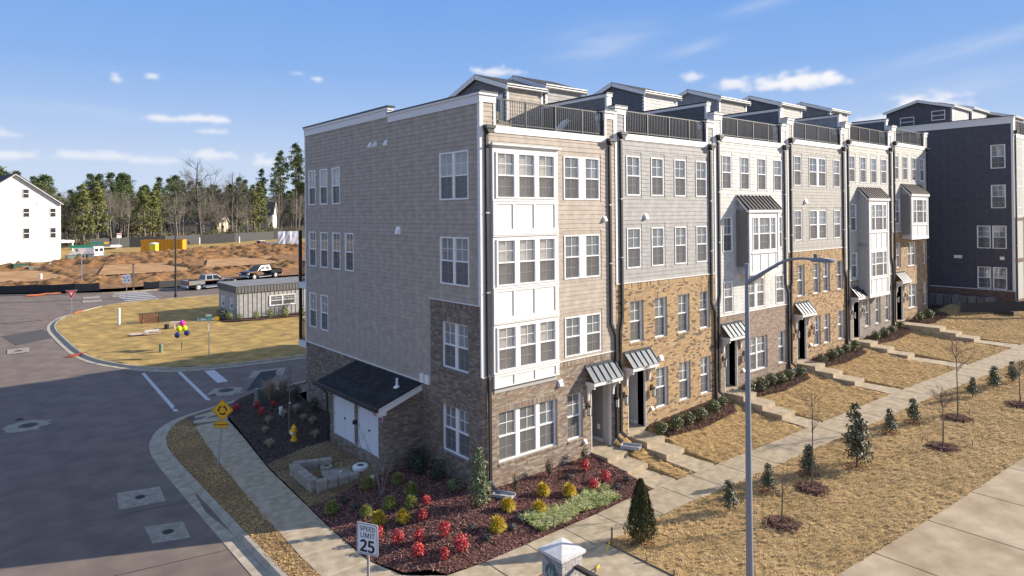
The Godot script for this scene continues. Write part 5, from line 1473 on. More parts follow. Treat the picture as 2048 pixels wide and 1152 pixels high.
func sky_image() -> Image:
	var W := 2048; var H := 1024
	var im := Image.create(W, H, false, Image.FORMAT_RGB8)
	var n1 := FastNoiseLite.new(); n1.seed = 4; n1.frequency = 1.0; n1.fractal_octaves = 5
	var n2 := FastNoiseLite.new(); n2.seed = 19; n2.frequency = 1.0; n2.fractal_octaves = 4
	# small cumulus heaps: azimuth and height in degrees, half width, half height, strength
	var heaps := []
	rng.seed = 77
	for k in 26:
		heaps.append([rng.randf_range(84, 355), rng.randf_range(3.0, 13.0), rng.randf_range(2.0, 5.0), rng.randf_range(0.6, 1.6), rng.randf_range(0.5, 1.0)])
	for e in [[63.2, 10.0, 4.0, 1.0, 1.0], [58.7, 10.2, 1.8, 0.7, 0.8], [55.2, 11.0, 1.1, 0.5, 0.7], [72.0, 7.6, 2.6, 1.0, 0.85], [69.0, 6.8, 2.0, 0.6, 0.7], [38.6, 12.0, 2.4, 0.55, 0.75], [12.6, 7.4, 1.7, 0.35, 0.75], [15.4, 7.5, 1.5, 0.45, 0.8], [15.6, 6.6, 1.1, 0.3, 0.6],
			[9.1, 10.1, 0.45, 0.45, 0.75], [11.6, 10.5, 0.5, 0.25, 0.7], [23.6, 11.1, 0.5, 0.22, 0.7], [22.2, 11.5, 0.7, 0.2, 0.4], [38.0, 11.9, 0.4, 0.2, 0.7], [7.8, 4.4, 3.2, 0.55, 0.55], [15.6, 4.7, 2.2, 0.6, 0.6], [19.3, 4.3, 1.6, 0.6, 0.6], [11.5, 4.2, 2.0, 0.5, 0.5], [3.0, 4.2, 1.5, 0.5, 0.6], [2.6, 5.7, 1.0, 0.4, 0.5]]: heaps.append(e)
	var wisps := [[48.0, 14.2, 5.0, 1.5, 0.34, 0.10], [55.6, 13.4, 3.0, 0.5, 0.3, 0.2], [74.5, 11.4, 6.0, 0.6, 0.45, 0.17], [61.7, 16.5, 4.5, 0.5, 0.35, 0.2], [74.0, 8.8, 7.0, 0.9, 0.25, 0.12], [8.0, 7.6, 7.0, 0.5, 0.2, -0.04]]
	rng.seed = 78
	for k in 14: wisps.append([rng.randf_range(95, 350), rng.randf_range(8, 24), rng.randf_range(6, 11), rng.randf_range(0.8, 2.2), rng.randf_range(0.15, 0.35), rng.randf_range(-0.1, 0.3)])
	var data := PackedByteArray(); data.resize(W * H * 3)
	# clear sky as it looks from the horizon up, in the picture's own brightness
	var ra := [[0.0, 0.66], [4.0, 0.58], [8.0, 0.40], [12.0, 0.27], [18.0, 0.19], [30.0, 0.20], [90.0, 0.20]]
	var ga := [[0.0, 0.76], [4.0, 0.70], [8.0, 0.57], [12.0, 0.47], [18.0, 0.39], [30.0, 0.37], [90.0, 0.36]]
	var ba := [[0.0, 0.90], [4.0, 0.90], [8.0, 0.88], [12.0, 0.86], [18.0, 0.83], [30.0, 0.78], [90.0, 0.74]]
	for j in H:
		var up := 90.0 - (j + 0.5) * 180.0 / H
		if up < -1.0:
			for i in W:
				var k := (j * W + i) * 3
				data[k] = 180; data[k + 1] = 180; data[k + 2] = 182
			continue
		var u := maxf(up, 0.0)
		var base := Color(pick(ra, u), pick(ga, u), pick(ba, u))
		var near_h := []
		for e in heaps:
			if absf(up - e[1]) < e[3] * 2.4: near_h.append(e)
		var near_w := []
		for e in wisps:
			if absf(up - e[1]) < e[3] * 3 + 4: near_w.append(e)
		for i in W:
			var az := (i + 0.5) * 360.0 / W
			var c := base
			# paler and milkier towards the north-west, deeper blue overhead to the right
			var d1 := 0.0
			for e in near_w:
				var dx := fposmod(az - e[0] + 180.0, 360.0) - 180.0
				if absf(dx) > e[2] * 1.6: continue
				var dy: float = (up - e[1] - dx * e[5]) / e[3]
				var q: float = exp(-dy * dy - (dx / e[2]) * (dx / e[2]) * 1.6)
				d1 += e[4] * q * (0.65 + 0.7 * n2.get_noise_2d(dx * 0.13, (up - dx * e[5]) * 0.9))
			var m := 0.0
			var under := 0.0
			for e in near_h:
				var dx: float = (fposmod(az - e[0] + 180.0, 360.0) - 180.0) / e[2]
				if absf(dx) > 1.7: continue
				var dy: float = (up - e[1]) / e[3]
				if dy < 0: dy *= 1.9
				var q: float = 1.15 - sqrt(dx * dx + dy * dy) + 0.75 * n1.get_noise_2d(az * 0.55, up * 1.1)
				var s: float = smoothstep(0.05, 0.75, q) * e[4]
				if s > m: m = s; under = clampf(-dy * 0.6 + 0.15, 0, 1)
			d1 = clampf(d1, 0, 0.6)
			# veils added mostly above the view, denser overhead, to whiten the shade light
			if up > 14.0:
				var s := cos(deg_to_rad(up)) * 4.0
				var added_veil := smoothstep(-0.35, 0.6, n2.get_noise_3d(sin(deg_to_rad(az)) * s, cos(deg_to_rad(az)) * s * 0.6, up * 0.05)) * smoothstep(14.0, 34.0, up)
				c = c.lerp(Color(0.80, 0.82, 0.88), added_veil * 0.62)
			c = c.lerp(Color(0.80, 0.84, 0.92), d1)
			c = c.lerp(Color(1.0, 0.985, 1.0).lerp(Color(0.74, 0.78, 0.87), under), clampf(m, 0, 0.95))
			var k := (j * W + i) * 3
			var o := Color(c.r / EXPOSURE, c.g / EXPOSURE, c.b / EXPOSURE).linear_to_srgb()
			data[k] = int(o.r * 255); data[k + 1] = int(o.g * 255); data[k + 2] = int(o.b * 255)
	return Image.create_from_data(W, H, false, Image.FORMAT_RGB8, data)

const EXPOSURE := 1.8
const SUN := Vector3(0.838, 0.363, 0.408)

func _ready():
	# ---- camera, sky, sun, exposure
	var cam := Camera3D.new(); cam.name = "camera"
	var yaw := 0.69679; var pitch := 0.00501; var roll := -0.00823
	var fw := Vector3(sin(yaw) * cos(pitch), sin(pitch), -cos(yaw) * cos(pitch))
	var r := Vector3(cos(yaw), 0, sin(yaw))
	var u := r.cross(fw)
	var r2 := r * cos(roll) + u * sin(roll)
	var u2 := -r * sin(roll) + u * cos(roll)
	cam.transform = Transform3D(Basis(r2, u2, -fw), Vector3(-13.6665, 9.4343, 17.9986))
	cam.projection = Camera3D.PROJECTION_FRUSTUM
	cam.near = 0.1; cam.far = 1500.0
	cam.size = 0.1 * 1152.0 / 1329.15
	cam.frustum_offset = Vector2(0.0, -0.1 * (576.0 - 420.92) / 1329.15)
	add_child(cam)
	var env := Environment.new()
	env.background_mode = Environment.BG_SKY
	var sky := Sky.new()
	var sm := PanoramaSkyMaterial.new()
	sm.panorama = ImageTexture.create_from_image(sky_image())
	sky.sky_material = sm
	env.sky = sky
	env.tonemap_mode = Environment.TONE_MAPPER_LINEAR
	env.tonemap_exposure = EXPOSURE
	env.sdfgi_enabled = true; env.ssao_enabled = true; env.ssil_enabled = true
	var we := WorldEnvironment.new(); we.name = "world"; we.environment = env
	add_child(we)
	var sun := DirectionalLight3D.new(); sun.name = "sun"
	sun.light_energy = 1.6; sun.light_color = Color(1.0, 0.955, 0.885); sun.light_angular_distance = 0.5; sun.shadow_enabled = true
	sun.look_at_from_position(SUN * 50, Vector3.ZERO, Vector3.UP)
	add_child(sun)
	nz.seed = 5; nz.frequency = 0.35; nz.fractal_octaves = 3
	nz2.seed = 11; nz2.frequency = 0.3; nz2.fractal_octaves = 2
	materials()
	M.frost = mat(0.75, 0.72, 0.66, 0.4)
	setting()
	var words := ["corner townhouse with taupe siding, flat white bay and long windowless side wall", "second townhouse, grey blue siding over two storeys of yellow tan brick", "third townhouse, white siding with one boxed bay under a brown metal roof", "fourth townhouse, grey siding over golden brick, behind the lamp post", "fifth townhouse, pale grey with a two-storey white bay", "last townhouse of the row, short white bay over golden brick, half in shade"]
	for i in 6: townhouse(i, words[i])
	navy_block()
	things()

func things():
	plants()
	furniture()
	beyond()

# ---------------------------------------------------------------- plants
func leaf(mb: Mb, at: Vector3, along: Vector3, nrm: Vector3, l: float, w: float):
	var s := along.cross(nrm).normalized() * w * 0.5
	var m := at + along * l * 0.5 + nrm * l * 0.06
	var t := at + along * l
	mb.tri(at, m - s, m + s)
	mb.tri(m - s, t, m + s)

func rand_dir() -> Vector3:
	var z := rng.randf_range(-1, 1)
	var a := rng.randf() * TAU
	var r := sqrt(1 - z * z)
	return Vector3(r * cos(a), z, r * sin(a))

# leaves through an uneven crown; size in metres
func crown(mb: Mb, c: Vector3, r: Vector3, count: int, size: float, cols: Array, up := 0.35, lumps := 6, core := 0.35):
	var lump := []
	for k in lumps: lump.append(rand_dir())
	for i in count:
		var d := rand_dir()
		var k := 0.72
		for l in lump: k = maxf(k, 0.72 + 0.42 * pow(maxf(0.0, d.dot(l)), 6.0))
		var q := pow(rng.randf(), core) * k
		var p := c + Vector3(d.x * r.x, d.y * r.y, d.z * r.z) * q
		var n := (d + rand_dir() * 0.8 + Vector3.UP * up).normalized()
		var along := (rand_dir() + d * 0.7 + Vector3.UP * 0.3).normalized()
		along = (along - n * along.dot(n)).normalized()
		var cc: Color = cols[rng.randi() % cols.size()]
		var b := rng.randf_range(0.75, 1.2)
		mb.col = Color(cc.r * b, cc.g * b, cc.b * b)
		leaf(mb, p, along, n, size * rng.randf_range(0.7, 1.3), size * rng.randf_range(0.4, 0.6))

func new_mb() -> Mb:
	var mb := Mb.new(); mb.tint = true
	return mb

func stems(n: int, r: float, h: float, thick: float) -> Mb:
	var mb := Mb.new()
	for i in n:
		var d := rand_dir(); d.y = 0
		mb.tube([Vector3(d.x, 0, d.z) * 0.06 * r, Vector3(d.x * r * 0.4, h * 0.5, d.z * r * 0.4), Vector3(d.x * r * 0.7, h, d.z * r * 0.7)], [thick, thick * 0.7, thick * 0.3], 4, false)
	return mb

const GREENS := [Color(0.075, 0.115, 0.035), Color(0.11, 0.16, 0.05), Color(0.05, 0.085, 0.03), Color(0.15, 0.19, 0.075)]
const HOLLY := [Color(0.05, 0.075, 0.035), Color(0.075, 0.10, 0.05), Color(0.035, 0.055, 0.03), Color(0.16, 0.18, 0.12)]
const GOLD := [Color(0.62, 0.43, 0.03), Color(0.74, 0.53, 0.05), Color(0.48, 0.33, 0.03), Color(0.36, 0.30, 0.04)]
const OLIVE := [Color(0.26, 0.25, 0.05), Color(0.34, 0.33, 0.08), Color(0.19, 0.2, 0.05)]  # gold cypress foliage with shade painted into its colour
const REDS := [Color(0.50, 0.025, 0.03), Color(0.62, 0.05, 0.06), Color(0.34, 0.015, 0.02), Color(0.55, 0.12, 0.10)]

func plant(called: String, label: String, category: String, at: Vector3, group := "") -> Node3D:
	return thing(called, label, category, at, 0.0, group)

func shrub(called: String, label: String, at: Vector3, cols: Array, r: Vector3, count: int, size: float, group: String) -> Node3D:
	var o := plant(called, label, "shrub", at, group)
	var mb := new_mb()
	crown(mb, Vector3(0, r.y * 0.95, 0), r, count, size, cols)
	part(o, "foliage", mb, M.leaf)
	part(o, "stem", stems(5, r.x, r.y * 1.3, 0.012), M.bark_dark)
	return o

func thready(called: String, label: String, at: Vector3, cols: Array, r: float, group: String) -> Node3D:   # a low mound of drooping threads
	var o := plant(called, label, "shrub", at, group)
	var mb := new_mb()
	for i in 900:
		var d := rand_dir(); d.y = absf(d.y)
		var p := Vector3(d.x * r * 0.55, 0.06 + d.y * r * 0.9, d.z * r * 0.55) * pow(rng.randf(), 0.4)
		var e := p + (d * 0.8 + Vector3(0, 0.25 - 0.5 * rng.randf(), 0) + rand_dir() * 0.35) * r * 0.5
		var m := (p + e) * 0.5 + Vector3.UP * r * 0.12
		var s := (e - p).cross(Vector3.UP).normalized() * 0.009
		var cc: Color = cols[rng.randi() % cols.size()]
		var b := rng.randf_range(0.75, 1.2)
		mb.col = Color(cc.r * b, cc.g * b, cc.b * b)
		mb.quad(p - s, p + s, m + s, m - s); mb.tri(m - s, m + s, e)
	part(o, "foliage", mb, M.needle)
	return o

func grassy(called: String, label: String, at: Vector3, col: Color, h: float, blades: int, group: String) -> Node3D:
	var o := plant(called, label, "ornamental grass", at, group)
	var mb := new_mb()
	for i in blades:
		var a := rng.randf() * TAU
		var d := Vector3(cos(a), 0, sin(a))
		var s := Vector3(-d.z, 0, d.x) * 0.006
		var hh := h * rng.randf_range(0.6, 1.15)
		var sp := h * rng.randf_range(0.1, 0.75)
		var p := d * 0.05 * rng.randf()
		var m := p + d * sp * 0.4 + Vector3.UP * hh * 0.75
		var e := p + d * sp + Vector3.UP * hh * rng.randf_range(0.55, 1.0)
		var b := rng.randf_range(0.7, 1.25)
		mb.col = Color(col.r * b, col.g * b, col.b * b)
		mb.quad(p - s, p + s, m + s, m - s); mb.tri(m - s, m + s, e)
	part(o, "blades", mb, M.blade)
	return o

# bare branches; pts out for twigs
func limb(mb: Mb, p: Vector3, d: Vector3, length: float, rad: float, depth: int, spread: float, rise: float, k := 6):
	var pts := [p]; var rs := [rad]
	var n := 4
	var q := p; var dd := d
	for i in n:
		dd = (dd + rand_dir() * 0.16 + Vector3.UP * rise).normalized()
		q += dd * length / n
		pts.append(q); rs.append(rad * lerpf(1.0, 0.45, float(i + 1) / n))
	mb.tube(pts, rs, k, false)
	if depth <= 0: return
	var kids := rng.randi_range(3, 5)
	for c in kids:
		var t := rng.randf_range(0.35, 1.0)
		var at: Vector3 = pts[int(t * n)]
		var side := rand_dir(); side = (side - dd * side.dot(dd)).normalized()
		var nd := (dd + side * spread * rng.randf_range(0.7, 1.3)).normalized()
		limb(mb, at, nd, length * rng.randf_range(0.5, 0.8), rad * 0.48, depth - 1, spread, rise, maxi(3, k - 1))

func sapling(label: String, at: Vector3, h: float, kind: int, seed_: int):
	rng.seed = seed_
	var o := thing("young_tree", label, "tree", at, 0.0, "young bare trees on the long lawn")
	var mb := Mb.new()
	var th := h * (0.42 if kind == 0 else 0.55)
	var pts := []; var rs := []
	for i in 6:
		var t := i / 5.0
		pts.append(Vector3(0.02 * sin(t * 5 + seed_), h * 0.92 * t, 0.02 * cos(t * 4 + seed_))); rs.append(lerpf(0.034, 0.007, t))
	mb.tube(pts, rs, 6, false)
	part(o, "trunk", mb, M.bark)
	mb = Mb.new()
	var n := 9 if kind == 0 else 12
	for i in n:
		var t := rng.randf_range(th / h, 0.88)
		var a := i * 2.4 + rng.randf()
		var d := Vector3(cos(a) * 0.75, 0.85, sin(a) * 0.75).normalized()
		limb(mb, Vector3(0, h * 0.92 * t, 0), d, h * 0.3 * (1.25 - t) * rng.randf_range(0.8, 1.3), 0.011, 2, 0.6, 0.05, 4)
	part(o, "branches", mb, M.bark)
	# a ring of mulch round its foot
	mb = Mb.new()
	var rr := 0.55
	for q in 18:
		var a0 := TAU * q / 18; var a1 := TAU * (q + 1) / 18
		var f := func(a: float, r: float, y: float) -> Vector3:
			var w := r * (1 + 0.25 * nz.get_noise_2d(cos(a) * 3 + at.x * 5, sin(a) * 3))
			return Vector3(cos(a) * w, y, -sin(a) * w)
		mb.quad(f.call(a0, rr, -0.03), f.call(a1, rr, -0.03), f.call(a1, rr * 0.7, 0.085), f.call(a0, rr * 0.7, 0.085))
		mb.quad(f.call(a0, rr * 0.7, 0.085), f.call(a1, rr * 0.7, 0.085), f.call(a1, 0.12, 0.05), f.call(a0, 0.12, 0.05))
	var ring := part(self, "mulch_ring", mb, M.mulch)
	ring.position = at
	tag(ring, "mulch ring under the " + label.replace(" in the picture", "").replace(" of the picture", ""), "mulch")

func chips_on(at: Vector3, r: float, n: int, seed_: int, xs: Array, cols: Array):
	rng.seed = seed_
	var pal := [Color(0.19, 0.075, 0.045), Color(0.26, 0.12, 0.07), Color(0.10, 0.04, 0.03), Color(0.33, 0.18, 0.11)]
	for i in n:
		var a := rng.randf() * TAU; var q := r * sqrt(rng.randf()) * rng.randf_range(0.9, 1.1)
		var y := 0.06 if q < r * 0.7 else lerpf(0.07, -0.01, (q / r - 0.7) / 0.35)
		var b := Basis.from_euler(Vector3(rng.randf_range(-0.6, 0.6), rng.randf() * TAU, rng.randf_range(-0.6, 0.6))).scaled_local(Vector3(rng.randf_range(0.05, 0.12), 0.06, rng.randf_range(0.03, 0.06)))
		xs.append(Transform3D(b, at + Vector3(cos(a) * q, y + rng.randf_range(0, 0.02), sin(a) * q)))
		cols.append(pal[rng.randi() % 4])

func at_bed(x: float, z: float) -> Vector3: return Vector3(x, ground_y(minf(x, -0.01) if z < -8.6 else x, z) + 0.02, z)

func plants():
	rng.seed = 301
	# gold thread cypresses
	var gl := ["gold thread cypress nearest the brick wall of the corner house", "gold thread cypress second along the wall, beside the red nandinas", "gold thread cypress just below the pale splash block", "gold thread cypress above the left end of the variegated grass", "gold thread cypress lowest in the sunny bed, left of the grass", "gold thread cypress half in shade, right of the speed limit sign", "gold thread cypress partly hidden by the speed limit sign"]
	var gp := [[1.61, 1.28], [2.40, 1.72], [-0.01, 1.35], [0.80, 1.95], [-0.96, 2.00], [-2.90, -0.35], [-3.48, -0.86]]
	var proto := []
	for k in 3: proto.append(null)
	for k in 7:
		var p := at_bed(gp[k][0], gp[k][1])
		if proto[k % 3] == null: proto[k % 3] = thready("gold_cypress", gl[k], p, GOLD, 0.30, "gold thread cypresses in the corner bed"); proto[k % 3].rotation.y = k * 1.3
		else: again(proto[k % 3], p, k * 1.3, rng.randf_range(0.88, 1.1), gl[k])
	var ol := ["gold thread cypress with shade in its colour, nearest the pavement", "gold thread cypress with shade in its colour, above the speed limit sign", "gold thread cypress with shade in its colour, left of the lit one", "gold thread cypress with shade in its colour, lowest right of the group", "gold thread cypress with shade in its colour, upper right of the group", "gold thread cypress with shade in its colour, nearest the multi-stemmed tree", "gold thread cypress with shade in its colour, by the white cleanout pipe"]
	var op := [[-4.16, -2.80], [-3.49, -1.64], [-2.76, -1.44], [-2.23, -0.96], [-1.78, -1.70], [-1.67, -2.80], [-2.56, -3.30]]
	var q0: Node3D = null  # gold cypresses on the shaded side, their colour darkened to show shade
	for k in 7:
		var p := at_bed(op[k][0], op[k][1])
		if q0 == null: q0 = thready("shaded_gold_cypress", ol[k], p, OLIVE, 0.31, "gold thread cypresses with shade in their colour")
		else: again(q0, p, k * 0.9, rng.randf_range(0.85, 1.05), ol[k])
	# red nandinas
	var rl := ["pinkish red nandina nearest the front steps and wall", "red nandina in the upper right of the bed, by the walk", "bright red nandina right of the two gold cypresses by the wall", "dark red nandina in the shade of the corner", "red nandina just at the shadow's edge", "red nandina in the middle of the sunny left part of the bed", "red nandina left of the middle, above the speed limit sign's numbers", "red nandina right beside the speed limit sign", "largest bright red nandina, right of the lower group", "red nandina in the lowest row, left one", "small red nandina in the lowest row, right one", "red nandina mostly behind the speed limit sign", "dark red nandina by the green pedestal behind the hydrant", "dark red nandina left of the white pipe behind the hydrant", "dark red nandina at the corner nearest the roundabout sign", "dark red nandina right of the green pedestal"]
	var rp := [[4.11, 0.83], [4.14, 1.79], [3.39, 1.93], [-1.84, -0.64], [-2.43, 0.08], [-2.47, 1.36], [-3.15, 1.01], [-3.64, 0.59], [-2.50, 2.21], [-3.60, 1.67], [-3.07, 2.25], [-3.87, -0.15], [-2.17, -15.69], [-2.39, -14.44], [-3.06, -16.17], [-1.56, -15.10]]
	q0 = null
	for k in 16:
		var p := at_bed(rp[k][0], rp[k][1])
		if q0 == null: q0 = shrub("red_nandina", rl[k], p, REDS, Vector3(0.2, 0.24, 0.2), 330, 0.075, "red nandinas in the beds")
		else: again(q0, p, k * 1.1, [0.9, 1.0, 1.0, 0.8, 0.85, 1.05, 0.95, 1.0, 1.15, 1.05, 0.8, 0.9, 0.9, 0.9, 1.0, 0.8][k], rl[k])
	# low dark plants
	var dl := ["low dark plant by the foot of the walk", "low dark plant left of the walk below another", "low dark plant right of the lower gold cypress", "low dark plant below the splash block", "low grey green plant beside the lowest gold cypress", "low dark plant left of the lowest gold cypress", "small grey green plant between the gold cypresses and the wall", "low dark plant by the retaining blocks", "low dark plant between the shade-coloured cypresses"]
	var dp := [[4.89, 2.19], [4.25, 2.28], [-0.05, 1.95], [-0.50, 2.16], [-1.50, 2.19], [-1.60, 1.57], [3.17, 0.92], [-3.54, -3.09], [-3.49, -2.37]]
	q0 = null
	for k in 9:
		var p := at_bed(dp[k][0], dp[k][1])
		if q0 == null: q0 = shrub("low_plant", dl[k], p, [Color(0.045, 0.05, 0.04), Color(0.07, 0.075, 0.06), Color(0.10, 0.11, 0.09)], Vector3(0.17, 0.1, 0.17), 200, 0.06, "low dark plants in the corner bed")
		else: again(q0, p, k * 1.7, rng.randf_range(0.85, 1.2), dl[k])
	# upright evergreens by the wall
	var ul := ["narrow dark evergreen by the wall, nearest the corner downspout", "narrow dark evergreen by the wall under the wide window", "narrow dark evergreen by the wall beside the front steps"]
	var up := [[0.96, 0.63], [2.64, 0.46], [4.52, 0.39]]
	q0 = null
	for k in 3:
		var p := at_bed(up[k][0], up[k][1])
		if q0 == null: q0 = shrub("upright_evergreen", ul[k], p, [Color(0.06, 0.075, 0.03), Color(0.10, 0.10, 0.04), Color(0.16, 0.10, 0.05)], Vector3(0.16, 0.34, 0.16), 420, 0.06, "narrow evergreens along the front wall")
		else: again(q0, p, k * 2.1, 1.05, ul[k])
	# tall holly at the corner
	var tall := plant("tall_holly", "tall pointed holly at the corner of the house, in front of the downspout", "tree", at_bed(-0.62, 0.63))
	var mb := new_mb()
	for k in 7: crown(mb, Vector3(0.03 * sin(k * 2.0), 0.3 + k * 0.25, 0.03 * cos(k * 3.0)), Vector3(1, 0.6, 1) * lerpf(0.5, 0.14, k / 6.0), int(lerpf(620, 160, k / 6.0)), 0.075, [Color(0.075, 0.11, 0.04), Color(0.12, 0.16, 0.06), Color(0.05, 0.075, 0.03), Color(0.20, 0.23, 0.11)])
	part(tall, "foliage", mb, M.leaf)
	mb = Mb.new(); mb.tube([Vector3(0, -0.05, 0), Vector3(0.02, 0.8, 0), Vector3(0, 1.9, 0.02)], [0.035, 0.025, 0.006], 6, false); part(tall, "trunk", mb, M.bark_pale)
	# multi-stemmed bare tree
	rng.seed = 340
	var my := plant("multi_stem_tree", "bare multi-stemmed tree with pale stems beside the brick lean-to", "tree", at_bed(-2.5, -2.45))
	for k in 5:
		var a := k * 1.257 + 0.5
		mb = Mb.new()
		var d := Vector3(cos(a) * 0.20, 1.0, sin(a) * 0.20).normalized()
		var pts := [Vector3(cos(a), 0, sin(a)) * 0.03]; var rs := [0.018]
		for j in 5:
			pts.append(pts[j] + d * 0.34); rs.append(0.018 - 0.0028 * (j + 1))
			d = (d + Vector3(cos(a), 0, sin(a)) * 0.09 + rand_dir() * 0.05).normalized()
		mb.tube(pts, rs, 5, false)
		var st := part(my, "stem", mb, M.bark_pale)
		mb = Mb.new()
		for j in 4: limb(mb, pts[2 + j % 4], (d + rand_dir() * 0.5 + Vector3.UP * 0.3).normalized(), 0.6, 0.006, 2, 0.5, 0.04, 3)
		part(st, "twigs", mb, M.bark_pale)
	# dark shrubs by the shaded side wall
	var sl := ["dark evergreen shrub in the corner of the lean-to and the side wall", "dark evergreen shrub under the low side window", "green shrub with pale leaves left of the tall holly", "dark evergreen shrub against the end wall of the lean-to", "dark leafy shrub at the far corner of the brick side wall", "dark leafy shrub against the brick wall left of the lean-to"]
	var sp := [[-0.75, -2.9], [-0.6, -1.9], [-0.72, -0.7], [-0.5, -3.4], [-0.35, -15.3], [-0.4, -12.96]]
	q0 = null
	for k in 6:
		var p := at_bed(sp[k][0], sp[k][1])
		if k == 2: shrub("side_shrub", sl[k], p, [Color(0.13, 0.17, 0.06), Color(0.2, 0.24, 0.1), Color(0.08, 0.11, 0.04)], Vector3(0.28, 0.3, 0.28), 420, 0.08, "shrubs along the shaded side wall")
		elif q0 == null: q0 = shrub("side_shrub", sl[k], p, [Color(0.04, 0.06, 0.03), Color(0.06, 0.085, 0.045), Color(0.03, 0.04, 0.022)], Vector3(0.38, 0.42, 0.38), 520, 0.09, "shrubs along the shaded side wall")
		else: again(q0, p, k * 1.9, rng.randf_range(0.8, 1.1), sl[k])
	# variegated grass band: one mass
	rng.seed = 350
	var xs := []; var cols := []
	var tm := tuft_mesh(16, 0.24, 0.011, 0.22, 12)
	for i in 210:
		var t := rng.randf(); var x := lerpf(0.15, 3.75, t)
		var z := 2.42 + rng.randf_range(-0.42, 0.34) * (0.75 + 0.25 * sin(t * 9)) - 0.05 * absf(t - 0.5)
		xs.append(Transform3D(Basis(Vector3.UP, rng.randf() * TAU).scaled(Vector3.ONE * rng.randf_range(0.7, 1.2)), at_bed(x, z)))
		var g := [Color(0.50, 0.52, 0.22), Color(0.34, 0.40, 0.13), Color(0.62, 0.60, 0.32), Color(0.22, 0.29, 0.09)]
		cols.append(g[rng.randi() % 4])
	var lir := copies(self, "variegated_grass", tm, M.blade, xs, cols)
	lir.set_meta("label", "band of variegated yellow green grass along the pavement"); lir.set_meta("category", "grass")
	# tan grass clumps behind the hydrant
	var tl := ["tan grass clump left of the white pipe", "tan grass clump nearest the pavement, left of the hydrant", "tan grass clump right of the white pipe", "tan grass clump up by the brick wall", "tan grass clump between wall and hydrant, upper one", "tan grass clump right of the hydrant, upper one", "tan grass clump right of the hydrant, by the lean-to gutter", "tan grass clump lowest, left of the hydrant"]
	var tp := [[-2.58, -12.98], [-3.11, -11.94], [-1.78, -13.22], [-1.13, -13.33], [-1.33, -11.94], [-1.24, -11.14], [-1.87, -9.4], [-3.56, -10.13]]
	q0 = null
	for k in 8:
		var p := at_bed(tp[k][0], tp[k][1])
		if q0 == null: q0 = grassy("tan_grass", tl[k], p, Color(0.46, 0.36, 0.24), 0.38, 170, "tan grass clumps in the shaded bed")
		else: again(q0, p, k * 2.3, rng.randf_range(0.8, 1.15), tl[k])
	grassy("feather_grass", "tall feathery tan grass behind the green pedestal", at_bed(-1.3, -16.3), Color(0.40, 0.30, 0.2), 1.15, 420, "tall feathery grasses")
	grassy("feather_grass", "tall feathery tan grass at the far corner of the side wall", at_bed(-0.5, -16.6), Color(0.40, 0.31, 0.22), 1.0, 360, "tall feathery grasses")
	# foundation shrubs of the other houses
	var rows := [[[8.72, 0.75], [9.66, 0.84], [10.59, 0.81], [11.39, 0.89], [12.52, 0.76], [13.39, 0.66]], [[15.88, 0.56], [16.82, 0.68], [17.79, 0.65], [18.48, 0.80], [19.24, 0.84], [20.49, 0.81]], [[23.16, 0.68], [24.55, 0.66], [25.39, 0.62], [26.31, 0.62], [27.36, 0.69]], [[30.62, 0.59], [31.82, 0.66], [32.95, 0.66], [34.77, 0.54]], [[38.20, 0.53], [39.67, 0.61], [41.13, 0.63]]]
	var who := ["tan brick second townhouse", "white third townhouse", "golden brick fourth townhouse", "pale fifth townhouse", "last townhouse of the row"]
	var nth := ["first", "second", "third", "fourth", "fifth", "sixth"]
	q0 = null
	for a in rows.size():
		for b in rows[a].size():
			var p := Vector3(rows[a][b][0], ground_y(rows[a][b][0], rows[a][b][1]) + 0.06, rows[a][b][1])
			var l := "green foundation shrub, %s from the door along the %s" % [nth[b], who[a]]
			if q0 == null: q0 = shrub("foundation_shrub", l, p, GREENS + [Color(0.22, 0.22, 0.10), Color(0.17, 0.12, 0.06)], Vector3(0.30, 0.34, 0.30), 560, 0.085, "foundation shrubs under the windows")
			else: again(q0, p, b * 1.3 + a, rng.randf_range(0.85, 1.15) * ([0.75, 1.0, 1.0, 1.0, 1.0, 0.9][b] if a == 0 else 1.0), l)
	# hollies along the pavement
	var hp := [[5.80, 5.76, 0.95], [7.95, 5.92, 0.95], [10.15, 6.26, 1.1], [11.97, 7.20, 0.0], [16.34, 6.72, 1.0], [18.21, 6.97, 1.05], [23.63, 7.67, 0.95], [25.83, 7.97, 1.1], [27.52, 8.33, 1.05]]
	var hl := ["holly by the pavement just left of the lamp post", "holly by the pavement just right of the lamp post", "dark holly behind the second young tree", "large bronzed magnolia taller than the other evergreens on the long lawn", "slim holly right of the magnolia", "round holly beyond the slim one", "holly behind the tall young tree", "slim holly second from the right end of the line", "holly at the right end of the line by the pavement"]
	q0 = null
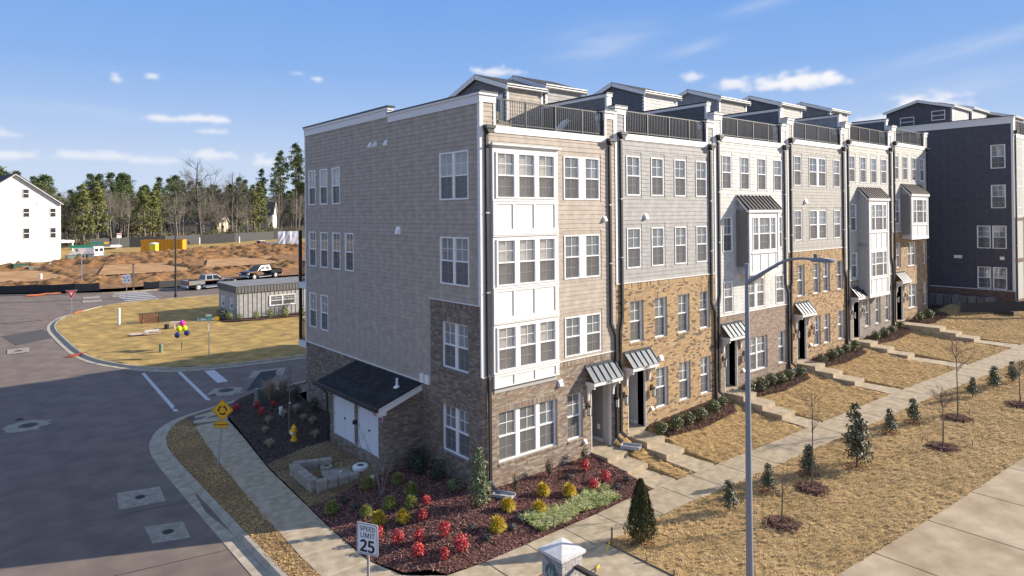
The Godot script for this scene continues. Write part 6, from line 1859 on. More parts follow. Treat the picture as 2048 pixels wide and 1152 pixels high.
	for k in 9:
		var p := Vector3(hp[k][0], walk_y(hp[k][0]) - 0.02, hp[k][1])
		if k == 3:
			rng.seed = 361
			var mg := plant("magnolia", hl[k], "tree", p)
			mb = new_mb()
			for j in 7:
				crown(mb, Vector3(0.08 * sin(j * 2.2), 0.55 + j * 0.28, 0.08 * cos(j * 1.7)), Vector3(1, 0.55, 1) * lerpf(0.62, 0.16, pow(j / 6.0, 1.1)), int(lerpf(300, 80, j / 6.0)), 0.15, [Color(0.06, 0.085, 0.035), Color(0.09, 0.115, 0.05), Color(0.19, 0.13, 0.07), Color(0.045, 0.06, 0.03), Color(0.2, 0.2, 0.13)], 0.35, 5, 0.5)
			part(mg, "foliage", mb, M.leaf)
			mb = Mb.new(); mb.tube([Vector3(0, -0.05, 0), Vector3(0.02, 1.0, 0.01), Vector3(0, 2.3, 0)], [0.045, 0.03, 0.01], 6, false); part(mg, "trunk", mb, M.bark)
		elif q0 == null:
			rng.seed = 362
			q0 = plant("holly", hl[k], "shrub", p, "hollies along the pavement")
			mb = new_mb()
			for j in 4: crown(mb, Vector3(0.03 * sin(j * 2.0), 0.32 + j * 0.2, 0.03 * cos(j * 3.0)), Vector3(1, 0.7, 1) * lerpf(0.33, 0.14, j / 3.0), int(lerpf(420, 150, j / 3.0)), 0.075, HOLLY)
			part(q0, "foliage", mb, M.leaf)
			mb = Mb.new(); mb.tube([Vector3(0, -0.04, 0), Vector3(0, 0.5, 0)], [0.022, 0.015], 5, false); part(q0, "stem", mb, M.bark)
		else: again(q0, p, k * 1.4, hp[k][2], hl[k])
	# arborvitae
	rng.seed = 370
	var arb := plant("arborvitae", "dark cone-shaped arborvitae beside the pavement and the caution tape", "tree", Vector3(2.13, -0.5, 5.05))
	mb = new_mb()
	for i in 7000:
		var t := pow(rng.randf(), 0.8)
		var y := 0.06 + t * 1.78
		var a := rng.randf() * TAU
		var r := 0.42 * pow(1.0 - t, 0.75) * (0.55 + 0.7 * smoothstep(0.0, 0.16, t)) * (1.0 + 0.14 * sin(a * 5 + t * 7) + 0.12 * nz.get_noise_3d(cos(a) * 4, y * 4, sin(a) * 4))
		var d := Vector3(cos(a), 0, sin(a))
		var p := d * r * pow(rng.randf(), 0.22) + Vector3.UP * y
		var cc: Color = [Color(0.05, 0.06, 0.022), Color(0.085, 0.09, 0.03), Color(0.12, 0.115, 0.04), Color(0.035, 0.045, 0.018)][rng.randi() % 4]
		mb.col = cc
		leaf(mb, p, (Vector3.UP + d * 0.5 + rand_dir() * 0.35).normalized(), (d + rand_dir() * 0.5).normalized(), 0.1 * rng.randf_range(0.7, 1.3), 0.035)
	part(arb, "foliage", mb, M.needle)
	mb = Mb.new(); mb.tube([Vector3(0, -0.05, 0), Vector3(0, 0.5, 0)], [0.03, 0.02], 5, false); part(arb, "trunk", mb, M.bark_dark)
	# young trees with mulch rings and guy stakes
	var sap := [[6.20, 7.37, 1.9, 0, "bushy young tree between the lamp post and the concrete road"], [9.20, 6.87, 3.75, 0, "tall young tree with an upright limb left of the magnolia"], [16.08, 8.74, 2.6, 1, "young tree with a low twiggy head right of the magnolia"], [20.02, 8.09, 3.9, 1, "tallest young tree, straight stemmed, near the pavement"], [23.76, 9.49, 2.3, 1, "young tree at the right edge of the picture"]]
	var cx := []; var cc2 := []
	for k in 5:
		var p := Vector3(sap[k][0], walk_y(sap[k][0]) - 0.01, sap[k][1])
		sapling(sap[k][4], p, sap[k][2], sap[k][3], 380 + k)
		chips_on(p, 0.6, 260, 390 + k, cx, cc2)
	for k in [[10.15, 6.26], [11.97, 7.2], [16.34, 6.72], [18.21, 6.97], [7.95, 5.92], [2.13, 5.05]]:
		chips_on(Vector3(k[0], walk_y(k[0]) - 0.03, k[1]), 0.42, 120, 400, cx, cc2)
	var cb := Mb.new(); cb.box(Vector3(-0.5, 0, -0.2), Vector3(0.5, 0.14, 0.2))
	var ch := copies(self, "mulch", cb.mesh(), M.chip, cx, cc2)
	ch.set_meta("label", "loose red brown mulch chips round the lawn trees and hollies"); ch.set_meta("category", "mulch")
	var sk := [[5.62, 7.10, 0], [6.30, 8.16, 0], [8.76, 7.50, 1], [10.23, 6.65, 1], [16.1, 8.0, 2], [16.9, 9.5, 2], [19.6, 8.8, 3], [20.9, 8.3, 3]]
	var sn := ["left stake and guy line of the bushy young tree", "right stake and guy line of the bushy young tree", "left stake and guy line of the tall young tree", "right stake and guy line of the tall young tree", "left stake and guy line of the low twiggy young tree", "right stake and guy line of the low twiggy young tree", "left stake and guy line of the tallest young tree", "right stake and guy line of the tallest young tree"]
	for k in 8:
		var b := Vector3(sk[k][0], walk_y(sk[k][0]) - 0.02, sk[k][1])
		var s: Array = sap[sk[k][2]]
		var tr := Vector3(s[0], walk_y(s[0]) + 0.75, s[1])
		var o := thing("guy_stake", sn[k], "stake", b, 0.0, "stakes and guy lines of the young trees")
		mb = Mb.new(); mb.beam(Vector3(0, -0.05, 0), Vector3(0.03, 0.26, 0.02), 0.035, 0.035, Vector3.BACK); part(o, "peg", mb, M.wood)
		mb = Mb.new(); mb.tube([Vector3(0.02, 0.2, 0.01), tr - b], [0.006, 0.006], 4, false); part(o, "guy_line", mb, M.black)
	# thin tree in the shaded bed
	rng.seed = 395
	var th := plant("thin_tree", "thin pale-trunked young tree beside the hydrant", "tree", at_bed(-2.35, -11.08))
	mb = Mb.new(); mb.tube([Vector3(0, -0.05, 0), Vector3(0.02, 1.3, 0), Vector3(0.06, 2.7, 0.0)], [0.024, 0.019, 0.006], 6, false); part(th, "trunk", mb, M.bark_pale)
	mb = Mb.new()
	for k in 12: limb(mb, Vector3(0.03, 1.2 + k * 0.11, 0), Vector3(cos(k * 2.4) * 0.3, 1, sin(k * 2.4) * 0.3).normalized(), 0.55, 0.007, 1, 0.4, 0.08, 3)
	part(th, "branches", mb, M.bark)
	mb = Mb.new(); mb.box(Vector3(-0.01, 1.25, 0.02), Vector3(0.07, 1.33, 0.03)); part(th, "tag", mb, M.signwhite)

# ---------------------------------------------------------------- signs and street furniture
func plate(w: float, h: float, corner: float, depth: float, t: Transform3D) -> Mb:
	var mb := Mb.new()
	var p := PackedVector2Array()
	for c in [[1, 1, 0.0], [-1, 1, PI / 2], [-1, -1, PI], [1, -1, PI * 1.5]]:
		for k in 4:
			var a: float = c[2] + PI / 2 * k / 3.0
			p.append(Vector2(c[0] * (w / 2 - corner) + cos(a) * corner, c[1] * (h / 2 - corner) + sin(a) * corner))
	mb.prism(p, t, depth)
	return mb

func zt(z: float) -> Transform3D: return Transform3D(Basis(), Vector3(0, 0, z))
func tat(x: float, y: float, z: float, turn := 0.0) -> Transform3D: return Transform3D(Basis(Vector3(0, 0, 1), turn), Vector3(x, y, z))

func furniture():
	var mb := Mb.new()
	# speed limit sign
	var s := thing("speed_limit_sign", "white speed limit 25 sign on a steel post at the corner", "sign", Vector3(-6.06, -0.52, 3.36), -1.07)
	mb.beam(Vector3(0, -0.1, -0.03), Vector3(0, 2.44, -0.03), 0.055, 0.035, Vector3.BACK); part(s, "post", mb, M.galv)
	var sp := part(s, "sign_plate", plate(0.6, 0.76, 0.05, 0.006, tat(0, 2.12, 0)), M.signwhite)
	mb = Mb.new()
	for e in [[0.0, 0.352, 0.5, 0.012], [0.0, -0.352, 0.5, 0.012]]: mb.boxt(tat(e[0], 2.12 + e[1], 0.0045), Vector3(e[2], e[3], 0.003))
	for e in [-0.275, 0.275]: mb.boxt(tat(e, 2.12, 0.0045), Vector3(0.012, 0.66, 0.003))
	for c in [[-0.25, -0.327, 0.8], [0.25, 0.327, 0.8], [-0.25, 0.327, -0.8], [0.25, -0.327, -0.8]]: mb.boxt(tat(c[0] * 1.03, 2.12 + c[1] * 1.01, 0.0045, c[2] * -1.0 + (0.0 if c[2] > 0 else 0.0)), Vector3(0.07, 0.012, 0.003))
	part(sp, "border", mb, M.signblack)
	letters(sp, "SPEED", tat(0, 2.36, 0.005), 0.115, M.signblack, false)
	letters(sp, "LIMIT", tat(0, 2.20, 0.005), 0.115, M.signblack, false)
	letters(sp, "25", tat(0, 1.94, 0.005), 0.29, M.signblack)
	# roundabout warning sign, its post leaning
	s = thing("roundabout_sign", "yellow diamond roundabout sign with three circling arrows on a leaning post", "sign", Vector3(-5.88, -0.55, -9.45), -0.72)
	mb = Mb.new(); mb.beam(Vector3(0.0, -0.1, -0.03), Vector3(0.24, 2.75, -0.16), 0.05, 0.03, Vector3.BACK); part(s, "post", mb, M.galv)
	var cx := 0.2; var cy := 2.36; var cz := -0.11
	sp = part(s, "sign_plate", plate(0.61, 0.61, 0.04, 0.006, tat(cx, cy, cz, PI / 4)), M.signyellow)
	mb = Mb.new()
	for k in 4:
		var a := PI / 4 + k * PI / 2
		mb.boxt(tat(cx + cos(a) * 0.285, cy + sin(a) * 0.285, cz + 0.0045, a + PI / 2), Vector3(0.53, 0.012, 0.003))
	part(sp, "border", mb, M.signblack)
	for k in 3:
		mb = Mb.new()
		var a0 := PI / 2 + 0.25 + k * TAU / 3
		var pts := PackedVector2Array(); var inn := PackedVector2Array()
		for q in 7:
			var a := a0 + 1.25 * q / 6.0
			pts.append(Vector2(cos(a), sin(a)) * 0.185); inn.append(Vector2(cos(a), sin(a)) * 0.125)
		var a2 := a0 + 1.25
		pts.append(Vector2(cos(a2), sin(a2)) * 0.215)
		pts.append(Vector2(cos(a2 + 0.5), sin(a2 + 0.5)) * 0.16)
		pts.append(Vector2(cos(a2), sin(a2)) * 0.09)
		inn.reverse()
		pts.append_array(inn)
		mb.prism(pts, tat(cx, cy, cz + 0.0045), 0.003)
		part(sp, "arrow", mb, M.signblack)
	var s2 := part(s, "name_plate", plate(0.52, 0.25, 0.03, 0.006, tat(0.16, 1.8, -0.09)), M.signyellow)
	letters(s2, "ROUNDABOUT", tat(0.16, 1.8, -0.085), 0.065, M.signblack)
	mb = Mb.new()
	for e in [-0.112, 0.112]: mb.boxt(tat(0.16, 1.8 + e, -0.0855), Vector3(0.48, 0.007, 0.003))
	for e in [-0.246, 0.246]: mb.boxt(tat(0.16 + e, 1.8, -0.0855), Vector3(0.007, 0.2, 0.003))
	part(s2, "border", mb, M.signblack)
	# street lamp by the pavement
	var ly := 8.55
	s = thing("street_lamp", "tall grey steel lamp post with one curved arm, in front of the row", "street lamp", Vector3(2.3, -0.55, 8.53))
	mb = Mb.new(); mb.lathe(Vector3.ZERO, [[0.16, -0.2], [0.16, 0.05], [0.115, 0.08], [0.098, 0.1], [0.052, ly], [0.0, ly + 0.02]], 16); part(s, "pole", mb, M.pole)
	mb = Mb.new(); mb.lathe(Vector3(0, ly - 0.02, 0), [[0.066, 0.0], [0.066, 0.09], [0.0, 0.11]], 12); part(s, "pole_cap", mb, M.pole)
	mb = Mb.new(); mb.tube([Vector3(0, ly - 0.42, 0.03), Vector3(0, ly - 0.15, 0.45), Vector3(0, ly + 0.12, 0.9), Vector3(0, ly + 0.23, 1.15), Vector3(0, ly + 0.275, 1.45), Vector3(0, ly + 0.28, 1.7)], [0.06, 0.05, 0.04, 0.036, 0.032, 0.03], 10); part(s, "arm", mb, M.pole)
	mb = Mb.new()
	for k in 12:
		var prof := [[0.05, 0.035], [0.12, 0.05], [0.16, 0.055], [0.165, 0.05], [0.15, 0.035], [0.0, 0.01]]
		pass
	mb.ball(Vector3(0, ly + 0.265, 1.98), Vector3(0.16, 0.05, 0.37), 8)
	mb.box(Vector3(-0.12, ly + 0.215, 1.78), Vector3(0.12, ly + 0.25, 2.25))
	var lh := part(s, "lamp_head", mb, M.pole)
	mb = Mb.new(); mb.box(Vector3(-0.1, ly + 0.205, 1.85), Vector3(0.1, ly + 0.2148, 2.22)); part(lh, "lens", mb, M.frost)
	mb = Mb.new(); mb.lathe(Vector3(0, ly + 0.305, 1.83), [[0.045, 0.0], [0.045, 0.09], [0.0, 0.1]], 10); part(lh, "photocell", mb, M.greenbox)
	# brick gate pillar with a pyramid cap and a sign frame
	var py := 1.78
	s = thing("gate_pillar", "painted brick pillar with a pale pyramid cap and a round bronze medallion", "pillar", Vector3(-2.42, -0.55, 6.34))
	mb = Mb.new(); mb.box(Vector3(-0.335, -0.2, -0.335), Vector3(0.335, py, 0.335)); part(s, "core", mb, mat(0.60, 0.55, 0.50, 0.9, M.grit, 0.5))
	var bm := Mb.new(); bm.box(Vector3(-0.5, -0.5, -0.5), Vector3(0.5, 0.5, 0.5)); var bmesh := bm.mesh()
	var bmats := [mat(0.60, 0.55, 0.52, 0.85, M.grit, 0.5), mat(0.52, 0.475, 0.45, 0.85, M.grit, 0.5), mat(0.66, 0.62, 0.58, 0.85, M.grit, 0.5), mat(0.42, 0.37, 0.345, 0.85, M.grit, 0.5)]
	rng.seed = 410
	for r in 17:
		for f in 4:
			var ft := Transform3D(Basis(Vector3.UP, f * PI / 2), Vector3.ZERO)
			var x := -0.335 + (0.0 if (r + f) % 2 else -0.112)
			while x < 0.33:
				var a := maxf(x, -0.335) + 0.005; var b := minf(x + 0.224, 0.345) - 0.005
				if b - a > 0.03:
					var o := MeshInstance3D.new(); o.name = "brick"; o.mesh = bmesh; o.material_override = bmats[rng.randi() % 4]
					o.transform = ft * Transform3D(Basis.from_scale(Vector3(b - a, 0.062, 0.03)), Vector3((a + b) / 2, py - 0.05 - r * 0.0735, 0.333 + rng.randf_range(-0.002, 0.003)))
					s.add_child(o, true)
				x += 0.224
	mb = Mb.new()
	var e0 := 0.41
	mb.box(Vector3(-e0, py + 0.002, -e0), Vector3(e0, py + 0.07, e0))
	var apex := Vector3(0, py + 0.17, 0)
	var cn := [Vector3(-e0, py + 0.0705, e0), Vector3(e0, py + 0.0705, e0), Vector3(e0, py + 0.0705, -e0), Vector3(-e0, py + 0.0705, -e0)]
	for k in 4: mb.tri(cn[k], cn[(k + 1) % 4], apex)
	part(s, "cap", mb, mat(0.76, 0.735, 0.69, 0.7, M.soft, 0.8))
	var tx := Basis(Vector3(0, 0, 1), PI / 2)
	mb = Mb.new(); mb.lathe(Vector3(-0.35, py - 0.36, 0.0), [[0.0, 0.0], [0.18, 0.0], [0.19, 0.02], [0.17, 0.035], [0.155, 0.022], [0.0, 0.022]], 24, tx); var med := part(s, "medallion", mb, mat(0.10, 0.15, 0.14, 0.5))
	mb = Mb.new()
	mb.prism(PackedVector2Array([Vector2(-0.10, -0.05), Vector2(-0.02, -0.12), Vector2(0.05, -0.11), Vector2(-0.02, 0.0), Vector2(0.0, 0.12), Vector2(-0.06, 0.06)]), Transform3D(Basis(Vector3(0, 0, 1), Vector3.UP, Vector3(-1, 0, 0)), Vector3(-0.382, py - 0.36, 0.0)), 0.02)
	mb.prism(PackedVector2Array([Vector2(0.03, -0.06), Vector2(0.09, -0.07), Vector2(0.10, 0.03), Vector2(0.04, 0.10)]), Transform3D(Basis(Vector3(0, 0, 1), Vector3.UP, Vector3(-1, 0, 0)), Vector3(-0.382, py - 0.36, 0.0)), 0.02)
	part(med, "emblem", mb, mat(0.30, 0.40, 0.36, 0.5))
	var sf := thing("entrance_sign", "dark bronze sign frame fixed to the brick pillar", "sign", Vector3(-2.30, -0.55, 6.70))
	mb = Mb.new(); mb.box(Vector3(-0.06, 1.48, 0), Vector3(0.06, 1.56, 2.6)); part(sf, "top_rail", mb, M.bronze)
	mb = Mb.new(); mb.box(Vector3(-0.05, 0.35, 2.5), Vector3(0.05, 1.478, 2.6)); mb.box(Vector3(-0.05, 0.35, 0.28), Vector3(0.05, 1.40, 0.34)); part(sf, "upright", mb, M.bronze)
	mb = Mb.new(); mb.box(Vector3(-0.025, 0.4, 0.345), Vector3(0.025, 1.3, 2.49)); part(sf, "panel", mb, mat(0.06, 0.065, 0.07, 0.5))
	# caution tape at the new pad
	s = thing("caution_tape", "yellow caution tape sagging from a stake across the new concrete pad", "tape", Vector3(1.5, -0.5, 4.45))
	mb = Mb.new()
	var tp := []
	for k in 13:
		var t := k / 12.0
		tp.append(Vector3(0, 0.34, 0).lerp(Vector3(-1.62, 0.12, 0.85), t) + Vector3(0, -0.30 * sin(PI * t), 0))
	for k in 12:
		var wv := Vector3(0.02 * sin(k * 1.3), 0.075, 0.03 * cos(k * 1.1)); var wv2 := Vector3(0.02 * sin((k + 1) * 1.3), 0.075, 0.03 * cos((k + 1) * 1.1))
		mb.quad(tp[k] - wv * 0.5, tp[k + 1] - wv2 * 0.5, tp[k + 1] + wv2 * 0.5, tp[k] + wv * 0.5)
	var ty := mat(0.85, 0.62, 0.03, 0.5); ty.cull_mode = BaseMaterial3D.CULL_DISABLED
	part(s, "tape", mb, ty)
	mb = Mb.new(); mb.beam(Vector3(0, -0.1, 0), Vector3(0.02, 0.42, -0.02), 0.04, 0.04, Vector3.BACK); part(s, "stake", mb, M.wood)
	mb = Mb.new(); mb.beam(Vector3(-1.62, -0.1, 0.85), Vector3(-1.62, 0.18, 0.85), 0.05, 0.04, Vector3.BACK); part(s, "stake", mb, M.wood)
	# fire hydrant
	s = thing("fire_hydrant", "yellow fire hydrant with pale caps in the dark mulch", "fire hydrant", at_bed(-2.59, -9.92), 0.6)
	mb = Mb.new(); mb.lathe(Vector3.ZERO, [[0.15, 0.0], [0.15, 0.05], [0.10, 0.06], [0.10, 0.42], [0.13, 0.43], [0.13, 0.47], [0.115, 0.48], [0.11, 0.56], [0.07, 0.63], [0.035, 0.65], [0.03, 0.7], [0.0, 0.7]], 16); part(s, "barrel", mb, M.yellow)
	for e in [[0.0, 0.09], [PI, 0.09], [PI / 2, 0.115]]:
		mb = Mb.new(); mb.lathe(Vector3(0, 0.36, 0), [[e[1] * 0.7, 0.0], [e[1] * 0.7, 0.13], [e[1] * 0.8, 0.135], [e[1] * 0.8, 0.18], [0.02, 0.185], [0.02, 0.21], [0.0, 0.21]], 12, Basis(Vector3.UP, e[0]) * Basis(Vector3(0, 0, 1), -PI / 2)); part(s, "outlet_cap", mb, M.yellow if e[0] != PI else M.pvc)
	# pedestals and pipes
	var ped := thing("utility_pedestal", "green plastic utility pedestal in the bed behind the roundabout sign", "utility pedestal", at_bed(-1.98, -16.24), 0.0, "green utility pedestals")
	mb = Mb.new(); mb.lathe(Vector3.ZERO, [[0.15, 0.0], [0.15, 0.18], [0.135, 0.19], [0.13, 0.78], [0.12, 0.81], [0.0, 0.82]], 16); part(ped, "body", mb, M.greenbox)
	mb = Mb.new(); mb.lathe(Vector3.ZERO, [[0.16, -0.03], [0.16, 0.07], [0.15, 0.075]], 16); part(ped, "collar", mb, M.pvc)
	again(ped, Vector3(-2.32, -0.52, -35.28), 0.5, 0.92, "green plastic utility pedestal on the sunlit lot, left of the balloons")
	var pipe := func(label: String, at: Vector3, h: float, r: float):
		var o := thing("cleanout_pipe", label, "pipe", at, 0.0, "white plastic pipes")
		var m := Mb.new(); m.lathe(Vector3.ZERO, [[r, -0.05], [r, h], [r * 0.85, h], [r * 0.85, h - 0.05]], 12); part(o, "pipe", m, M.pvc)
		m = Mb.new(); m.lathe(Vector3(0, h * 0.72, 0), [[r * 1.15, 0.0], [r * 1.15, 0.05], [r, 0.055]], 12); part(o, "collar", m, M.pvc)
	pipe.call("short white pipe with a dark band in the shaded bed", at_bed(-1.70, -13.74), 0.36, 0.085)
	pipe.call("small white leaning cleanout pipe beside the multi-stemmed tree", at_bed(-2.21, -3.62), 0.24, 0.06)
	pipe.call("tall white marker pipe on the sunlit lot", Vector3(-2.73, -0.0, -48.9), 1.45, 0.11)
	pipe.call("thin white pipe standing in the dug earth", Vector3(-5.3, 1.3, -86.8), 0.9, 0.16)
	for e in [["thin white stake pipe left, by the far black fence", 31.0, -152.0], ["thin white stake pipe right, by the far black fence", 40.4, -152.5]]: pipe.call(e[0], Vector3(e[1], back_y(0, e[2]), e[2]), 1.6, 0.16)
	# splash blocks
	var sb := thing("splash_block", "grey concrete splash block below the corner downspout", "splash block", at_bed(0.42, 0.62), 0.5, "splash blocks at the downspouts")
	mb = Mb.new()
	mb.box(Vector3(-0.16, -0.02, -0.3), Vector3(0.16, 0.03, 0.32)); mb.box(Vector3(-0.2, -0.02, -0.32), Vector3(-0.161, 0.1, 0.34)); mb.box(Vector3(0.161, -0.02, -0.32), Vector3(0.2, 0.1, 0.34)); mb.box(Vector3(-0.2, -0.02, -0.36), Vector3(0.2, 0.1, -0.321))
	part(sb, "tray", mb, mat(0.55, 0.55, 0.55, 0.8, M.grit, 0.5))
	again(sb, Vector3(6.86, 0.12, 0.72), 0.5, 1.1, "grey concrete splash block between the first two doors")
	again(sb, Vector3(20.6, 0.98, 0.7), 0.5, 1.0, "grey concrete splash block between the third and fourth doors")
	# meter pit with a wall of blocks
	rng.seed = 430
	var rw := thing("retaining_wall", "low U-shaped wall of pale concrete blocks round the meter pit", "wall", Vector3(0, 0, 0))
	var bl := [mat(0.46, 0.40, 0.335, 0.9, M.blot, 0.6), mat(0.50, 0.44, 0.37, 0.9, M.blot, 0.6), mat(0.42, 0.365, 0.31, 0.9, M.blot, 0.6)]
	for run in [[Vector2(-2.5, -6.35), Vector2(-3.85, -6.9)], [Vector2(-3.85, -6.85), Vector2(-3.92, -4.72)], [Vector2(-3.9, -4.62), Vector2(-2.4, -4.35)]]:
		var a: Vector2 = run[0]; var b: Vector2 = run[1]
		var n := int(round(a.distance_to(b) / 0.42))
		for course in 4:
			for k in n:
				var u0 := (k + (0.0 if course % 2 else 0.0)) / float(n); var u1 := (k + 1) / float(n)
				var p := a.lerp(b, u0 + 0.01); var q := a.lerp(b, u1 - 0.01)
				mb = Mb.new(); mb.beam(Vector3(p.x, -0.62 + course * 0.16 + 0.08, p.y), Vector3(q.x, -0.62 + course * 0.16 + 0.08, q.y), 0.26 if course < 3 else 0.3, 0.15)
				part(rw, "block", mb, bl[rng.randi() % 3])
	s = thing("meter_lid", "square concrete meter lid inside the low block wall", "utility lid", Vector3(-2.75, -0.17, -5.3), -0.25)
	mb = Mb.new(); mb.box(Vector3(-0.55, -0.1, -0.42), Vector3(0.55, 0.0, 0.42)); part(s, "lid", mb, M.patch)
	mb = Mb.new(); mb.lathe(Vector3(0.1, 0.0, 0.0), [[0.05, 0.0], [0.04, 0.03], [0.0, 0.03]], 8); part(s, "knob", mb, M.pvc)
	mb = Mb.new(); mb.box(Vector3(-0.5, -0.1, 0.45), Vector3(0.5, 0.015, 0.62)); part(s, "edge_strip", mb, M.patch)
	var collar := func(label: String, x: float, z: float, r: float, m: Material):
		var o := thing("access_collar", label, "utility lid", at_bed(x, z), 0.0, "round utility covers by the block wall")
		var k := Mb.new(); k.lathe(Vector3.ZERO, [[r * 1.15, -0.05], [r * 1.1, 0.09], [r * 0.95, 0.12], [r * 0.5, 0.12], [r * 0.5, 0.08], [0.0, 0.08]], 18); part(o, "collar", k, m)
		k = Mb.new(); k.lathe(Vector3(0, 0.081, 0), [[r * 0.48, 0.0], [r * 0.48, 0.02], [0.0, 0.02]], 14); part(o, "lid", k, M.iron)
	collar.call("round pale collar with a dark lid behind the square meter lid", -2.85, -6.1, 0.22, M.patch)
	collar.call("white domed cover with a dark slot below the lean-to doors", -1.95, -5.05, 0.27, M.pvc)
	# lot with balloons
	s = thing("balloon_bunch", "bunch of balloons on a string, pink above two yellow and two navy ones", "balloons", Vector3(-0.92, -0.52, -35.4))
	mb = Mb.new(); mb.tube([Vector3(0, 0, 0), Vector3(0.03, 0.7, 0), Vector3(0.05, 1.9, 0)], [0.012, 0.008, 0.008], 4, false); part(s, "string", mb, M.black)
	mb = Mb.new(); mb.ball(Vector3(0.0, 0.55, 0.0), Vector3(0.05, 0.09, 0.05), 4); mb.ball(Vector3(0.02, 0.3, 0.0), Vector3(0.045, 0.08, 0.045), 4); part(s, "ribbon", mb, M.black)
	for e in [[0.07, 2.06, 0.0, Color(0.72, 0.05, 0.38)], [-0.17, 1.68, 0.05, Color(0.62, 0.68, 0.02)], [0.22, 1.66, -0.05, Color(0.62, 0.68, 0.02)], [-0.30, 1.24, 0.1, Color(0.02, 0.03, 0.13)], [0.36, 1.32, 0.05, Color(0.02, 0.03, 0.13)]]:
		mb = Mb.new(); mb.ball(Vector3(e[0], e[1], e[2]), Vector3(0.2, 0.23, 0.2), 9)
		var c: Color = e[3]
		part(s, "balloon", mb, mat(c.r, c.g, c.b, 0.12))
	s = thing("street_name_sign", "green street name sign with a yellow end, above an edge-on stop sign", "sign", Vector3(-0.0, -0.55, -31.78), -0.3)
	mb = Mb.new(); mb.box(Vector3(-0.03, -0.1, -0.03), Vector3(0.03, 2.85, 0.03)); part(s, "post", mb, M.galv)
	mb = Mb.new(); mb.box(Vector3(-0.72, 2.6, -0.012), Vector3(0.36, 2.86, 0.012)); sp = part(s, "name_plate", mb, M.signgreen)
	letters(sp, "S White St", tat(-0.18, 2.72, 0.014), 0.16, M.signwhite)
	mb = Mb.new(); mb.box(Vector3(0.361, 2.6, -0.012), Vector3(0.66, 2.86, 0.012)); part(s, "end_plate", mb, M.signyellow)
	mb = Mb.new(); mb.box(Vector3(-0.2, 2.9, -0.02), Vector3(0.18, 3.07, 0.0)); part(s, "cross_plate", mb, mat(0.42, 0.52, 0.46, 0.5))
	mb = Mb.new()
	var oc := PackedVector2Array()
	for k in 8: oc.append(Vector2(cos(PI / 8 + k * PI / 4), sin(PI / 8 + k * PI / 4)) * 0.36)
	mb.prism(oc, Transform3D(Basis(Vector3.UP, PI / 2 - 0.1), Vector3(0.0, 2.15, 0.0)), 0.008); part(s, "stop_plate", mb, M.galv)
	s = thing("yield_sign", "red and white triangular yield sign at the curved kerb", "sign", Vector3(-5.58, 0.05, -54.65), -0.25)
	mb = Mb.new(); mb.box(Vector3(-0.03, -0.1, -0.06), Vector3(0.03, 2.7, -0.01)); part(s, "post", mb, M.galv)
	mb = Mb.new(); mb.prism(PackedVector2Array([Vector2(-0.46, 2.72), Vector2(0.0, 1.94), Vector2(0.46, 2.72)]), zt(0.0), 0.01); sp = part(s, "sign_plate", mb, M.signwhite)
	mb = Mb.new()
	for e in [[Vector2(-0.43, 2.705), Vector2(0.43, 2.705), Vector2(0.20, 2.57), Vector2(-0.20, 2.57)], [Vector2(-0.43, 2.705), Vector2(-0.20, 2.57), Vector2(0.0, 2.23), Vector2(0.0, 1.97)], [Vector2(0.43, 2.705), Vector2(0.0, 1.97), Vector2(0.0, 2.23), Vector2(0.20, 2.57)]]: mb.prism(PackedVector2Array(e), zt(0.007), 0.004)
	part(sp, "border", mb, M.signred)
	letters(sp, "YIELD", tat(0, 2.49, 0.008), 0.075, M.signred)
	s = thing("blue_sign", "small pale blue sign on a post by the striped crossing", "sign", Vector3(0.25, 0.3, -62.7), -0.25)
	mb = Mb.new(); mb.box(Vector3(-0.035, -0.1, -0.06), Vector3(0.035, 2.2, -0.01)); part(s, "post", mb, M.galv)
	mb = Mb.new(); mb.box(Vector3(-0.36, 2.1, -0.008), Vector3(0.36, 3.0, 0.008)); sp = part(s, "sign_plate", mb, mat(0.42, 0.47, 0.62, 0.5))
	mb = Mb.new()
	for e in [[-0.22, 2.68, 0.13, 0.2], [0.12, 2.72, 0.2, 0.12], [0.2, 2.36, 0.12, 0.22], [-0.14, 2.34, 0.22, 0.12], [0.0, 2.55, 0.16, 0.08]]: mb.boxt(tat(e[0], e[1], 0.0105, 0.4), Vector3(e[2], e[3], 0.004))
	part(sp, "symbol", mb, mat(0.10, 0.12, 0.22, 0.5))
	s = thing("lamp_pole", "thin black lamp pole on the far side of the balloon lot", "street lamp", Vector3(5.2, 0.25, -63.4))
	mb = Mb.new(); mb.lathe(Vector3.ZERO, [[0.16, -0.1], [0.16, 0.5], [0.11, 0.6], [0.07, 9.4], [0.0, 9.45]], 10); part(s, "pole", mb, M.black)
	mb = Mb.new(); mb.box(Vector3(-0.55, 9.05, -0.12), Vector3(-0.05, 9.17, 0.12)); part(s, "lamp_head", mb, M.black)
	# odds and ends on the lot
	s = thing("board_pile", "pile of pale scrap boards on the sunlit lot", "lumber", Vector3(-1.6, -0.27, -43.0), 0.1)
	rng.seed = 440
	for k in 9:
		mb = Mb.new(); mb.boxt(Transform3D(Basis.from_euler(Vector3(rng.randf_range(-0.04, 0.04), rng.randf_range(-0.35, 0.35), rng.randf_range(-0.05, 0.05))), Vector3(rng.randf_range(-0.9, 1.1), 0.05 + 0.035 * k, rng.randf_range(-0.8, 0.8))), Vector3(rng.randf_range(0.9, 2.2), 0.04, rng.randf_range(0.12, 0.4)))
		part(s, "board", mb, [M.pvc, M.wood, mat(0.5, 0.42, 0.36, 0.9), mat(0.6, 0.45, 0.42, 0.9)][k % 4])
	s = thing("hose_reel", "looped white hose beside a dark drum on the lot", "hose", Vector3(0.49, -0.25, -44.2))
	mb = Mb.new()
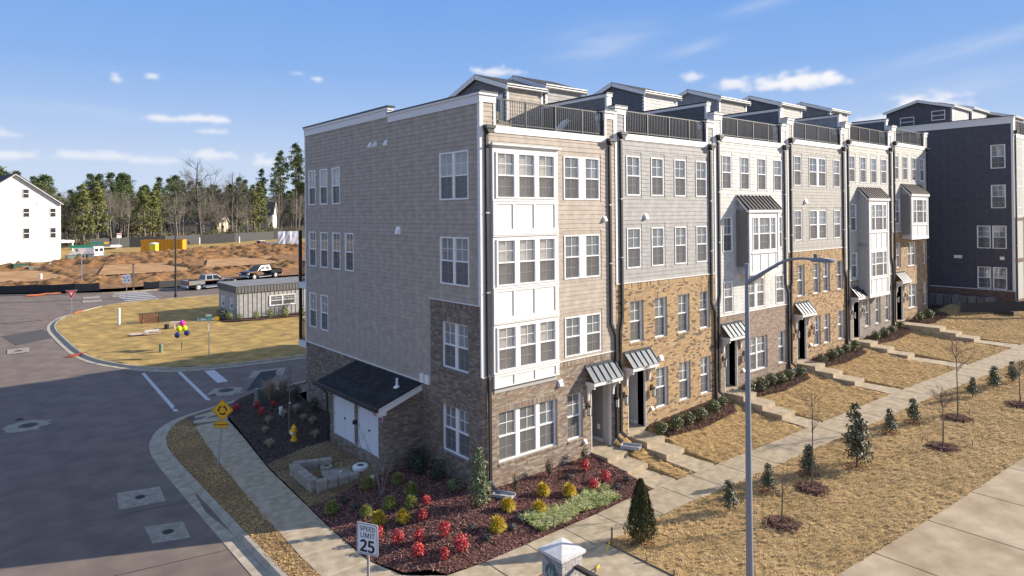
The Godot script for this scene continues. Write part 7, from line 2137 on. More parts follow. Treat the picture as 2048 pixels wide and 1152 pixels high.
	for k in 3:
		var lp := []; var lr := []
		for q in 13:
			var a := TAU * q / 12.0
			lp.append(Vector3(0.2 * k + cos(a) * 0.32, 0.36 + sin(a) * 0.34, 0.1 * k)); lr.append(0.045)
		mb.tube(lp, lr, 6)
	part(s, "hose", mb, mat(0.6, 0.52, 0.45, 0.7))
	mb = Mb.new(); mb.lathe(Vector3(-0.45, 0, 0), [[0.2, 0.0], [0.2, 0.55], [0.0, 0.56]], 10); part(s, "drum", mb, M.black)
	s = thing("mesh_guard", "small orange and black mesh guard round an inlet on the lot", "fence", Vector3(-0.5, -0.12, -48.4))
	for k in 4:
		mb = Mb.new(); var cx0 := Vector3([-0.6, 0.7, 0.7, -0.6][k], 0, [0.5, 0.5, -0.5, -0.5][k]); mb.box(cx0 + Vector3(-0.025, -0.05, -0.025), cx0 + Vector3(0.025, 1.0, 0.025)); part(s, "stake", mb, M.bronze)
	var net := Mb.new()
	for f in [[Vector3(-0.6, 0, 0.5), Vector3(0.7, 0, 0.5)], [Vector3(0.7, 0, -0.5), Vector3(-0.6, 0, -0.5)], [Vector3(-0.6, 0, -0.5), Vector3(-0.6, 0, 0.5)], [Vector3(0.7, 0, 0.5), Vector3(0.7, 0, -0.5)]]:
		for k in 7: net.beam(f[0] + Vector3(0, 0.12 + k * 0.12, 0), f[1] + Vector3(0, 0.12 + k * 0.12, 0), 0.02, 0.02)
		for k in 8:
			var q: Vector3 = f[0].lerp(f[1], k / 7.0); net.box(q + Vector3(-0.01, 0.1, -0.01), q + Vector3(0.01, 0.86, 0.01))
	part(s, "netting", net, mat(0.35, 0.12, 0.05, 0.8))
	var sock := func(label: String, at: Vector3, turn: float, l: float, c: Material):
		var o := thing("inlet_sock", label, "filter sock", at, turn, "red filter socks at the kerbs")
		var m := Mb.new(); var lp := []; var lr := []
		for q in 8: lp.append(Vector3(l * (q / 7.0 - 0.5), 0.09 + 0.03 * sin(q * 2.0), 0.06 * sin(q * 1.3))); lr.append(0.05 if q == 0 or q == 7 else 0.13)
		m.tube(lp, lr, 8); part(o, "sock", m, c)
	sock.call("red filter sock across the gutter of the balloon lot", Vector3(-7.0, -0.45, -38.2), 0.3, 1.5, mat(0.28, 0.05, 0.025, 0.9, M.grit, 0.4))
	sock.call("orange red filter sock along the far kerb left of the yield sign", Vector3(-6.1, 0.62, -74.1), 0.3, 3.6, mat(0.45, 0.12, 0.05, 0.9, M.grit, 0.4))
	sock.call("small orange filter sock on the kerb behind the yield sign", Vector3(-4.7, 0.2, -58.0), 1.0, 1.6, mat(0.40, 0.13, 0.05, 0.9, M.grit, 0.4))
	# metal shed with its planting
	shed()
	# seats on the roof deck of the corner house
	var ch := thing("deck_sofa", "patterned outdoor sofa behind the roof railing of the corner house", "sofa", Vector3(2.1, 12.46, -2.1), 0.25)
	mb = Mb.new(); mb.box(Vector3(-0.8, 0.1, -0.38), Vector3(0.8, 0.42, 0.38)); mb.box(Vector3(-0.8, 0.42, -0.4), Vector3(0.8, 0.85, -0.26)); mb.box(Vector3(-0.86, 0.1, -0.4), Vector3(-0.78, 0.62, 0.38)); mb.box(Vector3(0.78, 0.1, -0.4), Vector3(0.86, 0.62, 0.38)); part(ch, "frame", mb, M.bronze)
	var pat := noise_tex(91, 0.05, Color(0.05, 0.05, 0.05), Color(1, 0.97, 0.9), 2, 0.0, 128, 1.0)
	for e in [-0.4, 0.4]:
		mb = Mb.new(); mb.box(Vector3(e - 0.36, 0.43, -0.22), Vector3(e + 0.36, 0.56, 0.36)); part(ch, "cushion", mb, mat(0.75, 0.7, 0.6, 0.9, pat, 0.5))
		mb = Mb.new(); mb.box(Vector3(e - 0.36, 0.57, -0.25), Vector3(e + 0.36, 1.0, -0.12)); part(ch, "cushion", mb, mat(0.75, 0.7, 0.6, 0.9, pat, 0.5))
	var ln := thing("deck_lounger", "pale covered lounger at the right of the corner roof deck", "lounger", Vector3(5.0, 12.46, -2.3), -0.4)
	mb = Mb.new(); mb.box(Vector3(-0.9, 0.15, -0.35), Vector3(0.6, 0.32, 0.35)); part(ln, "seat", mb, M.curtain)
	mb = Mb.new(); mb.beam(Vector3(0.55, 0.3, 0), Vector3(1.05, 0.85, 0), 0.7, 0.12); part(ln, "backrest", mb, M.curtain)
	mb = Mb.new()
	for e in [[-0.8, -0.3], [-0.8, 0.3], [0.5, -0.3], [0.5, 0.3]]: mb.box(Vector3(e[0] - 0.03, 0, e[1] - 0.03), Vector3(e[0] + 0.03, 0.15, e[1] + 0.03))
	part(ln, "legs", mb, M.black)

func shed():
	var at := Vector3(6.2, -0.3, -45.3)
	var h := thing("metal_shed", "long pale ribbed metal shed with a flat grey roof and white framed windows", "shed", at)
	var L := 10.0; var D := 5.6; var H := 3.2
	var wall := mat(0.46, 0.445, 0.43, 0.55, M.soft, 2.0)
	var dark := mat(0.16, 0.155, 0.15, 0.5)
	var f := frame_of(Vector3.ZERO, Vector3.RIGHT); var l := frame_of(Vector3.ZERO, Vector3.BACK)
	var fh := [[3.0, 1.2, 5.4, 2.1]]; var lh := [[-4.5, 1.05, -3.75, 1.95], [-1.9, 1.05, -1.15, 1.95]]
	var mb := Mb.new()
	plain_wall(mb, f, 0, L, -0.5, H, fh, 0.0, 0.1); plain_wall(mb, l, -D, 0, -0.5, H, lh, 0.0, 0.1)
	mb.box(Vector3(L - 0.1, -0.5, -D), Vector3(L, H, -0.1)); mb.box(Vector3(0.05, -0.5, -D), Vector3(L - 0.1, H, -D + 0.1))
	part(h, "wall", mb, wall)
	for i in 24:
		var x := 0.2 + i * 0.41
		if x > L - 0.1: break
		mb = Mb.new()
		for s in cut_spans(-0.4, H - 0.62, x, [[fh[0][1] - 0.08, fh[0][0] - 0.08, fh[0][3] + 0.08, fh[0][2] + 0.08]]): mb.boxt(f * Transform3D(Basis(), Vector3(x, (s[0] + s[1]) / 2, 0.018)), Vector3(0.035, s[1] - s[0], 0.035))
		part(h, "rib", mb, wall)
	mb = Mb.new(); mb.boxt(l * Transform3D(Basis(), Vector3(-D / 2 - 0.2, 1.2, 0.02)), Vector3(0.05, 2.6, 0.04)); part(h, "seam_strip", mb, M.white)
	mb = Mb.new(); mb.box(Vector3(-0.12, H - 0.6, 0.02), Vector3(L + 0.1, H + 0.02, 0.12)); mb.box(Vector3(-0.12, H - 0.6, -D - 0.1), Vector3(-0.02, H + 0.02, 0.018)); var fa := part(h, "fascia", mb, dark)
	for i in 34:
		mb = Mb.new(); mb.box(Vector3(0.05 + i * 0.3, H - 0.6, 0.121), Vector3(0.08 + i * 0.3, H, 0.15)); part(fa, "rib", mb, dark)
	for i in 18:
		mb = Mb.new(); mb.box(Vector3(-0.15, H - 0.6, -0.1 - i * 0.31), Vector3(-0.121, H, -0.07 - i * 0.31)); part(fa, "rib", mb, dark)
	mb = Mb.new(); mb.box(Vector3(-0.16, H + 0.021, -D - 0.12), Vector3(L + 0.12, H + 0.06, 0.17)); part(h, "roof", mb, mat(0.30, 0.29, 0.28, 0.6, M.blot, 5.0))
	window(h, f, 3.0, 1.2, 2.4, 0.9, [[0.05, 1.15], [1.25, 2.35]], "S", 700)
	for e in lh: window(h, l, e[0], e[1], 0.75, 0.9, [[0.05, 0.7]], "S", 701)
	for e in [[3.0, 1.2, 5.4, 2.1, f], [-4.5, 1.05, -3.75, 1.95, l], [-1.9, 1.05, -1.15, 1.95, l]]:
		mb = Mb.new(); var t: Transform3D = e[4]
		for b in [[e[0] - 0.07, e[1] - 0.07, e[2] + 0.07, e[1]], [e[0] - 0.07, e[3], e[2] + 0.07, e[3] + 0.07], [e[0] - 0.07, e[1], e[0], e[3]], [e[2], e[1], e[2] + 0.07, e[3]]]:
			mb.boxt(t * Transform3D(Basis(), Vector3((b[0] + b[2]) / 2, (b[1] + b[3]) / 2, 0.03)), Vector3(b[2] - b[0], b[3] - b[1], 0.06))
		part(h, "window_trim", mb, M.white)
	struct("mulch_strip", sheet(v2([4.6, -46.5, 4.9, -44.6, 7.5, -43.6, 13.0, -43.4, 17, -43.6, 17, -45.3, 6.1, -45.3, 5.6, -46.4]), 0.3, func(x, z): return back_y(x, z) + 0.2, 0.05, 1.0), M.mulch)
	var names := ["dark shrub at the left corner of the metal shed", "yellow green shrub left of the shed corner", "yellow green shrub at the shed corner", "pale shrub just right of the shed corner", "round green shrub left under the shed window", "round green shrub right under the shed window", "green shrub at the right part of the shed", "green shrub partly behind the corner house"]
	var px := [[5.1, -46.0, 1.0], [5.5, -45.4, 0.6], [6.2, -44.7, 0.6], [7.6, -44.4, 0.7], [8.9, -44.3, 0.75], [10.2, -44.2, 0.85], [11.8, -44.1, 0.75], [13.2, -44.2, 0.75]]
	var q0: Node3D = null
	for k in 8:
		var p := Vector3(px[k][0], back_y(0, px[k][1]) + 0.15, px[k][1])
		if k == 0: shrub("shed_shrub", names[k], p, HOLLY, Vector3(0.55, 0.6, 0.55), 500, 0.14, "shrubs along the metal shed")
		elif q0 == null:
			q0 = shrub("shed_shrub", names[k], p, [Color(0.24, 0.26, 0.07), Color(0.16, 0.2, 0.06), Color(0.32, 0.32, 0.10)], Vector3(0.55, 0.62, 0.55), 420, 0.15, "shrubs along the metal shed"); q0.scale = Vector3.ONE * 0.7
		else: again(q0, p, k * 1.1, px[k][2], names[k])
	rng.seed = 460
	var t := plant("bare_sapling", "bare sapling in front of the metal shed, beside the house corner", "tree", Vector3(13.6, -0.2, -43.5))
	mb = Mb.new(); mb.tube([Vector3.ZERO, Vector3(0.03, 1.2, 0)], [0.05, 0.04], 5, false); part(t, "trunk", mb, M.bark_pale)
	mb = Mb.new()
	for k in 14: limb(mb, Vector3(0.03, 1.0 + 0.03 * k, 0), Vector3(cos(k * 2.4) * 0.4, 1, sin(k * 2.4) * 0.4).normalized(), 1.2, 0.02, 2, 0.4, 0.06, 3)
	part(t, "branches", mb, M.bark_pale)

# ---------------------------------------------------------------- vehicles
func arc(c: Vector2, r: float, a0: float, a1: float, n: int) -> Array:
	var o := []
	for i in n + 1:
		var a := lerpf(a0, a1, float(i) / n)
		o.append(c + Vector2(cos(a), sin(a)) * r)
	return o

func wheel(parent: Node, at: Vector3, r: float, w: float, side: float):
	var tx := Basis(Vector3.RIGHT, side * PI / 2)
	var mb := Mb.new(); mb.lathe(at, [[r * 0.62, -w / 2], [r * 0.94, -w / 2], [r, -w * 0.3], [r, w * 0.3], [r * 0.94, w / 2], [r * 0.64, w / 2]], 20, tx)
	var o := part(parent, "wheel", mb, mat(0.018, 0.018, 0.019, 0.85))
	mb = Mb.new(); mb.lathe(at, [[r * 0.64, w * 0.46], [r * 0.6, w * 0.5], [r * 0.5, w * 0.3], [0.0, w * 0.28]], 16, tx)
	for k in 5:
		var a := TAU * k / 5
		mb.beam(at + tx * Vector3(0, w * 0.42, 0), at + tx * Vector3(cos(a) * r * 0.6, w * 0.42, sin(a) * r * 0.6), 0.09, 0.06, tx * Vector3.UP)
	part(o, "rim", mb, mat(0.6, 0.6, 0.62, 0.3))

# a crew-cab pickup with its nose along +x
func pickup(label: String, at: Vector3, turn: float, paint: Material, trim: Material):
	var h := thing("pickup_truck", label, "pickup truck", at, turn, "parked pickup trucks")
	var W := 1.94
	var wr := Vector2(-1.75, 0.42); var wf := Vector2(1.95, 0.42)
	var p := PackedVector2Array([Vector2(-2.95, 0.55), Vector2(-2.3, 0.5)])
	p.append_array(PackedVector2Array(arc(wr, 0.5, PI, 0.0, 9)))
	p.append(Vector2(-1.2, 0.42)); p.append(Vector2(1.4, 0.42))
	p.append_array(PackedVector2Array(arc(wf, 0.5, PI, 0.0, 9)))
	for q in [Vector2(2.8, 0.45), Vector2(2.92, 0.55), Vector2(2.93, 0.95), Vector2(2.82, 1.12), Vector2(1.45, 1.22), Vector2(-0.95, 1.2), Vector2(-1.0, 0.78), Vector2(-2.9, 0.78), Vector2(-2.95, 0.75)]: p.append(q)
	var mb := Mb.new(); mb.prism(p, zt(0), W); var body := part(h, "body", mb, paint)
	mb = Mb.new()
	for s in [-1, 1]: mb.box(Vector3(-2.93, 0.74, s * W / 2 - 0.07 if s > 0 else -W / 2), Vector3(-0.98, 1.24, W / 2 if s > 0 else -W / 2 + 0.07))
	part(body, "bed_side", mb, paint)
	mb = Mb.new(); mb.box(Vector3(-2.98, 0.72, -W / 2 + 0.075), Vector3(-2.91, 1.24, W / 2 - 0.075)); part(body, "tailgate", mb, paint)
	mb = Mb.new(); mb.box(Vector3(-2.9, 0.785, -W / 2 + 0.08), Vector3(-1.02, 0.8, W / 2 - 0.08)); part(body, "bed_floor", mb, M.black)
	# cab: a loft narrowing towards the roof
	var lo := [Vector2(-0.95, 1.2), Vector2(1.42, 1.21)]; var hi := [Vector2(-0.78, 1.84), Vector2(0.62, 1.86)]
	var cab := func(x0: float, x1: float, y0: float, x2: float, x3: float, y1: float, w0: float, w1: float, m: Mb):
		var a := Vector3(x0, y0, w0); var b := Vector3(x1, y0, w0); var c := Vector3(x3, y1, w1); var d := Vector3(x2, y1, w1)
		var f := Vector3(1, 1, -1)
		m.quad(a, b, c, d); m.quad(b * f, a * f, d * f, c * f); m.quad(b, b * f, c * f, c); m.quad(a * f, a, d, d * f); m.quad(d, c, c * f, d * f)
	mb = Mb.new(); cab.call(-0.95, 1.42, 1.2, -0.8, 0.6, 1.86, 0.94, 0.72, mb); part(h, "cab", mb, paint)
	var gl := mat(0.02, 0.026, 0.03, 0.06)
	for s in [1.0, -1.0]:
		for e in [[-0.75, -0.02, -0.68, -0.02], [0.1, 1.1, 0.1, 0.58]]:
			mb = Mb.new()
			var f := Vector3(1, 1, s)
			var q := [Vector3(e[0], 1.28, 0.925), Vector3(e[1], 1.28, 0.925), Vector3(e[3], 1.76, 0.765), Vector3(e[2], 1.76, 0.765)]
			if s > 0: mb.quad(q[0], q[1], q[2], q[3])
			else: mb.quad(q[1] * f, q[0] * f, q[3] * f, q[2] * f)
			part(h, "side_window", mb, gl)
	mb = Mb.new(); mb.quad(Vector3(1.35, 1.27, 0.82), Vector3(1.35, 1.27, -0.82), Vector3(0.70, 1.80, -0.66), Vector3(0.70, 1.80, 0.66)); part(h, "windscreen", mb, gl)
	mb = Mb.new(); mb.quad(Vector3(-0.955, 1.3, -0.78), Vector3(-0.955, 1.3, 0.78), Vector3(-0.84, 1.76, 0.64), Vector3(-0.84, 1.76, -0.64)); part(h, "rear_window", mb, gl)
	mb = Mb.new(); mb.box(Vector3(2.9, 0.42, -0.9), Vector3(3.02, 0.68, 0.9)); mb.box(Vector3(-3.1, 0.48, -0.9), Vector3(-2.96, 0.68, 0.9)); part(h, "bumper", mb, trim)
	mb = Mb.new(); mb.box(Vector3(2.925, 0.72, -0.5), Vector3(2.96, 1.02, 0.5)); part(h, "grille", mb, M.black)
	for s in [-1.0, 1.0]:
		mb = Mb.new(); mb.box(Vector3(2.80, 0.78, s * 0.75 - 0.2), Vector3(2.945, 1.0, s * 0.75 + 0.2)); part(h, "headlight", mb, mat(0.75, 0.75, 0.75, 0.1))
		mb = Mb.new(); mb.box(Vector3(-2.99, 0.78, s * 0.9 - 0.08), Vector3(-2.88, 1.14, s * 0.9 + 0.08)); part(h, "tail_light", mb, mat(0.35, 0.01, 0.01, 0.2))
		mb = Mb.new(); mb.box(Vector3(0.95, 1.24, s * 1.02 - 0.1), Vector3(1.1, 1.42, s * 1.02 + 0.1)); part(h, "mirror", mb, M.black)
		mb = Mb.new(); mb.box(Vector3(-0.9, 0.32, s * 0.98 - 0.08), Vector3(1.3, 0.38, s * 0.98 + 0.08)); part(h, "running_board", mb, trim)
		for y in [-0.3, 0.7]:
			mb = Mb.new(); mb.box(Vector3(y, 1.06, s * 0.985 - 0.015), Vector3(y + 0.18, 1.09, s * 0.985 + 0.015)); part(h, "door_handle", mb, M.black)
		mb = Mb.new()
		for y in [-0.93, 0.05, 1.25]: mb.box(Vector3(y, 0.5, s * 0.971 - 0.002), Vector3(y + 0.012, 1.18, s * 0.971 + 0.002))
		part(h, "door_gap", mb, M.black)
		for c in [wr, wf]: wheel(h, Vector3(c.x, c.y, s * 0.84), 0.42, 0.28, s)
	return h

func van(label: String, at: Vector3, turn: float):
	var h := thing("white_van", label, "van", at, turn)
	var p := PackedVector2Array([Vector2(-2.75, 0.45), Vector2(-2.1, 0.42)])
	p.append_array(PackedVector2Array(arc(Vector2(-1.65, 0.38), 0.45, PI, 0.0, 8)))
	p.append_array(PackedVector2Array(arc(Vector2(1.75, 0.38), 0.45, PI, 0.0, 8)))
	for q in [Vector2(2.75, 0.45), Vector2(2.8, 0.95), Vector2(2.1, 1.15), Vector2(1.35, 2.0), Vector2(1.0, 2.15), Vector2(-2.6, 2.18), Vector2(-2.75, 2.0)]: p.append(q)
	var mb := Mb.new(); mb.prism(p, zt(0), 2.0); part(h, "body", mb, mat(0.78, 0.78, 0.78, 0.35))
	var gl := mat(0.03, 0.035, 0.04, 0.08)
	for s in [-1.0, 1.0]:
		mb = Mb.new(); mb.boxt(Transform3D(Basis(), Vector3(0.95, 1.6, s * 1.002)), Vector3(0.75, 0.5, 0.008)); part(h, "side_window", mb, gl)
		mb = Mb.new(); mb.boxt(Transform3D(Basis(), Vector3(-0.3, 1.6, s * 1.002)), Vector3(0.8, 0.48, 0.008)); part(h, "side_window", mb, gl)
		mb = Mb.new(); mb.boxt(Transform3D(Basis(), Vector3(-2.757, 1.6, s * 0.5)), Vector3(0.02, 0.55, 0.7)); part(h, "rear_window", mb, gl)
		mb = Mb.new(); mb.boxt(Transform3D(Basis(), Vector3(-2.757, 0.95, s * 0.9)), Vector3(0.02, 0.4, 0.12)); part(h, "tail_light", mb, mat(0.35, 0.01, 0.01, 0.2))
		for x in [-1.65, 1.75]: wheel(h, Vector3(x, 0.38, s * 0.88), 0.38, 0.25, s)
	mb = Mb.new(); mb.beam(Vector3(2.08, 1.2, 0), Vector3(1.38, 2.0, 0), 1.7, 0.012); part(h, "windscreen", mb, gl)
	mb = Mb.new()
	for x in [-2.0, -0.8, 0.4]: mb.box(Vector3(x, 2.28, -0.8), Vector3(x + 0.06, 2.33, 0.8))
	for s in [-0.8, 0.75]: mb.box(Vector3(-2.2, 2.2, s), Vector3(0.6, 2.28, s + 0.06))
	part(h, "roof_rack", mb, M.black)
	mb = Mb.new(); mb.box(Vector3(-2.9, 0.4, -0.95), Vector3(-2.76, 0.6, 0.95)); part(h, "bumper", mb, M.black)

# ---------------------------------------------------------------- beyond the street
func cloth_fence(label: String, pts: Array, high: float, group: String):
	var o := thing("silt_fence", label, "fence", Vector3.ZERO, 0.0, group)
	var mb := Mb.new(); var posts := Mb.new()
	for i in pts.size() - 1:
		var a: Vector3 = pts[i]; var b: Vector3 = pts[i + 1]
		var n := maxi(1, int(a.distance_to(b) / 2.4))
		for k in n:
			var p := a.lerp(b, float(k) / n); var q := a.lerp(b, float(k + 1) / n); var m := (p + q) / 2
			for e in [[p, m, high, high * 0.9], [m, q, high * 0.9, high]]:
				var d := Vector3(0, 0, 0.02)
				mb.quad(e[0] + d, e[1] + d, e[1] + d + Vector3(0, e[3], 0), e[0] + d + Vector3(0, e[2], 0))
			var pm := Mb.new(); pm.box(p + Vector3(-0.03, -0.1, -0.05), p + Vector3(0.03, high + 0.12, 0.0)); part(o, "post", pm, M.bronze)
	var cm: StandardMaterial3D = M.siltcloth
	cm.cull_mode = BaseMaterial3D.CULL_DISABLED
	part(o, "cloth", mb, cm)

func gable_house(label: String, at: Vector3, turn: float, w: float, d: float, eave: float, rise: float, wall: Material, roof: Material, wins: Array):
	var h := thing("house", label, "house", at, turn, "houses beyond the wood")
	var mb := Mb.new()
	mb.prism(PackedVector2Array([Vector2(-w / 2, -1), Vector2(w / 2, -1), Vector2(w / 2, eave), Vector2(0, eave + rise), Vector2(-w / 2, eave)]), zt(-d / 2), d); part(h, "wall", mb, wall)
	for s in [-1.0, 1.0]:
		mb = Mb.new()
		var a := Vector3(s * (w / 2 + 0.3), eave - 0.3 * rise / (w / 2) + 0.05, 0.35); var b := Vector3(0, eave + rise + 0.05, 0.35); var k := Vector3(0, 0, -d - 0.7); var t := Vector3(0, 0.15, 0)
		if s > 0: mb.quad(a + t, a + k + t, b + k + t, b + t); mb.quad(a, a + t, b + t, b)
		else: mb.quad(b + t, b + k + t, a + k + t, a + t); mb.quad(b, b + t, a + t, a)
		part(h, "roof", mb, roof)
		mb = Mb.new(); mb.beam(a + Vector3(0, -0.1, -0.02), b + Vector3(0, -0.1, -0.02), 0.1, 0.25, Vector3.BACK); part(h, "rake_board", mb, M.white)
	for e in wins:
		mb = Mb.new(); mb.box(Vector3(e[0], e[1], 0.005), Vector3(e[0] + e[2], e[1] + e[3], 0.06)); var wn := part(h, "window", mb, M.vinyl)
		for y in [0.06, e[3] / 2 + 0.05]:
			mb = Mb.new(); mb.box(Vector3(e[0] + 0.05, e[1] + y, 0.061), Vector3(e[0] + e[2] - 0.05, e[1] + y + e[3] / 2 - 0.12, 0.068)); part(wn, "pane", mb, mat(0.05, 0.05, 0.05, 0.1))
	return h

func pine(called: String, seed_: int, h: float, bare: float, wide: float, cols: Array, n: int) -> Node3D:
	rng.seed = seed_
	var o := Node3D.new(); o.name = called
	var mb := Mb.new()
	var lean := Vector3(rng.randf_range(-0.4, 0.4), 0, rng.randf_range(-0.4, 0.4))
	mb.tube([Vector3(0, -0.5, 0), lean * 0.5 + Vector3(0, h * 0.5, 0), lean + Vector3(0, h * 0.97, 0)], [0.27, 0.2, 0.05], 6, false)
	for k in 9:
		var y := h * lerpf(bare * 0.8, 0.92, k / 9.0)
		var a := rng.randf() * TAU
		var d := Vector3(cos(a), 0.25, sin(a))
		mb.tube([lean * y / h + Vector3(0, y, 0), lean * y / h + Vector3(0, y, 0) + d * wide * 0.7], [0.06, 0.02], 3, false)
	part(o, "trunk", mb, M.bark)
	mb = new_mb()
	for k in n:
		var t := rng.randf()
		var y := h * lerpf(bare, 1.0, t)
		var a := rng.randf() * TAU
		var rr := wide * pow(1.0 - t, 0.6) * rng.randf_range(0.25, 1.0) * (0.5 + smoothstep(0.0, 0.25, t) * 0.6)
		var c := lean * y / h + Vector3(cos(a) * rr, y + 0.15 * rr, sin(a) * rr)
		var s := rng.randf_range(0.5, 1.0) * wide * 0.3
		var base: Color = cols[rng.randi() % cols.size()]
		for q in 30:
			var e := rand_dir()
			var p := c + Vector3(e.x * s, e.y * s * 0.55, e.z * s) * pow(rng.randf(), 0.4)
			var b := rng.randf_range(0.7, 1.3)
			mb.col = Color(base.r * b, base.g * b, base.b * b)
			leaf(mb, p, (rand_dir() + Vector3.UP * 0.4).normalized(), rand_dir(), rng.randf_range(0.35, 0.6), rng.randf_range(0.16, 0.3))
	part(o, "crown", mb, M.needle)
	return o

func bare_tree(called: String, seed_: int, h: float, spread: float, thick: float, m: Material, depth: int, limbs: int) -> Node3D:
	rng.seed = seed_
	var o := Node3D.new(); o.name = called
	var mb := Mb.new()
	var pts := []; var rs := []
	for i in 7:
		var t := i / 6.0
		pts.append(Vector3(0.3 * sin(t * 4 + seed_), h * 0.85 * t - 0.4, 0.3 * cos(t * 3 + seed_))); rs.append(thick * lerpf(1.0, 0.18, t))
	mb.tube(pts, rs, 7, false)
	part(o, "trunk", mb, m)
	mb = Mb.new()
	for k in limbs:
		var t := lerpf(0.35, 0.95, float(k) / limbs)
		var a := k * 2.4 + rng.randf() * 0.8
		var d := Vector3(cos(a), rng.randf_range(0.5, 1.0), sin(a)).normalized()
		var i := int(t * 6); var p: Vector3 = pts[i].lerp(pts[mini(i + 1, 6)], t * 6 - i)
		limb(mb, p, d, h * spread * (1.25 - t) * rng.randf_range(0.8, 1.2), thick * 0.42 * (1.2 - t), depth, 0.75, 0.10, 4)
	part(o, "branches", mb, m)
	return o

func first(o: Node3D, label: String, category: String, group: String, at: Vector3, turn: float, size: float):
	var base := str(o.name)
	o.name = numbered(base)
	add_child(o)
	o.position = at; o.rotation.y = turn; o.scale = Vector3.ONE * size
	tag(o, label, category, group)

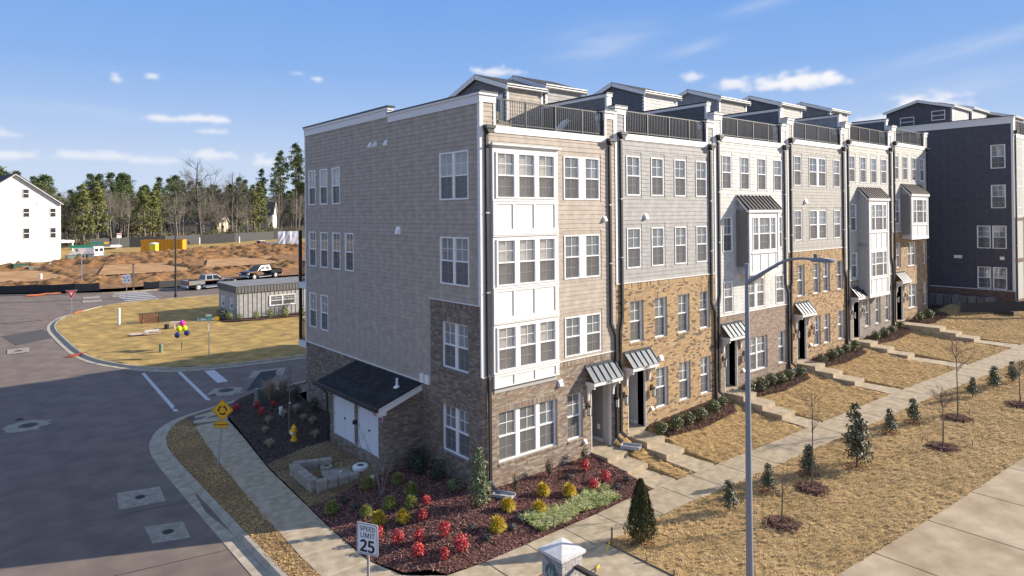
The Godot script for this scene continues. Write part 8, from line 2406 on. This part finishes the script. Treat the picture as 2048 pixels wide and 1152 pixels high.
func beyond():
	var mb := Mb.new()
	var silver := mat(0.36, 0.355, 0.35, 0.28); silver.metallic = 0.5
	var black := mat(0.025, 0.028, 0.032, 0.25); black.metallic = 0.3
	pickup("silver crew cab pickup parked beyond the black lamp pole, nose to the right", Vector3(10.6, 0.36, -70.0), 0.16, silver, mat(0.6, 0.6, 0.6, 0.25))
	pickup("dark pickup parked beyond the metal shed, nose to the left", Vector3(19.3, 0.62, -76.6), PI - 0.42 + 0.8, black, mat(0.5, 0.5, 0.5, 0.25))
	van("white van beside the white building, seen from behind", Vector3(4.2, back_y(0, -122) + 0.1, -122.0), 2.2)
	# white gabled building
	var wb: Node3D = gable_house("tall white gabled building at the left edge, three storeys", Vector3(-6.1, 1.75, -119.55), 0.151, 12.9, 26.0, 10.2, 4.75, mat(0.83, 0.81, 0.77, 0.7, M.soft, 3.0), mat(0.035, 0.038, 0.045, 0.9),
		[[1.05, 11.0, 0.85, 1.5], [1.1, 7.8, 0.85, 1.5], [4.9, 7.8, 0.82, 1.5], [1.1, 4.2, 0.85, 1.75], [4.9, 4.2, 0.82, 1.75]])
	wb.set_meta("category", "building"); wb.remove_meta("group")
	mb = Mb.new(); mb.box(Vector3(6.6, 3.2, -10), Vector3(9.3, 3.6, -3)); part(wb, "porch_roof", mb, M.white)
	mb = Mb.new(); mb.box(Vector3(9.0, -0.5, -3.4), Vector3(9.2, 3.2, -3.2)); part(wb, "porch_post", mb, M.white)
	railing(wb, Vector3(6.6, 3.62, -3.1), Vector3(9.3, 3.62, -3.1), 1.1, [0.0, 0.5, 1.0], false, 0.25)
	for e in [[3.05, 11.3], [3.05, 10.0]]:
		mb = Mb.new(); mb.box(Vector3(e[0], e[1], 0.005), Vector3(e[0] + 0.18, e[1] + 0.15, 0.08)); part(wb, "vent", mb, M.vinyl)
	# boxes and bins round it
	var ub := func(label: String, at: Vector3, s: Vector3, m: Material, turn := 0.2):
		var o := thing("utility_box", label, "utility box", at, turn, "green utility boxes on the far lots")
		var k := Mb.new(); k.box(Vector3(-s.x / 2, 0, -s.z / 2), Vector3(s.x / 2, s.y, s.z / 2)); part(o, "cabinet", k, m)
		k = Mb.new(); k.box(Vector3(-s.x / 2 - 0.04, s.y, -s.z / 2 - 0.04), Vector3(s.x / 2 + 0.04, s.y + 0.08, s.z / 2 + 0.08)); part(o, "lid", k, m)
		k = Mb.new(); k.box(Vector3(-s.x / 2 - 0.15, -0.2, -s.z / 2 - 0.15), Vector3(s.x / 2 + 0.15, 0.06, s.z / 2 + 0.15)); part(o, "base", k, M.patch)
	ub.call("dark green transformer box at the left edge before the white building", Vector3(-6.7, 1.55, -100.4), Vector3(1.7, 1.25, 1.2), M.darkgreen)
	ub.call("grey green utility box beside the dark green transformer", Vector3(-5.2, 1.45, -98.6), Vector3(1.3, 0.9, 0.9), mat(0.16, 0.22, 0.2, 0.6))
	ub.call("grey green utility box at the corner of the white building", Vector3(1.2, 2.0, -116.0), Vector3(1.3, 1.0, 1.0), mat(0.13, 0.18, 0.16, 0.6))
	ub.call("dark utility box left of the white van", Vector3(2.7, 2.05, -117.0), Vector3(0.9, 1.0, 0.9), mat(0.06, 0.09, 0.09, 0.6))
	ub.call("dark utility box in front of the white van", Vector3(4.0, 2.05, -116.8), Vector3(0.9, 1.0, 0.9), mat(0.06, 0.09, 0.09, 0.6))
	var tn := thing("covered_heap", "heap under a torn pale sheet at the edge of the dug earth", "heap", Vector3(-3.0, 1.45, -101.5))
	mb = Mb.new(); mb.lathe(Vector3.ZERO, [[0.9, -0.2], [0.7, 0.5], [0.25, 1.15], [0.0, 1.3]], 7); part(tn, "sheet", mb, mat(0.55, 0.50, 0.46, 0.8, M.blot, 0.8))
	# far signs
	var fs := func(label: String, at: Vector3, high: float, kind: int):
		var o := thing("far_sign", label, "sign", at, -0.1)
		var k := Mb.new(); k.box(Vector3(-0.05, -0.3, -0.08), Vector3(0.05, high, 0.0)); part(o, "post", k, M.galv)
		if kind == 0 or kind == 1:
			k = Mb.new(); k.box(Vector3(-1.3, high - 0.05, 0.0), Vector3(0.6 if kind == 0 else 1.2, high + 0.3, 0.03)); part(o, "name_plate", k, M.signgreen)
			if kind == 0: k = Mb.new(); k.box(Vector3(0.61, high - 0.05, 0.0), Vector3(1.3, high + 0.3, 0.03)); part(o, "end_plate", k, M.signyellow)
		if kind == 1: k = Mb.new(); k.prism(PackedVector2Array([Vector2(-0.5, high - 0.15), Vector2(0, high - 1.0), Vector2(0.5, high - 0.15)]), zt(0.03), 0.02); part(o, "yield_plate", k, mat(0.62, 0.5, 0.5, 0.5))
		if kind == 2: k = Mb.new(); k.box(Vector3(-0.45, high - 1.0, 0.0), Vector3(0.45, high, 0.03)); part(o, "sign_plate", k, M.signwhite); k = Mb.new(); k.box(Vector3(-0.45, high - 0.35, 0.031), Vector3(0.45, high - 0.15, 0.04)); part(o, "stripe", k, M.signred)
	fs.call("green and yellow street name sign beside the white van", Vector3(4.9, back_y(0, -112) + 0.2, -112.5), 3.1, 0)
	fs.call("green street name sign over a small yield sign in the dug earth", Vector3(-1.4, 1.0, -82.0), 4.6, 1)
	fs.call("small white and red sign by the wood, left of the yellow dumpster", Vector3(13.6, back_y(0, -148), -148.0), 3.2, 2)
	var ps := thing("timber_post", "brown timber post standing in front of the dug earth", "post", Vector3(3.1, 0.6, -74.9))
	mb = Mb.new(); mb.box(Vector3(-0.09, -0.3, -0.09), Vector3(0.09, 3.0, 0.09)); part(ps, "post", mb, M.bark); mb = Mb.new(); mb.box(Vector3(-0.1, 2.9, -0.1), Vector3(0.1, 3.06, 0.1)); part(ps, "cap", mb, M.bark_dark)
	# fences
	var g := func(x: float, z: float) -> Vector3: return Vector3(x, back_y(x, z) + 0.05, z)
	cloth_fence("black silt fence along the far kerb, left of the striped crossing", [Vector3(-40, 0.9, -85), Vector3(-11, 0.75, -79.0), Vector3(-7.1, 0.72, -77.1), Vector3(-3.0, 0.72, -74.9), Vector3(-0.6, 0.72, -74.1)], 0.95, "black silt fences")
	cloth_fence("short sagging silt fence left of the silver pickup", [Vector3(4.0, 0.62, -73.6), Vector3(5.6, 0.62, -73.2), Vector3(9.5, 0.62, -73.9)], 0.85, "black silt fences")
	cloth_fence("low black silt fence below the yellow dumpster", [g.call(13.3, -120.4), g.call(18.4, -119.6), g.call(26.9, -124.0), g.call(38.1, -129.0)], 0.9, "black silt fences")
	cloth_fence("tall black fence along the foot of the wood", [g.call(8.0, -147.0), g.call(16.0, -150.5), g.call(23.1, -150.0), g.call(31.8, -154.6), g.call(40.4, -155.9), g.call(52.1, -161.0), g.call(66, -163.0), g.call(90, -166)], 2.3, "black silt fences")
	cloth_fence("black silt fence in front of the navy end house", [Vector3(42.2, 2.0, 1.8), Vector3(44.0, 2.0, 3.2), Vector3(46.0, 2.05, 4.8), Vector3(47.6, 2.15, 6.0), Vector3(50.5, 2.3, 7.8)], 0.75, "black silt fences")
	rng.seed = 520
	var pst := thing("wrapped_stack", "long low stack wrapped in plastic along the navy wall", "stack", Vector3(46.6, 2.35, 0.0))
	for k in 15:
		mb = Mb.new(); mb.box(Vector3(-0.45 + rng.randf_range(0, 0.08), -0.4, -5.4 + k * 0.55), Vector3(0.5, 0.38 + rng.randf_range(-0.04, 0.05), -4.9 + k * 0.55)); part(pst, "bale", mb, [mat(0.30, 0.29, 0.28, 0.5, M.blot, 0.5), mat(0.24, 0.22, 0.21, 0.5, M.blot, 0.5)][k % 2])
	mb = Mb.new(); mb.box(Vector3(-0.9, -0.8, -6.0), Vector3(0.66, -0.4, 4.2)); part(pst, "base", mb, mat(0.13, 0.1, 0.085, 0.9, M.blot, 0.8))
	# dumpster and toilet
	var ds := thing("roll_off_dumpster", "long yellow roll-off dumpster in front of the wood", "dumpster", g.call(18.6, -130.4), -0.53)
	var yl := mat(0.80, 0.36, 0.012, 0.5, M.soft, 2.0)
	mb = Mb.new(); mb.box(Vector3(-3.9, 0.3, -1.2), Vector3(3.9, 0.36, 1.2)); mb.box(Vector3(-3.9, 0.3, 1.14), Vector3(3.9, 2.55, 1.2)); mb.box(Vector3(-3.9, 0.3, -1.2), Vector3(3.9, 2.55, -1.14)); mb.box(Vector3(3.84, 0.361, -1.139), Vector3(3.9, 2.55, 1.139)); mb.box(Vector3(-3.9, 0.361, -1.139), Vector3(-3.84, 2.55, 1.139)); part(ds, "hull", mb, yl)
	for k in 12:
		mb = Mb.new(); mb.box(Vector3(-3.8 + k * 0.68, 0.3, 1.201), Vector3(-3.7 + k * 0.68, 2.5, 1.28)); part(ds, "rib", mb, yl)
	mb = Mb.new(); mb.box(Vector3(-3.98, 2.45, -1.28), Vector3(3.98, 2.58, -1.141)); mb.box(Vector3(-3.98, 2.45, 1.141), Vector3(3.98, 2.58, 1.29)); part(ds, "top_rail", mb, yl)
	mb = Mb.new()
	for k in [-3.2, 3.2]: mb.lathe(Vector3(k, 0.15, 1.0), [[0.0, -0.1], [0.15, -0.1], [0.15, 0.1], [0.0, 0.1]], 10, Basis(Vector3.RIGHT, PI / 2))
	part(ds, "roller", mb, M.black)
	var pj := thing("portable_toilet", "bright yellow portable toilet with a pale roof in front of the dumpster", "portable toilet", g.call(15.6, -124.6), -0.7)
	mb = Mb.new(); mb.box(Vector3(-0.58, 0.1, -0.58), Vector3(0.58, 2.15, 0.58)); part(pj, "cabin", mb, mat(0.80, 0.66, 0.02, 0.5))
	mb = Mb.new(); mb.box(Vector3(0.581, 0.2, -0.4), Vector3(0.61, 2.0, 0.4)); part(pj, "door", mb, mat(0.80, 0.68, 0.04, 0.5))
	mb = Mb.new(); mb.lathe(Vector3(0, 2.15, 0), [[0.86, 0.0], [0.8, 0.14], [0.3, 0.28], [0.0, 0.3]], 4, Basis(Vector3.UP, PI / 4)); part(pj, "roof", mb, mat(0.75, 0.75, 0.72, 0.4))
	mb = Mb.new(); mb.box(Vector3(-0.62, 0.0, -0.62), Vector3(0.62, 0.1, 0.62)); part(pj, "skid", mb, M.black)
	# white wrapped stack, loader and lumber
	rng.seed = 530
	var wp := thing("white_tarp_stack", "tall stack wrapped in white plastic in front of the far fence", "stack", g.call(41.5, -123.5), -0.3)
	mb = Mb.new()
	var bag := func(w: float, hh: float, d: float, x0: float, mm: Mb):
		var nn := 9
		for f in 4:
			var ft := Transform3D(Basis(Vector3.UP, f * PI / 2), Vector3(x0, 0, 0))
			var ww := w if f % 2 == 0 else d; var dd := d if f % 2 == 0 else w
			for i in nn:
				for j in 5:
					var P := func(ii: int, jj: int) -> Vector3:
						var e := 0.12 * nz.get_noise_3d(ii * 1.7 + f * 9 + x0, jj * 1.9, w) if ii > 0 and ii < nn else 0.0
						return ft * Vector3((float(ii) / nn - 0.5) * ww, hh * jj / 5.0 + (0.12 * nz.get_noise_2d(ii * 2.0 + f * 9.0, 3.0) if jj == 5 and ii > 0 and ii < nn else 0.0), dd / 2 + e * 2.0)
					mm.quad(P.call(i, j), P.call(i + 1, j), P.call(i + 1, j + 1), P.call(i, j + 1))
		mm.box(Vector3(x0 - w / 2 + 0.05, hh - 0.2, -d / 2 + 0.05), Vector3(x0 + w / 2 - 0.05, hh - 0.03, d / 2 - 0.05))
	bag.call(4.2, 4.0, 2.6, 0.0, mb)
	part(wp, "wrapped_stack", mb, mat(0.78, 0.79, 0.82, 0.35))
	mb = Mb.new(); bag.call(2.6, 1.7, 2.0, -3.2, mb); part(wp, "low_wrapped_stack", mb, mat(0.75, 0.76, 0.8, 0.35))
	var sk := thing("skid_loader", "white and red skid steer loader beside the white wrapped stack", "loader", g.call(35.6, -123.4), 0.3)
	mb = Mb.new(); mb.box(Vector3(-1.2, 0.5, -0.8), Vector3(0.9, 1.3, 0.8)); part(sk, "body", mb, mat(0.62, 0.62, 0.6, 0.5))
	mb = Mb.new(); mb.box(Vector3(-0.6, 1.3, -0.6), Vector3(0.5, 2.15, 0.6)); part(sk, "cab", mb, M.black)
	mb = Mb.new(); mb.box(Vector3(-0.7, 2.15, -0.65), Vector3(0.55, 2.23, 0.65)); part(sk, "cab_roof", mb, M.white)
	for s in [-0.8, 0.8]:
		mb = Mb.new(); mb.beam(Vector3(-1.1, 1.6, s), Vector3(1.4, 1.15, s), 0.16, 0.25); mb.beam(Vector3(1.4, 1.2, s), Vector3(2.1, 0.4, s), 0.16, 0.22); part(sk, "lift_arm", mb, mat(0.40, 0.03, 0.03, 0.5))
		for x in [-0.75, 0.5]: wheel(sk, Vector3(x, 0.42, s * 1.05), 0.42, 0.3, signf(s))
	mb = Mb.new(); mb.box(Vector3(2.0, 0.15, -0.95), Vector3(2.5, 0.6, 0.95)); part(sk, "bucket", mb, M.bronze)
	var heap := func(label: String, at: Vector3, n: int, s0: int):
		rng.seed = s0
		var o := thing("lumber_pile", label, "lumber", at, 0.2)
		for k in n:
			var m := Mb.new(); m.boxt(Transform3D(Basis(Vector3.UP, rng.randf_range(-0.5, 0.5)), Vector3(rng.randf_range(-2.2, 2.2), 0.15 + rng.randf() * 0.5, rng.randf_range(-1, 1))), Vector3(rng.randf_range(1.0, 3.2), rng.randf_range(0.1, 0.4), rng.randf_range(0.3, 0.9)))
			part(o, "board", m, [M.pvc, mat(0.5, 0.45, 0.4, 0.9), mat(0.4, 0.42, 0.45, 0.8), M.wood][k % 4])
	heap.call("scattered pale building scraps right of the yellow dumpster", g.call(23.5, -126.5), 12, 541)
	heap.call("pale sheets and timber lying on the grass before the far fence", g.call(30.8, -128.5), 9, 542)
	heap.call("pile of pale stones by the wood, left of the dumpster", g.call(11.5, -146.0), 9, 543)
	heap.call("grey pallets left of the skid loader", g.call(32.0, -124.2), 7, 544)
	# houses behind the trees
	gable_house("brown roofed house half hidden behind bare trees", g.call(52.0, -204.0) - Vector3(0, 1.5, 0), 0.9, 10, 14, 4.0, 3.2, mat(0.55, 0.48, 0.36, 0.8), mat(0.16, 0.13, 0.11, 0.9), [[-2, 1, 1, 1.4]])
	gable_house("tan gabled house between two bare trees", g.call(64.0, -214.0) - Vector3(0, 1.5, 0), -0.35, 11, 14, 6.0, 5.6, mat(0.62, 0.52, 0.36, 0.8), mat(0.035, 0.03, 0.034, 0.9), [])
	gable_house("white house with a dark roof at the foot of the wood", g.call(75.0, -222.0) - Vector3(0, 1.5, 0), 1.05, 9, 15, 6.6, 4.4, mat(0.72, 0.72, 0.74, 0.8), mat(0.022, 0.024, 0.028, 0.9), [[-3, 4.2, 0.9, 1.6], [1.5, 4.2, 0.9, 1.6]])
	wood()

func wood():
	var greens := [Color(0.10, 0.135, 0.042), Color(0.075, 0.105, 0.035), Color(0.13, 0.155, 0.05), Color(0.055, 0.08, 0.03)]
	var limes := [Color(0.17, 0.19, 0.05), Color(0.13, 0.155, 0.045), Color(0.21, 0.21, 0.07)]
	var wm := mat(0.215, 0.18, 0.15, 0.95); var wm2 := mat(0.27, 0.235, 0.20, 0.95); var wm3 := mat(0.12, 0.10, 0.085, 0.95)
	var pa := pine("pine_tree", 601, 24.0, 0.52, 3.2, greens, 75)
	var pb := pine("young_pine", 602, 13.0, 0.18, 2.6, limes, 85)
	var pc := pine("pine_tree", 603, 20.0, 0.42, 4.3, greens, 80)
	var ba := bare_tree("bare_tree", 611, 21.0, 0.34, 0.42, wm3, 3, 13)
	var bb := bare_tree("bare_tree", 612, 15.0, 0.30, 0.20, wm, 3, 12)
	var bc := bare_tree("bare_tree", 613, 14.0, 0.26, 0.16, wm2, 3, 12)
	var g := func(x: float, z: float) -> Vector3: return Vector3(x, back_y(x, z) - 0.1, z)
	# trees one can tell apart
	first(ba, "largest bare tree with a wide crown left of the far houses", "tree", "", g.call(35.9, -171.0), 0.4, 1.18)
	var big := again(ba, g.call(48.5, -184.0), 2.2, 1.02, "dark bare tree right in front of the tan gabled house")
	big.remove_meta("group")
	first(pa, "tallest pine beside the edge of the corner house", "tree", "tall pines at the right end of the wood", g.call(73.0, -198.0), 0.0, 1.22)
	var tall := [[66.5, -196.0, 1.02], [69.5, -202.0, 1.12], [76.5, -203.0, 1.18], [79.0, -196.0, 1.05], [63.5, -203.0, 0.86], [82.0, -200.0, 1.15], [84.0, -206.0, 1.2], [88.0, -203.0, 1.2]]
	for i in tall.size(): again(pa, g.call(tall[i][0], tall[i][1]), i * 1.7, tall[i][2], "tall pine with a bare trunk in the stand at the right end of the wood", "tall pines at the right end of the wood")
	first(pb, "bright green young pine right of the white building", "tree", "young pines at the edge of the wood", g.call(8.0, -156.0), 0.0, 1.05)
	var yp := [[11.0, -158.0, 1.1], [6.5, -160.0, 0.9], [21.5, -163.0, 1.05], [23.8, -165.0, 0.95], [19.2, -166.0, 0.9], [55.5, -186.0, 1.15], [58.0, -189.0, 1.2], [53.0, -193.0, 0.9], [40.5, -172.0, 0.35], [56.0, -184.0, 0.3], [60.5, -186.0, 0.3], [44.0, -178.0, 0.3]]
	for i in yp.size(): again(pb, g.call(yp[i][0], yp[i][1]), i * 2.1, yp[i][2], "young pine at the edge of the wood", "young pines at the edge of the wood")
	first(pc, "dark pine above the white building's roof", "tree", "pines in the wood", g.call(2.0, -170.0), 0.0, 0.8)
	first(bb, "bare tree at the left end of the wood", "tree", "bare trees along the wood's edge", g.call(14.0, -160.0), 0.0, 1.0)
	first(bc, "pale bare tree at the left end of the wood", "tree", "bare trees along the wood's edge", g.call(16.5, -162.0), 0.0, 1.0)
	rng.seed = 650
	for i in 64:
		var t := i / 63.0
		var x := lerpf(-14.0, 84.0, t) + rng.randf_range(-1.5, 1.5)
		var z := -154.0 - 0.5 * maxf(0.0, x - 4.0) - rng.randf_range(0.0, 14.0)
		if x > 46 and x < 82 and rng.randf() < 0.5: z -= 22.0
		var p: Vector3 = g.call(x, z)
		var turn := rng.randf() * TAU
		var s := rng.randf_range(0.75, 1.05)
		if i % 3 == 0: again(bb, p, turn, s, "bare tree along the edge of the wood", "bare trees along the wood's edge")
		elif i % 3 == 1: again(bc, p, turn, s, "pale bare tree along the edge of the wood", "bare trees along the wood's edge")
		else: again(pc, p + Vector3(0, 0, -7), turn, s * 0.6, "pine among the bare trees of the wood", "pines in the wood")
	# the mass behind
	var list := [[pc, 130, 0.62, 0.95], [bb, 240, 0.75, 1.1], [bc, 240, 0.75, 1.15], [pb, 70, 0.8, 1.2]]
	for e in list:
		var xs := []
		for k in e[1]:
			var x := rng.randf_range(-45.0, 125.0)
			var z := -172.0 - 0.48 * maxf(0.0, x - 4.0) - pow(rng.randf(), 0.8) * 75.0
			if x > 50 and x < 84 and z > -232.0 and z < -195.0: z -= 40.0
			xs.append(Transform3D(Basis(Vector3.UP, rng.randf() * TAU).scaled(Vector3.ONE * rng.randf_range(e[2], e[3])), Vector3(x, back_y(x, z) - 0.3, z)))
		var src: Node3D = e[0]
		var n := 0
		for c in src.get_children():
			var o := copies(self, "far_wood", c.mesh, c.material_override, xs)
			o.set_meta("label", ("trunks" if n == 0 else "crowns") + " of the dense wood behind, " + ["dark pines", "brown bare trees", "pale bare trees", "bright young pines"][list.find(e)])
			o.set_meta("category", "wood")
			n += 1
	# scrub along the foot of the wood
	var mb := new_mb()
	rng.seed = 670
	crown(mb, Vector3(0, 0.9, 0), Vector3(1.2, 1.0, 1.2), 160, 0.3, [Color(0.12, 0.12, 0.05), Color(0.2, 0.15, 0.09), Color(0.08, 0.10, 0.04), Color(0.25, 0.2, 0.12)])
	var ss := []
	for k in 260:
		var x := rng.randf_range(-20.0, 95.0)
		var z := -153.0 - 0.5 * maxf(0.0, x - 4.0) - rng.randf_range(0.0, 16.0)
		ss.append(Transform3D(Basis(Vector3.UP, rng.randf() * TAU).scaled(Vector3.ONE * rng.randf_range(0.5, 1.5)), Vector3(x, back_y(x, z), z)))
	var sc := copies(self, "undergrowth", mb.mesh(), M.leaf, ss)
	sc.set_meta("label", "brown and green undergrowth along the foot of the wood"); sc.set_meta("category", "undergrowth")
